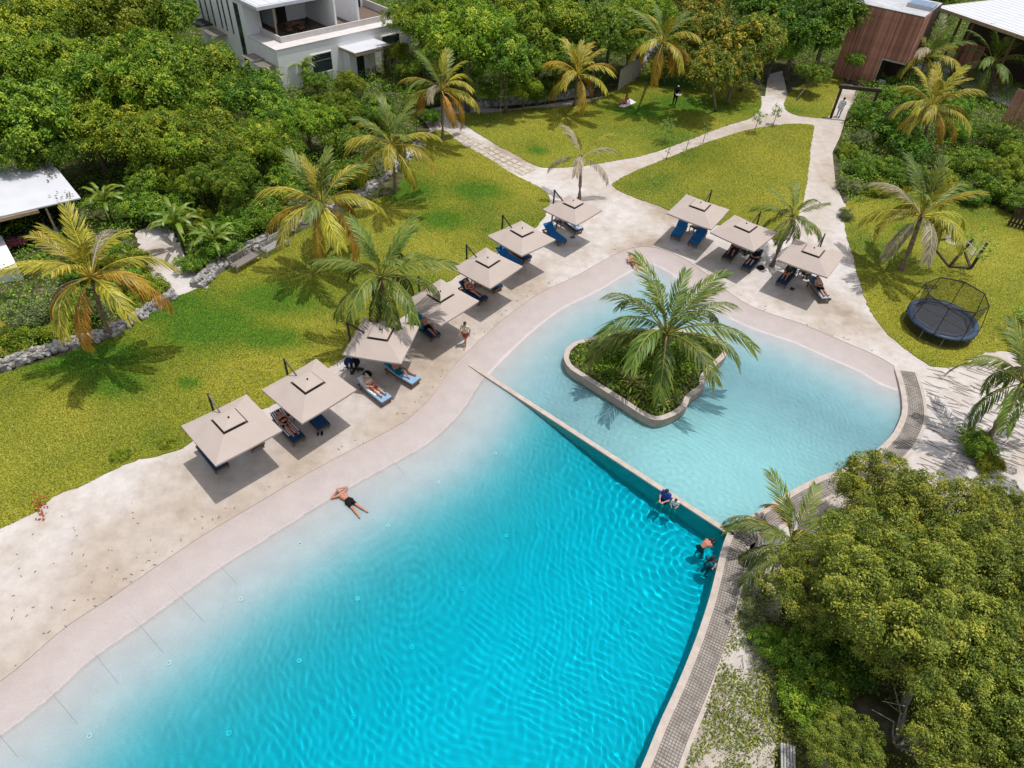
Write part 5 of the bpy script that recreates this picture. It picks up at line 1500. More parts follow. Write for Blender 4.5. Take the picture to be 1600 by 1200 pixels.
def pavilion():
    zr = 6.0
    A, B_, C_ = at(1463, 11, zr), at(1612, 62, zr - 0.0), at(1500, -40, zr)
    d = Vector((B_.x - A.x, B_.y - A.y, 0)); Lx = d.length + 3; rz = atan2(d.y, d.x)
    t = thing('open_pavilion', 'timber pavilion under a big pale sheet roof at the upper right corner', 'pavilion', Vector((A.x, A.y, 0)), rz)
    Dp = 14.0
    q = MB(); q.box((Lx / 2, Dp / 2, zr + .02), (Lx, Dp, .07)); rf = q.obj('roof', MT['white_roof'], t)
    for k in range(14):
        q = MB(); q.box((Lx / 2, 0.5 + k * 1.0, zr + .062), (Lx - .1, .05, .012)); q.obj('roof_seam', MT['flat_roof'], rf)
    q = MB(); q.box((Lx / 2, -.06, zr - .08), (Lx + .1, .1, .3)); q.box((-.06, Dp / 2, zr - .08), (.1, Dp, .3)); q.obj('fascia', MT['timber'], rf)
    for x, y in ((0.3, 0.3), (Lx * .33, 0.3), (Lx * .66, .3), (Lx - .3, .3), (.3, 4.5)):
        q = MB(); q.box((x, y, zr / 2 - .07), (.2, .2, zr - .2)); q.obj('post', MT['wood'], t)
    for x in (1.2, 2.8, 5.2, 7.0):
        q = MB(); q.beam((x, .3, zr - .25), (x, 5.0, zr - .25), .12, .25); q.obj('beam', MT['wood'], t)
    q = MB(); q.beam((0.3, .35, 3.8), (1.6, .35, zr - .3), .14, .14); q.obj('brace', MT['wood'], t)
    q = MB(); q.box((Lx * .5, 6.2, zr / 2 - .1), (Lx * .94, .2, zr - .3)); q.obj('back_wall', MT['darkwood'], t)
    for k in range(16):
        q = MB(); q.box((2.6 + k * .17, 3.0, 1.7), (.14, .05, 3.2)); q.obj('board', MT['cladding'], t)
    q = MB(); q.box((Lx * .5, 3, .08), (Lx, 6, .1)); q.obj('deck', MT['ledge'], t)
pavilion()

def slat_screen(label, p0, p1, z, n, mat='cladding'):
    a, c = gp(*p0), gp(*p1)
    t = thing('slatted_screen', label, 'screen', a, frame_of(a, c)); L = Vector((c.x - a.x, c.y - a.y, 0)).length
    q = MB(); q.box((L / 2, .08, z * .9), (L, .08, .12)); q.box((L / 2, .08, .3), (L, .08, .12)); q.obj('rail', MT['darkwood'], t)
    s = MB(); s.box((0, 0, z / 2), (L / n * .72, .05, z)); m = s.mesh('slat', MT[mat])
    for k in range(n): part('slat', m, None, t, (L * (k + .5) / n, 0, random.uniform(-.04, .04)))
slat_screen('tall slatted red-brown timber screen at the right edge below the pavilion', (1562, 192), (1640, 222), 3.2, 24)
slat_screen('row of dark upright timbers at the right edge behind the hammock', (1572, 352), (1640, 372), 1.6, 12, 'darkwood')
slat_screen('pale fence of upright sticks at the far end of the lawn', (965, 142), (1000, 118), 2.0, 20, 'stick')
slat_screen('short pale picket fence right of the white house porch', (606, 108), (640, 96), 1.5, 14, 'stick')

def hut():
    z = 2.75
    a, c = at(0, 338, z), at(126, 309, z); e = at(78, 251, z)
    rz = frame_of(a, c)
    o = Vector((c.x, c.y, 0))
    M2 = Matrix.Rotation(-rz, 3, 'Z')
    le = M2 @ (Vector((e.x, e.y, 0)) - o)
    t = thing('white_roofed_hut', 'hut with a flat white sheet roof and a dark open front at the left edge', 'hut', o, rz)
    D = le.y; Lx = 14.0
    q = MB(); vs = [(-Lx, 0, z), (0, 0, z), (le.x, D, z + .15), (le.x - Lx, D, z + .15)]
    q.add(vs + [(p[0], p[1], p[2] - .08) for p in vs], [(0, 1, 2, 3), (7, 6, 5, 4), (0, 4, 5, 1), (1, 5, 6, 2), (2, 6, 7, 3), (3, 7, 4, 0)])
    q.obj('roof', MT['white_roof'], t)
    q = MB(); q.box((-Lx / 2 - 1.4, -.04, z - .2), (Lx - 2.0, .1, .2)); q.obj('front_beam', MT['timber'], t)
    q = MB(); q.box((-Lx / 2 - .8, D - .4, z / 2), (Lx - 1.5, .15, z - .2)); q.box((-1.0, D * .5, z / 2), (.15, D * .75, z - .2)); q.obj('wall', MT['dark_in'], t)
    for x in (-2.0, -5.2, -8.5):
        q = MB(); q.box((x, .25, z / 2 - .1), (.12, .12, z - .25)); q.obj('post', MT['timber'], t)
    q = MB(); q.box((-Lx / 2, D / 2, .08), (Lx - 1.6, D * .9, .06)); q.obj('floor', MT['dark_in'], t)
    Mr = Matrix.Rotation(rz, 3, 'Z')
    def lw(x, y, z_): return o + Mr @ Vector((x, y, z_))
    bg = thing('floor_cushion', 'pink-purple cushion in the dark front of the white-roofed hut', 'cushion', lw(-4.3, 1.0, .12), rz)
    q = MB(); q.box((0, 0, .35), (1.2, .8, .4)); q.obj('cushion', M('purple_fabric', (.25, .02, .09), None, 6, .9), bg, bevel=.12, smooth=True)
    sf = thing('daybed', 'dark daybed with a grey throw at the open front of the hut', 'daybed', lw(-2.6, .9, .12), rz)
    q = MB(); q.box((0, 0, .25), (1.9, .9, .3)); q.obj('frame', MT['darkwood'], sf)
    q = MB(); q.box((0, 0, .46), (1.85, .86, .12)); q.obj('mattress', MT['darkfab'], sf, bevel=.03)
    q = MB(); q.box((.4, -.05, .53), (.7, .6, .04)); q.obj('throw', MT['greyfab'], sf)
hut()
def low_wall():
    p = px_poly([(-60, 372), (2, 368), (28, 418), (-60, 432)], 0.9)
    q = MB(); q.prism([(v.x, v.y) for v in p], 0.0, 0.9)
    o = q.obj('rendered_block', MT['white_wall']); props(o, 'low white rendered block in front of the hut at the left edge', 'wall')
low_wall()

def gate():
    a, c = gp(1298, 184), gp(1352, 190)
    rz = frame_of(a, c); L = 3.2
    t = thing('garden_gate', 'tall dark timber gateway framing the path where a person in white walks', 'gate', a, rz)
    for x in (0, L):
        q = MB(); q.box((x, 0, 1.35), (.2, .2, 2.7)); q.obj('post', MT['darkwood'], t, bevel=.01)
    q = MB(); q.box((L / 2, 0, 2.85), (L + .5, .26, .32)); q.obj('lintel', MT['darkwood'], t, bevel=.01)
    q = MB(); q.box((.1, -.11, 2.2), (.1, .03, .1)); q.obj('bracket', MT['steel'], t)
gate()

# ================================================================== PARASOLS
UMB = [((381, 617), (282.5, 667), (337.5, 732.5), (438.8, 675), 0), ((493.8, 563), (407.5, 607.5), (468.8, 661), (558.8, 610), 0), ((568.8, 497.5), (535, 552.5), (630, 569.5), (656, 511), 0),
       ((686, 437.5), (630, 470), (690, 510), (749.5, 471), 0), ((760, 388.8), (705.5, 416), (767.5, 449), (818.8, 418.8), 0), ((812.5, 345), (760.8, 370), (815, 403), (867, 375), 0),
       ((892.5, 307), (842, 324.5), (902, 351), (943, 332), 0), ((1072.5, 303.8), (1042.5, 331), (1110, 359.5), (1137.5, 328.8), 1), ((1152.5, 335.5), (1112.5, 362.5), (1175, 394.5), (1212.5, 365), 1),
       ((1243.8, 372.5), (1216, 405), (1293.8, 434.5), (1320, 401), 1)]
UMB_L = ['parasol nearest the lower left, standing at the low end of the left row', 'parasol beside the striped lounger, second from the low end of the left row', 'parasol covered by a striped palm shadow, turned against its row',
         'parasol over the teal towel lounger with a standing woman beside it', 'parasol over a lying sunbather, third from the far end of the left row', 'parasol over an empty navy lounger, second from the far end of the left row',
         'parasol at the far end of the left row beside the thin dry palm', 'parasol with two bright blue loungers in front, far end of the right row', 'parasol half shaded by the short shaggy palm, middle of the right row', 'parasol nearest the trampoline, near end of the right row']
def umbrella_proto():
    t = thing('cantilever_parasol', UMB_L[0], 'parasol', group='square taupe cantilever parasols along the pool')
    ze, zh, hh, H = 2.34, 2.76, 0.56, 1.5
    def ring(h, z): return [(-h, -h, z), (h, -h, z), (h, h, z), (-h, h, z)]
    q = MB(); N = 6
    # eight panels a touch hollow between the ribs
    vs, fs = [], []
    for j in range(5):
        u = j / 4; h = H + (hh - H) * u; z = ze + (zh - ze) * u
        for s in range(4):
            a_ = ring(h, z)[s]; b_ = ring(h, z)[(s + 1) % 4]
            for k in range(N):
                f = k / N
                vs.append((a_[0] + (b_[0] - a_[0]) * f, a_[1] + (b_[1] - a_[1]) * f, z - 0.035 * sin(pi * f) * (1 - u)))
    m = 4 * N
    for j in range(4):
        for k in range(m): fs.append((j * m + k, j * m + (k + 1) % m, (j + 1) * m + (k + 1) % m, (j + 1) * m + k))
    n0 = len(vs)
    for k in range(m): vs.append((vs[k][0], vs[k][1], vs[k][2] - 0.09))
    for k in range(m): fs.append((n0 + k, n0 + (k + 1) % m, (k + 1) % m, k))
    q.add(vs, fs); cn = q.obj('canopy', MT['canvas'], t)
    q = MB(); vv = ring(0.49, zh + .10) + [(0, 0, zh + .23)]; vl = ring(0.49, zh + .06)
    q.add(vv, [(0, 1, 4), (1, 2, 4), (2, 3, 4), (3, 0, 4)]); q.add(ring(0.49, zh + .10) + vl, [(4 + k, 4 + (k + 1) % 4, (k + 1) % 4, k) for k in range(4)])
    q.obj('vent_flap', MT['canvas'], cn)
    q = MB(); q.prism([p[:2] for p in ring(0.62, 0)], zh - .075, zh - .06); q.obj('vent_light_block', MT['vent'], cn)  # panel added to darken the vent gap and stop sunlight leaking through
    q = MB(); q.tube([(0, 0, zh + .2), (0, 0, zh + .29)], [.055, .03], 8); q.obj('finial', MT['black_metal'], cn)
    q = MB(); q.box((-.55, -.8, ze + .235), (.03, .34, .008), rz=.5, rx=0.3); q.obj('tie_strap', MT['darkfab'], cn)
    for k in range(8):
        a_ = k * pi / 4; h = 1.46 * (sqrt(2) if k % 2 else 1)
        q = MB(); q.beam((0, 0, zh - .03), (h * cos(a_), h * sin(a_), ze - 0.03), .03, .03); q.obj('rib', MT['black_metal'], t)
    q = MB(); q.box((0, 1.72, 1.62), (.075, .095, 3.05)); q.obj('pole', MT['black_metal'], t, bevel=.008)
    q = MB(); q.beam((0, 1.72, 3.1), (0, 0.9, 2.62), .05, .07); q.beam((0, 1.70, 1.9), (0, 0.75, 2.5), .04, .05); q.obj('arm', MT['black_metal'], t)
    q = MB(); q.box((.1, 1.72, 1.3), (.12, .1, .16)); q.obj('crank', MT['black_metal'], t)
    q = MB(); q.box((0, 1.72, .05), (.95, .16, .07)); q.box((0, 1.72, .06), (.16, .95, .07)); q.obj('cross_base', MT['black_metal'], t)
    return t
u0 = umbrella_proto()
UPOS = []
for i, (p0, p1, p2, p3, grp) in enumerate(UMB):
    Q = [at(*p, 2.4) for p in (p0, p1, p2, p3)]
    ce = sum(Q, Vector()) / 4
    back = ((Q[0] + Q[1]) / 2 if grp == 0 else (Q[0] + Q[3]) / 2) - ce
    rz = atan2(back.y, back.x) - pi / 2
    side = sum((Q[k] - Q[(k + 1) % 4]).length for k in range(4)) / 4
    o = u0 if i == 0 else copy_tree(u0)
    o.location = (ce.x, ce.y, GZ); o.rotation_euler = (0, 0, rz)
    o['label'] = UMB_L[i]
    s = side / 3.0
    o.scale = (s, s, 1)
    o.rotation_euler = (random.uniform(-.03, .03), random.uniform(-.03, .03), rz)
    UPOS.append((ce, rz))

# ================================================================== LOUNGERS
def lounger_proto(mat, back=0.55, flat=False):
    """feet towards +Y, origin on the sand under the middle; length 2.0 m"""
    t = thing('sun_lounger', '', 'sun lounger', group='sun loungers under the parasols')
    q = MB()
    for x in (-.31, .31): q.beam((x, -.98, .27), (x, 1.0, .27), .05, .09)
    for y in (-.95, -.2, .97): q.beam((-.285, y, .27), (.285, y, .27), .05, .07)
    q.obj('frame', MT['wood'], t)
    lg = MB(); lg.beam((0, 0, 0), (0, .04, .228), .06, .07); lm = lg.mesh('leg', MT['wood'])
    for x in (-.29, .29):
        for y in (-.85, .85): part('leg', lm, None, t, (x, y, 0))
    q = MB(); q.box((0, .36, .365), (.66, 1.24, .10)); q.obj('mattress', mat, t, bevel=.025)
    ang = 0.0 if flat else back
    L = .80
    M_ = Matrix.Translation((0, -.27, .32)) @ Matrix.Rotation(-ang, 4, 'X')
    q = MB(); q.box((0, -L / 2, .05), (.66, L, .10))
    q.v = [tuple(M_ @ Vector(v)) for v in q.v]
    q.obj('back_cushion', mat, t, bevel=.025)
    q = MB(); q.box((0, -L / 2, -.02), (.6, L, .035)); q.v = [tuple(M_ @ Vector(v)) for v in q.v]
    if not flat: q.beam((-.2, -.80, .28), tuple(M_ @ Vector((-.2, -.6, -.03))), .03, .03); q.beam((.2, -.80, .28), tuple(M_ @ Vector((.2, -.6, -.03))), .03, .03)
    q.obj('back_frame', MT['wood'], t)
    return t
LPROTO = {}
def lounger(key, label, head, foot, length=2.0):
    mat, back, flat = {'navy': ('navy', .6, False), 'blue': ('blue', .6, False), 'pale': ('palefab', .35, False), 'dark': ('darkfab', .6, False), 'grey': ('greyfab', .3, False), 'charnavy': ('navy', .75, False)}[key]
    a, c = at(*head, .5), at(*foot, .42)
    d = Vector((c.x - a.x, c.y - a.y, 0)).normalized()
    pos = Vector((c.x, c.y, GZ)) - d * 1.0
    rz = atan2(d.y, d.x) - pi / 2
    if key in LPROTO: o = copy_tree(LPROTO[key])
    else: o = LPROTO[key] = lounger_proto(MT[mat], back, flat)
    o.location = pos; o.rotation_euler = (0, 0, rz); o['label'] = label
    return pos, rz
def on(pos, rz, x, y, z): return pos + Matrix.Rotation(rz, 3, 'Z') @ Vector((x, y, z))
def towel(label, pos, rz, y0, y1, mat, w_=.6, back=None, x0=0.0):
    """cloth that lies over seat and, with back, runs up the raised end"""
    q = MB(); n = 8; vs = []
    prof = []
    if back is not None:
        for k in range(5):
            l = .78 * (1 - k / 4); prof.append((-.27 - l * cos(back) - 0.11 * sin(back) * 0 , .43 + l * sin(back)))
    for k in range(n + 1): prof.append((max(y0, -.24) + (y1 - max(y0, -.24)) * k / n, .422 + .006 * sin(k * 2.1)))
    r_ = random.Random(hash(label) % 999 if False else len(label))
    for y, z in prof:
        for x in (-w_ / 2, -w_ / 4, 0, w_ / 4, w_ / 2): vs.append((x0 + x + r_.uniform(-.012, .012), y, z + .012 + r_.uniform(0, .012)))
    m = len(prof)
    fs = [(j * 5 + k, j * 5 + k + 1, j * 5 + k + 6, j * 5 + k + 5) for j in range(m - 1) for k in range(4)]
    q.add(vs, fs)
    # sides that hang over the edge
    q.add([v for j in range(m) for v in (vs[j * 5], (vs[j * 5][0] - .02, vs[j * 5][1], vs[j * 5][2] - .09))], [(2 * j + 1, 2 * j, 2 * j + 2, 2 * j + 3)[::-1] for j in range(m - 1)])
    o = q.obj('towel', mat); o.location = pos; o.rotation_euler = (0, 0, rz)
    props(o, label, 'towel')
    return o
def stripe_mat(name, c1, c2, scale, axis='X', wavy=0.0):
    m, nt, b = nmat(name)
    tc = nt.nodes.new('ShaderNodeTexCoord')
    wv = nt.nodes.new('ShaderNodeTexWave'); wv.bands_direction = axis; wv.inputs['Scale'].default_value = scale; wv.inputs['Distortion'].default_value = wavy
    nt.links.new(tc.outputs['Object'], wv.inputs['Vector'])
    nt.links.new(ramp(nt, [(0.44, c1), (0.56, c2)], wv.outputs['Fac']), b.inputs['Base Color'])
    b.inputs['Roughness'].default_value = .95
    return m
MT['stripe'] = stripe_mat('navy_white_stripes', (.012, .03, .09), (.70, .71, .74), 3.0)
MT['zebra'] = stripe_mat('blue_white_pattern', (.015, .06, .18), (.68, .70, .74), 4.0, 'Y', 4.0)
MT['zebra2'] = stripe_mat('blue_white_check', (.015, .09, .30), (.60, .66, .74), 5.0, 'Y', 7.0)

LG = {}
for k, key, label, h, f in (
    ('1a', 'navy', 'navy lounger mostly hidden under the nearest parasol, its left edge showing', (312, 686), (347, 731)),
    ('1b', 'navy', 'lounger under the right side of the nearest parasol, only its foot end showing', (372, 664), (404, 697)),
    ('2a', 'navy', 'navy lounger draped with a navy and white striped towel', (429, 646), (468, 688)),
    ('2b', 'navy', 'navy lounger with a white patterned towel at its head, beside the black flip-flops', (476, 634), (507, 668)),
    ('3a', 'pale', 'pale blue lounger with a woman in a cream top in the sun', (560, 589), (605, 626)),
    ('3b', 'pale', 'pale blue lounger with a bent-kneed sunbather beside the palm shadow', (606, 569), (651, 597)),
    ('4a', 'navy', 'navy lounger with a teal towel over its raised back', (645, 497), (682, 526)),
    ('5a', 'navy', 'lounger with a lying sunbather under the middle parasol of the left row', (716, 441), (757, 469)),
    ('5b', 'navy', 'lounger under the right side of the middle left parasol, only its foot showing', (748, 427), (780, 450)),
    ('6a', 'navy', 'empty navy lounger whose foot shows below the second farthest left parasol', (790, 380), (826, 404)),
    ('6b', 'blue', 'blue lounger whose head shows left of the second farthest left parasol', (777, 391), (812, 414)),
    ('7a', 'blue', 'empty bright blue lounger with raised back at the far end of the left row', (848, 351), (880, 378)),
    ('7b', 'navy', 'lounger with a blue and white towel at the far end of the left row', (876, 336), (906, 360)),
    ('8a', 'blue', 'left one of the two empty bright blue loungers at the far right parasol', (1071, 345), (1055, 370)),
    ('8b', 'blue', 'right one of the two empty bright blue loungers, nearer the shaded parasol', (1101, 357), (1082, 381)),
    ('9a', 'dark', 'dark lounger with a sunbather half hidden by the shaded parasol', (1154, 382), (1135, 404)),
    ('9b', 'charnavy', 'dark navy lounger with a person in black left of the shaggy palm trunk', (1189, 391), (1166, 419)),
    ('10a', 'charnavy', 'navy lounger right of the shaggy palm with a person hugging their knees', (1243, 416), (1220, 443)),
    ('10b', 'grey', 'grey lounger sticking out into the sun below the parasol nearest the trampoline', (1262, 428), (1291, 468))):
    LG[k] = lounger(key, label, h, f)
towel('navy and white striped towel covering a whole lounger', *LG['2a'], -1, .55, MT['stripe'], .64, .6)
towel('white patterned dark blue towel on the head half of a lounger', *LG['2b'], -.24, .25, MT['zebra'], .62, .6)
towel('teal towel over the raised back of a navy lounger', *LG['4a'], -1, .12, MT['teal'], .64, .6)
towel('bright teal towel under the bent-kneed sunbather', *LG['3b'], -1, .1, MT['teal'], .6, .35)
towel('pale crumpled towel under the woman in the cream top', *LG['3a'], -1, .4, MT['white_cloth'], .58, .35)
towel('blue and white patterned towel at the foot of the farthest left lounger', *LG['7b'], 0, .98, MT['zebra2'], .66)
towel('bright blue towel on the left empty lounger at the far right parasol', *LG['8a'], -1, .9, MT['blue'], .68, .6)
towel('bright blue towel on the right empty lounger at the far right parasol', *LG['8b'], -1, .5, MT['blue'], .68, .6)
towel('grey striped towel under the feet of the sunbather in black shorts', *LG['10b'], .3, 1.0, MT['zebra'], .6)

def side_table(label, px, py, h=.45, s=.5, round_=False, z=None, mat='darkwood'):
    b0 = gp(px, py)
    t = thing('side_table', label, 'table', b0, .6, 'small tables between the loungers')
    q = MB(); q.box((0, 0, h), (s, s, .04)); q.obj('tabletop', MT[mat], t, bevel=.01)
    for x in (-1, 1):
        for y in (-1, 1): q = MB(); q.box((x * s * .4, y * s * .4, h / 2 - .01), (.045, .045, h - .02)); q.obj('leg', MT[mat], t)
    return b0
def bag(label, p, s, mat, rz=0.0, handle=True):
    t = thing('bag', label, 'bag', p, rz)
    q = MB()
    n = 10; vs = []
    for z, f in ((0, .9), (.3, 1.08), (.7, .95), (1.0, .62)):
        for k in range(n): a_ = 2 * pi * k / n; vs.append((cos(a_) * s[0] / 2 * f * (1 + .08 * sin(3 * a_)), sin(a_) * s[1] / 2 * f, z * s[2]))
    fs = [(j * n + k, j * n + (k + 1) % n, (j + 1) * n + (k + 1) % n, (j + 1) * n + k) for j in range(3) for k in range(n)] + [tuple(range(3 * n, 4 * n)), tuple(reversed(range(n)))]
    q.add(vs, fs); q.obj('body', mat, t, smooth=True)
    if handle:
        q = MB(); q.tube([(-s[0] * .25, 0, s[2]), (-s[0] * .2, 0, s[2] * 1.35), (s[0] * .2, 0, s[2] * 1.35), (s[0] * .25, 0, s[2])], .012, 5); q.obj('handle', mat, t)
p = side_table('side table heaped with dark bags beside the striped-shadow parasol', 552, 580)
bag('big dark navy beach bag on the heaped side table, left of the other', p + Vector((-.16, 0, .47)), (.5, .4, .38), CL['navy'], .3)
bag('dark bag with pale bottles on the heaped side table, right of the other', p + Vector((.2, .1, .47)), (.42, .36, .3), CL['black'], 1.0)
bag('black bag on the sand beside the pale blue lounger of the woman', gp(574, 588), (.5, .35, .3), CL['black'], .4)
for k, (dx, dy) in enumerate(((-.1, -.2), (.12, -.16))):
    t = thing('bottle', ('pale drink bottle on the heaped side table, left one', 'pale drink bottle on the heaped side table, right one')[k], 'bottle', p + Vector((dx, dy, .47)))
    q = MB(); q.tube([(0, 0, 0), (0, 0, .17), (0, 0, .2), (0, 0, .26)], [.045, .045, .02, .018], 10); q.obj('body', MT['lamp_disc'], t, smooth=True)
p = side_table('side table with small things between the striped and the navy lounger', 452, 655)
bag('brown bag on the side table beside the striped lounger', p + Vector((0, 0, .47)), (.36, .3, .22), CL['rust'])
p = side_table('side table with bags beside the sunbather of the middle left parasol', 744, 446)
bag('dark bag on the side table of the middle left parasol', p + Vector((0, 0, .47)), (.4, .36, .34), CL['black'])
p = side_table('side table with a pale cloth between the farthest left loungers', 870, 354)
bag('pale grey cloth bag on the table between the farthest left loungers', p + Vector((0, 0, .47)), (.42, .36, .28), CL['grey'])
p = side_table('side table between the two bright blue loungers', 1083, 363)
bag('pale bag on the table between the two bright blue loungers', p + Vector((0, 0, .47)), (.34, .3, .24), CL['white'])
p = side_table('side table between the two dark loungers of the shaded parasol', 1163, 394)
bag('dark bag on the table between the two dark loungers', p + Vector((0, 0, .47)), (.36, .3, .26), CL['black'])
p = side_table('side table full of bags at the parasol nearest the trampoline', 1253, 433)
bag('grey backpack on the full table at the parasol nearest the trampoline', p + Vector((-.12, 0, .47)), (.4, .34, .36), CL['grey'])
bag('black bag on the full table at the parasol nearest the trampoline', p + Vector((.2, .05, .47)), (.34, .3, .26), CL['black'])
bag('dark bag lying on the sand left of the shaggy palm foot', gp(1188, 420), (.5, .35, .22), CL['black'])
q = MB()
def shoe_pair(label, px, py, rz, mat):
    t = thing('flip_flops', label, 'flip-flops', gp(px, py) + Vector((0, 0, .012)), rz)
    for s in (-1, 1):
        q = MB(); q.prism([(s * .09 + x * .05, y) for x, y in ((-.8, -.13), (.8, -.13), (1, .05), (.7, .14), (-.7, .14), (-1, .05))], 0, .025); o = q.obj('sole', mat, t)
        q = MB(); q.tube([(s * .09 - .04, .0, .025), (s * .09, .09, .05), (s * .09 + .04, .0, .025)], .01, 4); q.obj('strap', mat, o)
shoe_pair('pair of black flip-flops on the shaded sand at the foot of the navy lounger', 500, 678, .2, CL['black'])
shoe_pair('pair of dark flip-flops below the lounger of the person hugging their knees', 1238, 452, .9, CL['black'])
shoe_pair('dark pair of sandals beside the farthest left bright blue lounger', 895, 371, .6, CL['black'])

# ================================================================== BENCHES
def bench(label, a, c, mat, back=True, L=None, slats=6):
    """a, c: seat ends in the picture, back towards +Y"""
    A, B_ = at(*a, .45), at(*c, .45)
    rz = frame_of(A, B_); L = L or Vector((B_.x - A.x, B_.y - A.y, 0)).length
    ce = (A + B_) / 2
    t = thing('garden_bench', label, 'bench', (ce.x, ce.y, GZ + .02), rz)
    sl = MB(); sl.box((0, 0, 0), (L, .06, .03)); sm = sl.mesh('seat_slat', MT[mat], bevel=.005)
    for k in range(slats): part('seat_slat', sm, None, t, (0, -.26 + .52 * k / (slats - 1), .44))
    for x in (-L / 2 + .04, L / 2 - .04):
        for y in (-.27, .27):
            q = MB(); q.box((x, y, .215 if y < 0 or not back else .45), (.07, .07, .43 if y < 0 or not back else .9)); q.obj('leg', MT[mat], t)
        if back:
            q = MB(); q.box((x, -.0, .66), (.06, .62, .04)); q.box((x, -.27, .55), (.05, .05, .2)); q.obj('armrest', MT[mat], t)
    q = MB(); q.box((0, -.28, .39), (L - .1, .04, .08)); q.box((0, .24, .39), (L - .1, .04, .08)); q.obj('apron', MT[mat], t)
    if back:
        q = MB(); q.box((0, .285, .92), (L, .05, .08)); q.obj('top_rail', MT[mat], t)
        bs = MB(); bs.box((0, .285, .68), (.05, .025, .40)); bm_ = bs.mesh('back_slat', MT[mat])
        n = int(L / .11)
        for k in range(n): part('back_slat', bm_, None, t, (-L / 2 + .1 + (L - .2) * k / (n - 1), 0, 0))
bench('bleached white slatted bench in front of the pale stone wall', (411, 394), (447, 375), 'benchwood')
bench('weathered grey-brown bench left of the white one', (364, 419), (402, 397), 'bench_grey', slats=8)
def low_seat():
    A = at(1230, 1185, .42)
    t = thing('slatted_stool', 'small slatted wooden bench seen from above at the bottom edge', 'bench', (A.x, A.y, GZ), 1.35)
    m = MB(); m.box((0, 0, 0), (.85, .075, .03)); m = m.mesh('seat_slat', MT['benchwood'], bevel=.005)
    for k in range(5): part('seat_slat', m, None, t, (0, -.2 + .1 * k, .42))
    for x in (-.36, .36):
        for y in (-.18, .18): q = MB(); q.box((x, y, .2), (.06, .06, .4)); q.obj('leg', MT['benchwood'], t)
low_seat()

# ================================================================== TRAMPOLINE AND HAMMOCK
def net_mat(name, c, alpha, scale):
    """fine netting: threads with holes between"""
    m, nt, b = nmat(name)
    b.inputs['Base Color'].default_value = (*c, 1); b.inputs['Roughness'].default_value = .8
    b.inputs['Alpha'].default_value = alpha
    return m
MT['net'] = net_mat('fine_black_net', (.01, .01, .012), .40, 1)
def trampoline():
    ce = at(1472, 500, .75); R = 1.95; zf = .78; zt = 2.5
    t = thing('trampoline', 'round trampoline with dark blue padding, black mat and a net ring on poles', 'trampoline', (ce.x, ce.y, GZ), 0.15)
    def disc(r, z, n=40): return [(r * cos(2 * pi * k / n), r * sin(2 * pi * k / n), z) for k in range(n)]
    q = MB(); q.add(disc(1.65, zf - .03), [tuple(range(40))]); mt_ = q.obj('jumping_mat', MT['trammat'], t)
    # emblem: two small pale hooks at the middle of the mat
    for s in (-1, 1):
        q = MB(); q.tube([(s * .07 + s * .09 * cos(a_), .09 * sin(a_), zf - .018) for a_ in np.linspace(-1.2, 1.2, 7)], .012, 4); q.obj('emblem', MT['steel'], mt_)
    for a_ in (0.5, 0.5 + pi / 2):
        q = MB(); q.beam((-1.5 * cos(a_), -1.5 * sin(a_), zf - .024), (1.5 * cos(a_), 1.5 * sin(a_), zf - .024), .02, .004); q.obj('seam', MT['black_metal'], mt_)
    N = 8
    for k in range(N):                                       # padding in eight lengths
        q = MB(); m = 6; vs = []
        for j in range(m + 1):
            a_ = 2 * pi * (k + .01 + .98 * j / m) / N
            for r, z in ((1.64, zf - .02), (1.69, zf + .04), (1.95, zf + .035), (2.0, zf - .06)): vs.append((r * cos(a_), r * sin(a_), z))
        q.add(vs, [(j * 4 + i + 1, j * 4 + i, j * 4 + 4 + i, j * 4 + 5 + i) for j in range(m) for i in range(3)])
        q.obj('pad', MT['trampad'], t, smooth=True)
    q = MB(); q.tube(disc(1.93, zf - .06) + [disc(1.93, zf - .06)[0]], .03, 6, False); q.obj('frame', MT['steel'], t)
    q = MB(); n = 40
    q.add(disc(1.97, zf - .08) + disc(1.92, .12), [(k, (k + 1) % n, n + (k + 1) % n, n + k) for k in range(n)]); q.obj('skirt_net', MT['net'], t)
    for k in range(4):
        a_ = 2 * pi * (k + .5) / 4; d = .3
        q = MB(); q.tube([(1.93 * cos(a_ - d), 1.93 * sin(a_ - d), zf - .06), (1.95 * cos(a_ - d), 1.95 * sin(a_ - d), .02), (1.95 * cos(a_ + d), 1.95 * sin(a_ + d), .02), (1.93 * cos(a_ + d), 1.93 * sin(a_ + d), zf - .06)], .025, 6); q.obj('leg', MT['steel'], t)
    top = [(1.72 * cos(2 * pi * k / N), 1.72 * sin(2 * pi * k / N), zt) for k in range(N)]
    for k in range(N):
        x, y, z = top[k]
        q = MB(); q.tube([(x * 1.13, y * 1.13, .25), (x * 1.13, y * 1.13, zf + .4), (x, y, zt)], .022, 6); q.obj('pole', MT['black_metal'], t)
        a_, b_ = top[k], top[(k + 1) % N]
        q = MB(); q.tube([a_, b_], .035, 6); q.obj('top_rail', MT['black_metal'], t)
    q = MB(); lo_ = [(1.57 * cos(2 * pi * k / N), 1.57 * sin(2 * pi * k / N), zf) for k in range(N)]
    q.add(top + lo_, [(k, (k + 1) % N, N + (k + 1) % N, N + k) for k in range(N)]); q.obj('enclosure_net', MT['net'], t)
    q = MB(); q.beam((.6, -1.95, .5), (.6, -2.5, .02), .03, .05); q.beam((.95, -1.95, .5), (.95, -2.5, .02), .03, .05)
trampoline()

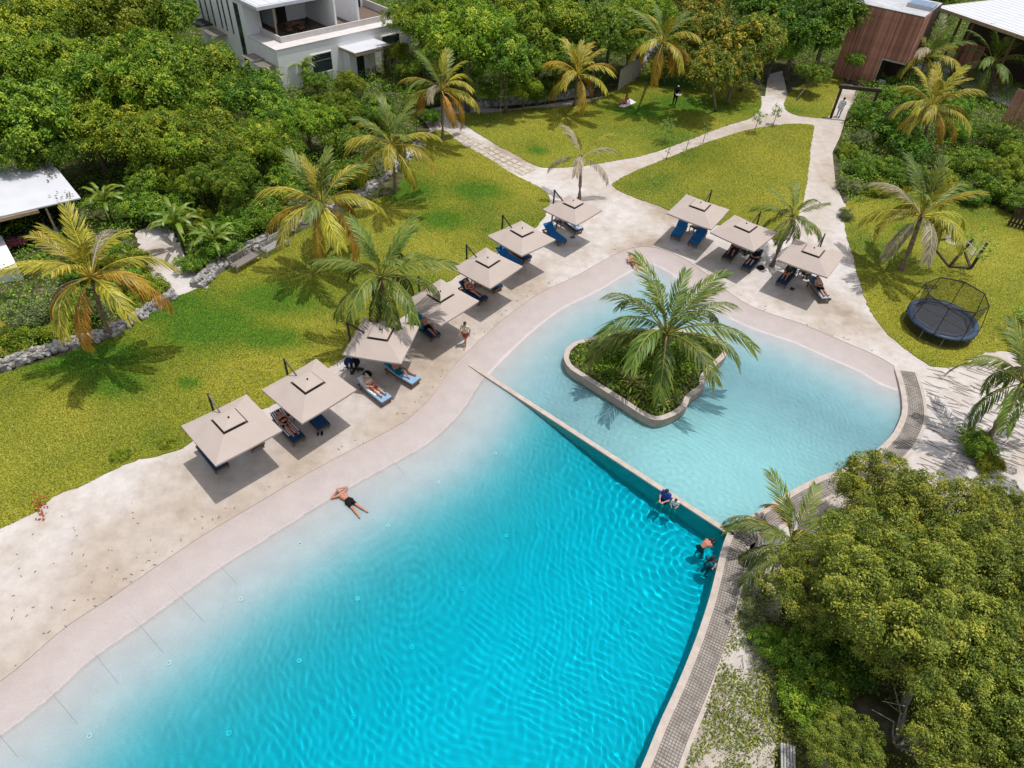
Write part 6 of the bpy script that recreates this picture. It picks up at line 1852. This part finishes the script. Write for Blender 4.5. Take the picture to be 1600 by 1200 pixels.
def hammock():
    A, B_ = at(1452, 378, .1), at(1517, 422, .1)              # feet of the stand
    corners = [gp(1451, 379), gp(1482, 418), gp(1516, 421), gp(1498, 372)]
    ce = sum(corners, Vector()) / 4
    t = thing('hammock_stand', 'dark timber hammock stand with a white rope net on the lawn behind the trampoline', 'hammock', (ce.x, ce.y, GZ))
    P = [c - Vector((ce.x, ce.y, GZ)) for c in corners]
    for i in range(4):
        q = MB(); a_, b_ = P[i], P[(i + 1) % 4]; q.beam((a_.x, a_.y, .08 + .001 * i), (b_.x, b_.y, .08 + .001 * i), .12, .12); q.obj('base_beam', MT['darkwood'], t)
    tops = [Vector((P[0].x + .55, P[0].y - .35, 1.75)), Vector((P[1].x + .95, P[1].y + .55, 1.9)), Vector((P[2].x + .15, P[2].y + .1, 2.0)), Vector((P[3].x, P[3].y, 1.75))]
    for i in (0, 1, 2):
        q = MB(); q.beam((P[i].x, P[i].y, .1), tops[i], .14, .14); o = q.obj('post', MT['darkwood'], t)
        for f in (.55, .85):
            c_ = Vector((P[i].x, P[i].y, .1)).lerp(tops[i], f); d_ = (tops[i] - Vector((P[i].x, P[i].y, .1))).normalized() * .035
            q = MB(); q.tube([c_ - d_, c_ + d_], .115, 8); q.obj('rope_binding', MT['rope'], o)
    # net: two sagging sheets of cord between the posts
    net = None
    for a_, b_, c_, seed in ((tops[0], tops[1], tops[1] + Vector((.2, .8, -.2)), 1), (tops[1], tops[2], tops[2] + Vector((-.2, -.9, -.3)), 2)):
        q = MB()
        n = 9
        def pt(u, v):
            e = a_.lerp(b_, u); w_ = (0.75 * sin(pi * u)) * (v - .5)
            s_ = (b_ - a_).normalized(); sd_ = Vector((-s_.y, s_.x, 0)).normalized()
            return e + sd_ * w_ * 1.6 - Vector((0, 0, 1)) * (1.0 * sin(pi * u) * (1 - .35 * abs(v - .5)))
        for k in range(n + 1): q.tube([pt(u, k / n) for u in np.linspace(0, 1, 11)], .011, 3, False)
        for u in np.linspace(.1, .9, 14): q.tube([pt(u, v) for v in np.linspace(0, 1, 6)], .008, 3, False)
        q.obj('net', MT['rope'], t)
hammock()

# ================================================================== POOL LAMPS
DISC = [(140, 1150), (264, 1036), (376, 936), (359, 1147), (469, 850), (606, 822), (559, 937), (468, 1034), (643, 1013), (553, 1122), (722, 923), (791, 840), (1025, 1071), (963, 1180), (915, 1078), (978, 979), (813, 998), (685, 754), (774, 709),
        (888, 592), (935, 624), (984, 657), (935, 648), (990, 684), (1108, 601), (1133, 567), (1047, 720), (852, 561), (1086, 639)]
LAMP_L = ['pool lamp nearest the lower left corner, under pale water', 'pool lamp under pale water, third from the corner along the beach', 'pool lamp under pale water left of the prone bather, nearer the sand', 'pool lamp in turquoise water at the bottom, left of the centre',
 'pool lamp just below the prone bather, left one', 'pool lamp just below the feet of the prone bather, right one', 'pool lamp in the ripples below the prone bather', 'pool lamp left of the centre of the deep water', 'pool lamp near the lower middle of the deep water',
 'pool lamp at the bottom edge in the middle of the deep water', 'pool lamp in the middle of the deep water', 'pool lamp in the deep water under the middle of the dividing wall', 'pool lamp beside the lower rim walkway, upper one', 'pool lamp beside the lower rim walkway, lowest one',
 'pool lamp in the lower right of the deep water, away from the rim', 'pool lamp below the bathers in the deep water', 'pool lamp between the centre and the bathers in the deep water', 'pool lamp right of the prone bather, nearer the beach', 'pool lamp right of the prone bather, nearer the dividing wall',
 'lamp at the left foot of the planter island wall', 'lamp at the front left foot of the planter island wall', 'lamp at the front foot of the planter island near its tip', 'lamp in the shallow water between the dividing wall and the island, left one', 'lamp in the shallow water between the dividing wall and the island, right one',
 'lamp at the right foot of the planter island, nearer its tip', 'lamp at the upper right foot of the planter island', 'lamp in the middle of the shallow pool below the island', 'lamp in the shallow water left of the planter island', 'lamp at the right of the planter island tip']
pl_ = None
for i, (x, y) in enumerate(DISC):
    p = at(x, y, 0); z = float(floor_z(p.x, p.y)); p = at(x, y, z * .75); z = float(floor_z(p.x, p.y))
    if pl_ is None:
        o = pl_ = thing('pool_lamp', '', 'pool lamp', group='round white lamps set in the pool floor')
        q = MB(); q.tube([(0, 0, 0), (0, 0, .02), (0, 0, .03)], [.10, .10, .075], 16); e = q.obj('rim', MT['lamp_disc'], o); e.cycles.is_caustics_receiver = True
        q = MB(); q.tube([(0, 0, .031), (0, 0, .038)], [.045, .04], 12); e = q.obj('lens', MT['steel'], o); e.cycles.is_caustics_receiver = True
    else: o = copy_tree(pl_)
    o.location = (p.x, p.y, z + .005)
    o['label'] = LAMP_L[i]
    o['group'] = 'lamps in the deep pool floor' if i < 19 else 'lamps in the shallow pool floor'

# ================================================================== PEOPLE
def lerp(a, b, t): return tuple(a[i] + (b[i] - a[i]) * t for i in range(3))
def baked(q, name, mat, voxel, ratio, smooth_it=4):
    me = q.mesh('raw')
    o = bpy.data.objects.new('raw', me); C.objects.link(o)
    m = o.modifiers.new('r', 'REMESH'); m.mode = 'VOXEL'; m.voxel_size = voxel
    m = o.modifiers.new('s', 'SMOOTH'); m.factor = .5; m.iterations = smooth_it
    m = o.modifiers.new('d', 'DECIMATE'); m.ratio = ratio
    dg = bpy.context.evaluated_depsgraph_get(); dg.update()
    out = bpy.data.meshes.new_from_object(o.evaluated_get(dg))
    bpy.data.objects.remove(o); bpy.data.meshes.remove(me)
    out.name = name; out.materials.clear(); out.materials.append(mat)
    out.polygons.foreach_set('use_smooth', [True] * len(out.polygons))
    return out

def J(**k): return {n: Vector(v) for n, v in k.items()}
def mirror(d):
    for n in list(d):
        if n.endswith('L'):
            m = n[:-1] + 'R'
            if m not in d: d[m] = Vector((-d[n].x, d[n].y, d[n].z))
    return d
# local frame: +Y towards the feet when lying, the way one faces when upright; z up from what carries the body
POSE = {
 'stand': mirror(J(pel=(0, 0, .93), che=(0, 0, 1.27), nek=(0, -.01, 1.45), hed=(0, .02, 1.585), sL=(.175, 0, 1.395), eL=(.235, -.02, 1.12), wL=(.225, .10, .88), hL=(.09, 0, .89), kL=(.10, .03, .49), aL=(.10, -.02, .08), tL=(.12, .14, .03))),
 'walk': mirror(J(pel=(0, 0, .92), che=(0, .02, 1.26), nek=(0, .03, 1.44), hed=(0, .06, 1.575), sL=(.175, .02, 1.385), eL=(.24, .10, 1.13), wL=(.20, .27, .96), sR=(-.175, .02, 1.385), eR=(-.25, -.10, 1.12), wR=(-.25, -.02, .89),
      hL=(.09, 0, .88), kL=(.10, -.02, .48), aL=(.10, -.24, .13), tL=(.11, -.10, .04), hR=(-.09, 0, .88), kR=(-.10, .17, .50), aR=(-.10, .20, .08), tR=(-.11, .36, .03))),
 'recline': mirror(J(pel=(0, -.12, .12), che=(0, -.43, .28), nek=(0, -.585, .37), hed=(0, -.70, .45), sL=(.175, -.53, .33), eL=(.255, -.30, .17), wL=(.13, -.10, .22), hL=(.09, -.08, .11), kL=(.11, .34, .12), aL=(.12, .74, .08), tL=(.15, .80, .19))),
 'recline_up': mirror(J(pel=(0, -.12, .12), che=(0, -.42, .30), nek=(0, -.57, .41), hed=(0, -.66, .51), sL=(.175, -.51, .37), eL=(.27, -.28, .25), wL=(.07, -.20, .38), sR=(-.175, -.51, .37), eR=(-.28, -.26, .22), wR=(-.10, -.12, .30), hL=(.09, -.08, .11), kL=(.14, .24, .42), aL=(.12, .52, .07), tL=(.14, .66, .05), hR=(-.09, -.08, .11), kR=(-.14, .30, .16), aR=(-.20, .68, .07), tR=(-.24, .76, .14))),
 'knees': mirror(J(pel=(0, -.12, .12), che=(0, -.20, .44), nek=(0, -.17, .62), hed=(0, -.12, .75), sL=(.17, -.19, .56), eL=(.24, .05, .42), wL=(.10, .27, .36), hL=(.09, -.06, .12), kL=(.12, .28, .46), aL=(.10, .42, .08), tL=(.11, .56, .04))),
 'sit': mirror(J(pel=(0, 0, .12), che=(0, -.05, .46), nek=(0, -.03, .64), hed=(0, .03, .77), sL=(.175, -.05, .58), eL=(.235, .04, .33), wL=(.11, .24, .26), hL=(.09, .05, .10), kL=(.14, .44, .12), aL=(.13, .50, -.30), tL=(.15, .62, -.36))),
 'loungesit': mirror(J(pel=(0, 0, .12), che=(0, -.14, .44), nek=(0, -.15, .62), hed=(0, -.10, .75), sL=(.175, -.15, .56), eL=(.25, -.25, .32), wL=(.22, -.36, .08), hL=(.09, .05, .10), kL=(.11, .44, .20), aL=(.11, .86, .07), tL=(.13, .94, .16), kR=(-.12, .38, .44), aR=(-.11, .62, .06), tR=(-.12, .76, .04))),
 'prone': mirror(J(pel=(0, .10, .13), che=(0, -.28, .15), nek=(0, -.46, .18), hed=(0, -.59, .21), sL=(.19, -.42, .17), eL=(.43, -.56, .12), wL=(.10, -.61, .28), hL=(.09, .14, .12), kL=(.13, .58, .09), aL=(.19, .98, .08), tL=(.22, 1.12, .03))),
 'bend': mirror(J(pel=(0, -.05, .88), che=(0, .25, 1.10), nek=(0, .42, 1.16), hed=(0, .55, 1.18), sL=(.175, .37, 1.12), eL=(.26, .42, .86), wL=(.16, .60, .74), hL=(.09, -.04, .84), kL=(.13, .08, .46), aL=(.13, -.05, .08), tL=(.15, .11, .03))),
 'hold': mirror(J(pel=(0, 0, .92), che=(0, .05, 1.25), nek=(0, .08, 1.42), hed=(0, .14, 1.55), sL=(.175, .05, 1.37), eL=(.24, .24, 1.16), wL=(.13, .44, 1.12), hL=(.09, 0, .88), kL=(.12, .04, .48), aL=(.12, -.03, .08), tL=(.14, .13, .03))),
 'baby': mirror(J(pel=(0, 0, .0), che=(0, 0, .30), nek=(0, 0, .47), hed=(0, .02, .62), sL=(.15, 0, .42), eL=(.28, .06, .36), wL=(.36, .16, .34), hL=(.09, .02, -.02), kL=(.14, .22, -.1), aL=(.13, .10, -.4), tL=(.14, .24, -.44))),
}
def person(label, pose, pos, rz, skin, hair='brown', wear=(), scale=1.0, female=False, long_hair=False, group=None, water=False, cap=None):
    P = POSE[pose]
    t = thing('person', label, 'person', pos, rz, group, scale)
    q = MB()
    f = .92 if female else 1.0
    c = q.capsule
    pel, che, nek, hed = P['pel'], P['che'], P['nek'], P['hed']
    sp = (che - pel)
    c(P['hL'].lerp(pel, .2) , P['hR'].lerp(pel, .2), .112, .112)
    for s in (-1, 1):
        ax = Vector((.055 * s, 0, 0))
        c(pel + ax, pel.lerp(che, .55) + ax * .8, .105 * f, .092 * f); c(pel.lerp(che, .55) + ax * .8, che + ax * 1.3, .092 * f, .115 * f)
        if female: fw = (sp.normalized().cross(Vector((1, 0, 0)))); c(che + Vector((.075 * s, 0, 0)) - fw * .075 - sp * .05, che + Vector((.075 * s, 0, 0)) - fw * .08 - sp * .08, .062, .058)
    c(P['sL'].lerp(nek, .15), P['sR'].lerp(nek, .15), .068 * f, .068 * f)
    c(che, nek, .095, .052); c(nek, hed.lerp(nek, .3), .05, .05)
    up = (hed - nek).normalized()
    side = Vector((1, 0, 0))
    face = up.cross(side) * -1.0
    if pose in ('stand', 'walk', 'sit', 'knees', 'loungesit', 'hold', 'baby') and face.y < 0: face = -face
    if pose in ('recline', 'recline_up') and face.z < 0: face = -face
    if pose in ('prone', 'bend') and face.z > 0: face = -face
    c(hed - up * .035 + face * .012, hed + up * .035 - face * .01, .078, .092)          # skull and jaw
    c(hed - up * .075 + face * .03, hed - up * .06 + face * .045, .045, .04)
    c(hed - up * .01 + face * .085, hed - up * .03 + face * .103, .013, .016)           # nose
    for s in (-1, 1): c(hed + side * s * .086 - up * .02, hed + side * s * .09 + up * .015, .016, .018)   # ears
    for S in 'LR':
        s, e, w_, h, k, a, to = (P[n + S] for n in ('s', 'e', 'w', 'h', 'k', 'a', 't'))
        c(s, e, .056 * f, .042 * f); c(e, e.lerp(w_, .35), .042 * f, .044 * f); c(e.lerp(w_, .35), w_, .043 * f, .028)
        c(h, k, .088 * (1.0 if not female else .98), .056); c(k, k.lerp(a, .35), .055, .058); c(k.lerp(a, .35), a, .057, .036)
        c(a + Vector((0, 0, -.02)), a.lerp(to, .55) + Vector((0, 0, -.01)), .04, .042); c(a.lerp(to, .5), to, .042, .028)
        d = (w_ - e).normalized(); ac = d.cross(Vector((0, 0, 1)) if abs(d.z) < .9 else Vector((0, 1, 0))).normalized()
        b0 = w_ + d * .02
        for o in (-.024, 0, .024): c(b0 + ac * o * .7, b0 + d * .07 + ac * o, .017, .016)
        dn = d.cross(ac)
        for o, L in ((-.033, .058), (-.011, .072), (.011, .068), (.033, .052)):
            m = b0 + d * (.085 + L * .5) + ac * o * 1.15
            c(b0 + d * .075 + ac * o, m, .0105, .0095); c(m, m + d * L * .42 + dn * .018, .0095, .008)
        th = b0 + d * .02 + ac * .03
        c(th, th + d * .03 + ac * .035, .013, .011); c(th + d * .03 + ac * .035, th + d * .062 + ac * .042, .011, .009)
    b_ = part('body', baked(q, 'body', SK[skin], .0095, .22, 3), None, t); b_.cycles.is_caustics_receiver = water
    q = MB()
    for s in (-1, 1):
        e = hed + side * s * .033 + up * .012 + face * .083
        q.capsule(e, e + face * .004, .011, .011, 6)
    q.obj('eyes', HR['black'], t, smooth=True)
    q = MB(); q.capsule(hed - up * .062 + face * .082 - side * .018, hed - up * .062 + face * .082 + side * .018, .008, .008, 6); q.obj('mouth', CL['rust'], t, smooth=True)
    q = MB(); q.capsule(hed + up * .045 - face * .02, hed - up * .02 - face * .035, .092, .084); q.capsule(hed + up * .06 + face * .03, hed + up * .06 - face * .02, .07, .08)
    if long_hair:
        q.capsule(hed - face * .05, nek - face * .06, .075, .06); q.capsule(nek - face * .06, nek.lerp(che, .5) - face * .10, .06, .035)
    part('hair', baked(q, 'hair', HR[hair], .014, .4, 2), None, t)
    if cap:
        q = MB(); q.capsule(hed + up * .075, hed + up * .095, .09, .07); part('cap', baked(q, 'cap', CL[cap], .014, .5, 2), None, t)
    for kind, col in wear:
        q = MB(); c = q.capsule
        if kind in ('shorts', 'brief', 'trousers', 'skirt'):
            c(P['hL'], P['hR'], .126, .126)
            for s in (-1, 1): c(pel + Vector((.055 * s, 0, 0)), pel.lerp(che, .22) + Vector((.05 * s, 0, 0)), .118, .108)
            n = {'shorts': .55, 'brief': .08, 'trousers': 1.0, 'skirt': .6}[kind]
            for S in 'LR':
                c(P['h' + S], P['h' + S].lerp(P['k' + S], n), .104, .104 - .036 * n)
                if kind == 'trousers': c(P['k' + S], P['k' + S].lerp(P['a' + S], .92), .07, .052)
            if kind == 'skirt': c(P['hL'].lerp(P['kL'], .5), P['hR'].lerp(P['kR'], .5), .1, .1)
        elif kind == 'top':
            fw = (sp.normalized().cross(Vector((1, 0, 0))))
            for s in (-1, 1): c(che + Vector((.075 * s, 0, 0)) - fw * .078 - sp * .05, che + Vector((.08 * s, 0, 0)) - fw * .082 - sp * .09, .068, .064)
            for s in (-1, 1): c(che + Vector((.075 * s, 0, 0)) - sp * .1, che + Vector((-.075 * s, 0, 0)) - sp * .1, .11, .11)
        else:                                               # shirt, dress, suit
            for s in (-1, 1):
                ax = Vector((.055 * s, 0, 0)); c(pel + ax, pel.lerp(che, .55) + ax * .8, .118, .106); c(pel.lerp(che, .55) + ax * .8, che + ax * 1.3, .106, .128)
            c(P['sL'].lerp(nek, .1), P['sR'].lerp(nek, .1), .078, .078)
            if kind in ('shirt', 'long_shirt'):
                for S in 'LR':
                    n = .6 if kind == 'shirt' else 1.0
                    c(P['s' + S], P['s' + S].lerp(P['e' + S], n), .07, .062)
                    if kind == 'long_shirt': c(P['e' + S], P['e' + S].lerp(P['w' + S], .9), .057, .042)
            if kind in ('dress', 'long_shirt'):
                c(P['hL'], P['hR'], .128, .128)
                for S in 'LR': c(P['h' + S], P['h' + S].lerp(P['k' + S], .7), .108, .092)
        o = part({'brief': 'swim_bottom', 'top': 'bikini_top', 'long_shirt': 'shirt'}.get(kind, kind), baked(q, kind, CL[col], .015, .4, 2), None, t)
        o.cycles.is_caustics_receiver = water
    return t
def facing(p, q): return atan2(q.y - p.y, q.x - p.x) - pi / 2

p, q_ = at(526, 762, .2), at(562, 797, .05)
d = (q_ - p); ce = (p + q_) / 2
person('grey-haired person in black shorts lying face down at the water edge', 'prone', Vector((ce.x - d.normalized().x * .05, ce.y, max(float(floor_z(ce.x, ce.y)), -.06) - .02)), facing(p, q_), 'red', 'grey', (('shorts', 'black'),), 1.0, water=True)
person('person with a white top and red shorts walking on the sand below the teal lounger', 'walk', gp(727, 539), 2.75, 'red', 'black', (('shirt', 'cream'), ('shorts', 'red')), .98)
p, q_ = at(980, 402, .1), at(1002, 427, -.05)
person('woman in a red bikini leaning back at the tip of the shallow pool', 'recline_up', Vector(((p.x + q_.x) / 2, (p.y + q_.y) / 2, -.06)), facing(p, q_), 'fair', 'black', (('top', 'red'), ('brief', 'red')), 1.0, True, True, water=True)
p = at(1042, 781, -.02)
wl = atan2(-DN.y, -DN.x) - pi / 2
def on_wall(px, py, out):
    g = at(px, py, .06); s = (g - DIV_A).dot(DV)
    return DIV_A + DV * s - DN * out
b_ = on_wall(1046, 770, .33); person('person in a blue shirt and sunglasses sitting in the water against the dividing wall', 'sit', Vector((b_.x, b_.y, -.22)), wl, 'fair', 'black', (('shirt', 'blue'), ('shorts', 'navy')), 1.0, water=True)
b_ = on_wall(1062, 779, .34); person('small child in white beside the person in the blue shirt at the dividing wall', 'sit', Vector((b_.x, b_.y, -.2)), wl + .3, 'fair', 'brown', (('shirt', 'white'), ('shorts', 'grey')), .74, water=True)
b_ = at(1094, 858, -.2); person('bare-backed person bending forward in the deep pool near the rim corner', 'bend', Vector((b_.x, b_.y, -1.05)), -1.1, 'red', 'black', (('shorts', 'black'),), 1.0, water=True)
b_ = at(1104, 884, -.1); person('dark-haired person in the water holding a child out towards the rim', 'hold', Vector((b_.x, b_.y, -1.12)), -1.35, 'brown', 'black', (('shirt', 'teal'),), 1.0, True, True, water=True)
b_ = at(1117, 880, .2); person('small child in blue held over the water beside the rim', 'baby', Vector((b_.x, b_.y, -.02)), 1.6, 'tan', 'brown', (('shirt', 'sky'), ('shorts', 'navy')), .62, water=True)
SEAT = .42
def lying(label, key, pose, skin, hair, wear, female=False, long_hair=False, y=0.0, scale=1.0, dx=0.0):
    pos, rz = LG[key]
    return person(label, pose, on(pos, rz, dx, y, SEAT - .0), rz, skin, hair, wear, scale, female, long_hair)
lying('woman in a dark bikini lying on the striped towel lounger', '2a', 'recline', 'red', 'black', (('top', 'black'), ('brief', 'black')), True, True)
lying('woman in cream top and rust shorts lying on a pale blue lounger', '3a', 'recline', 'fair', 'black', (('top', 'cream'), ('shorts', 'rust')), True, True, -.02)
lying('person with one knee raised lying on the teal towel of a pale blue lounger', '3b', 'recline_up', 'red', 'brown', (('shorts', 'teal'),), False)
lying('bare-chested person in dark shorts sitting up on the teal towel lounger', '4a', 'loungesit', 'red', 'black', (('shorts', 'black'),), y=.15)
lying('person in a pale swimsuit stretched out on the lounger of the middle left parasol', '5a', 'recline', 'fair', 'red', (('brief', 'red'), ('top', 'red')), True, True)
lying('person lying on the farthest left lounger with a patterned towel', '7b', 'recline', 'fair', 'red', (('brief', 'red'), ('top', 'white')), True, True, -.1)
lying('person in blue shorts on the dark lounger half under the shaded parasol', '9a', 'recline_up', 'red', 'black', (('shorts', 'navy'),))
lying('person in black lying on the dark navy lounger left of the shaggy palm trunk', '9b', 'recline', 'fair', 'brown', (('shirt', 'black'), ('shorts', 'black')))
lying('person in dark green hugging their knees on a navy lounger', '10a', 'knees', 'tan', 'brown', (('shirt', 'green'), ('brief', 'black')), False, False, .12)
lying('person in black shorts stretched out on the grey lounger in the sun', '10b', 'recline', 'fair', 'brown', (('shorts', 'black'),), False, False, .12)
q = MB(); q.box((0, -.72, .08), (.5, .32, .1)); pos, rz = LG['10b']
o = q.obj('pillow', MT['blue'], bevel=.04, smooth=True); o.location = on(pos, rz, 0, .08, .66); o.rotation_euler = (0, 0, rz); props(o, 'blue pillow behind the head of the sunbather on the grey lounger', 'pillow')
person('person dressed all in white walking through the timber gateway', 'walk', gp(1309, 183), -.4, 'dark', 'black', (('long_shirt', 'white'), ('trousers', 'sky')), 1.08)
p, q_ = gp(978, 163), gp(964, 167)
person('sunbather sitting on a white towel on the far lawn', 'loungesit', p + Vector((-.1, 0, .06)), facing(p, q_), 'red', 'black', (('brief', 'red'), ('top', 'red')), 1.0, True, True)
m_ = MB(); A_, B_, C_, D_ = gp(967, 167), gp(984, 155), gp(994, 161), gp(975, 169)
m_.prism([(v.x, v.y) for v in (A_, D_, C_, B_)], GZ + .045, GZ + .07)
props(m_.obj('beach_towel', MT['white_cloth']), 'white towel spread on the far lawn under a sunbather', 'towel')
pb = gp(1053, 164)
person('standing figure in dark clothes and a white cap on the far lawn', 'hold', pb, 3.3, 'dark', 'black', (('long_shirt', 'black'), ('trousers', 'black')), 1.1, cap='white')
tr = thing('serving_tray', 'pale tray held by the dark-dressed figure on the far lawn', 'tray', pb + Vector((sin(-3.3) * .62, cos(-3.3) * .62, 1.2)), 3.3)
q = MB(); q.box((0, 0, 0), (.5, .36, .03)); q.obj('tray', MT['white_cloth'], tr)
q = MB(); q.box((0, 0, .03), (.52, .03, .05)); q.obj('handle', MT['darkwood'], tr)
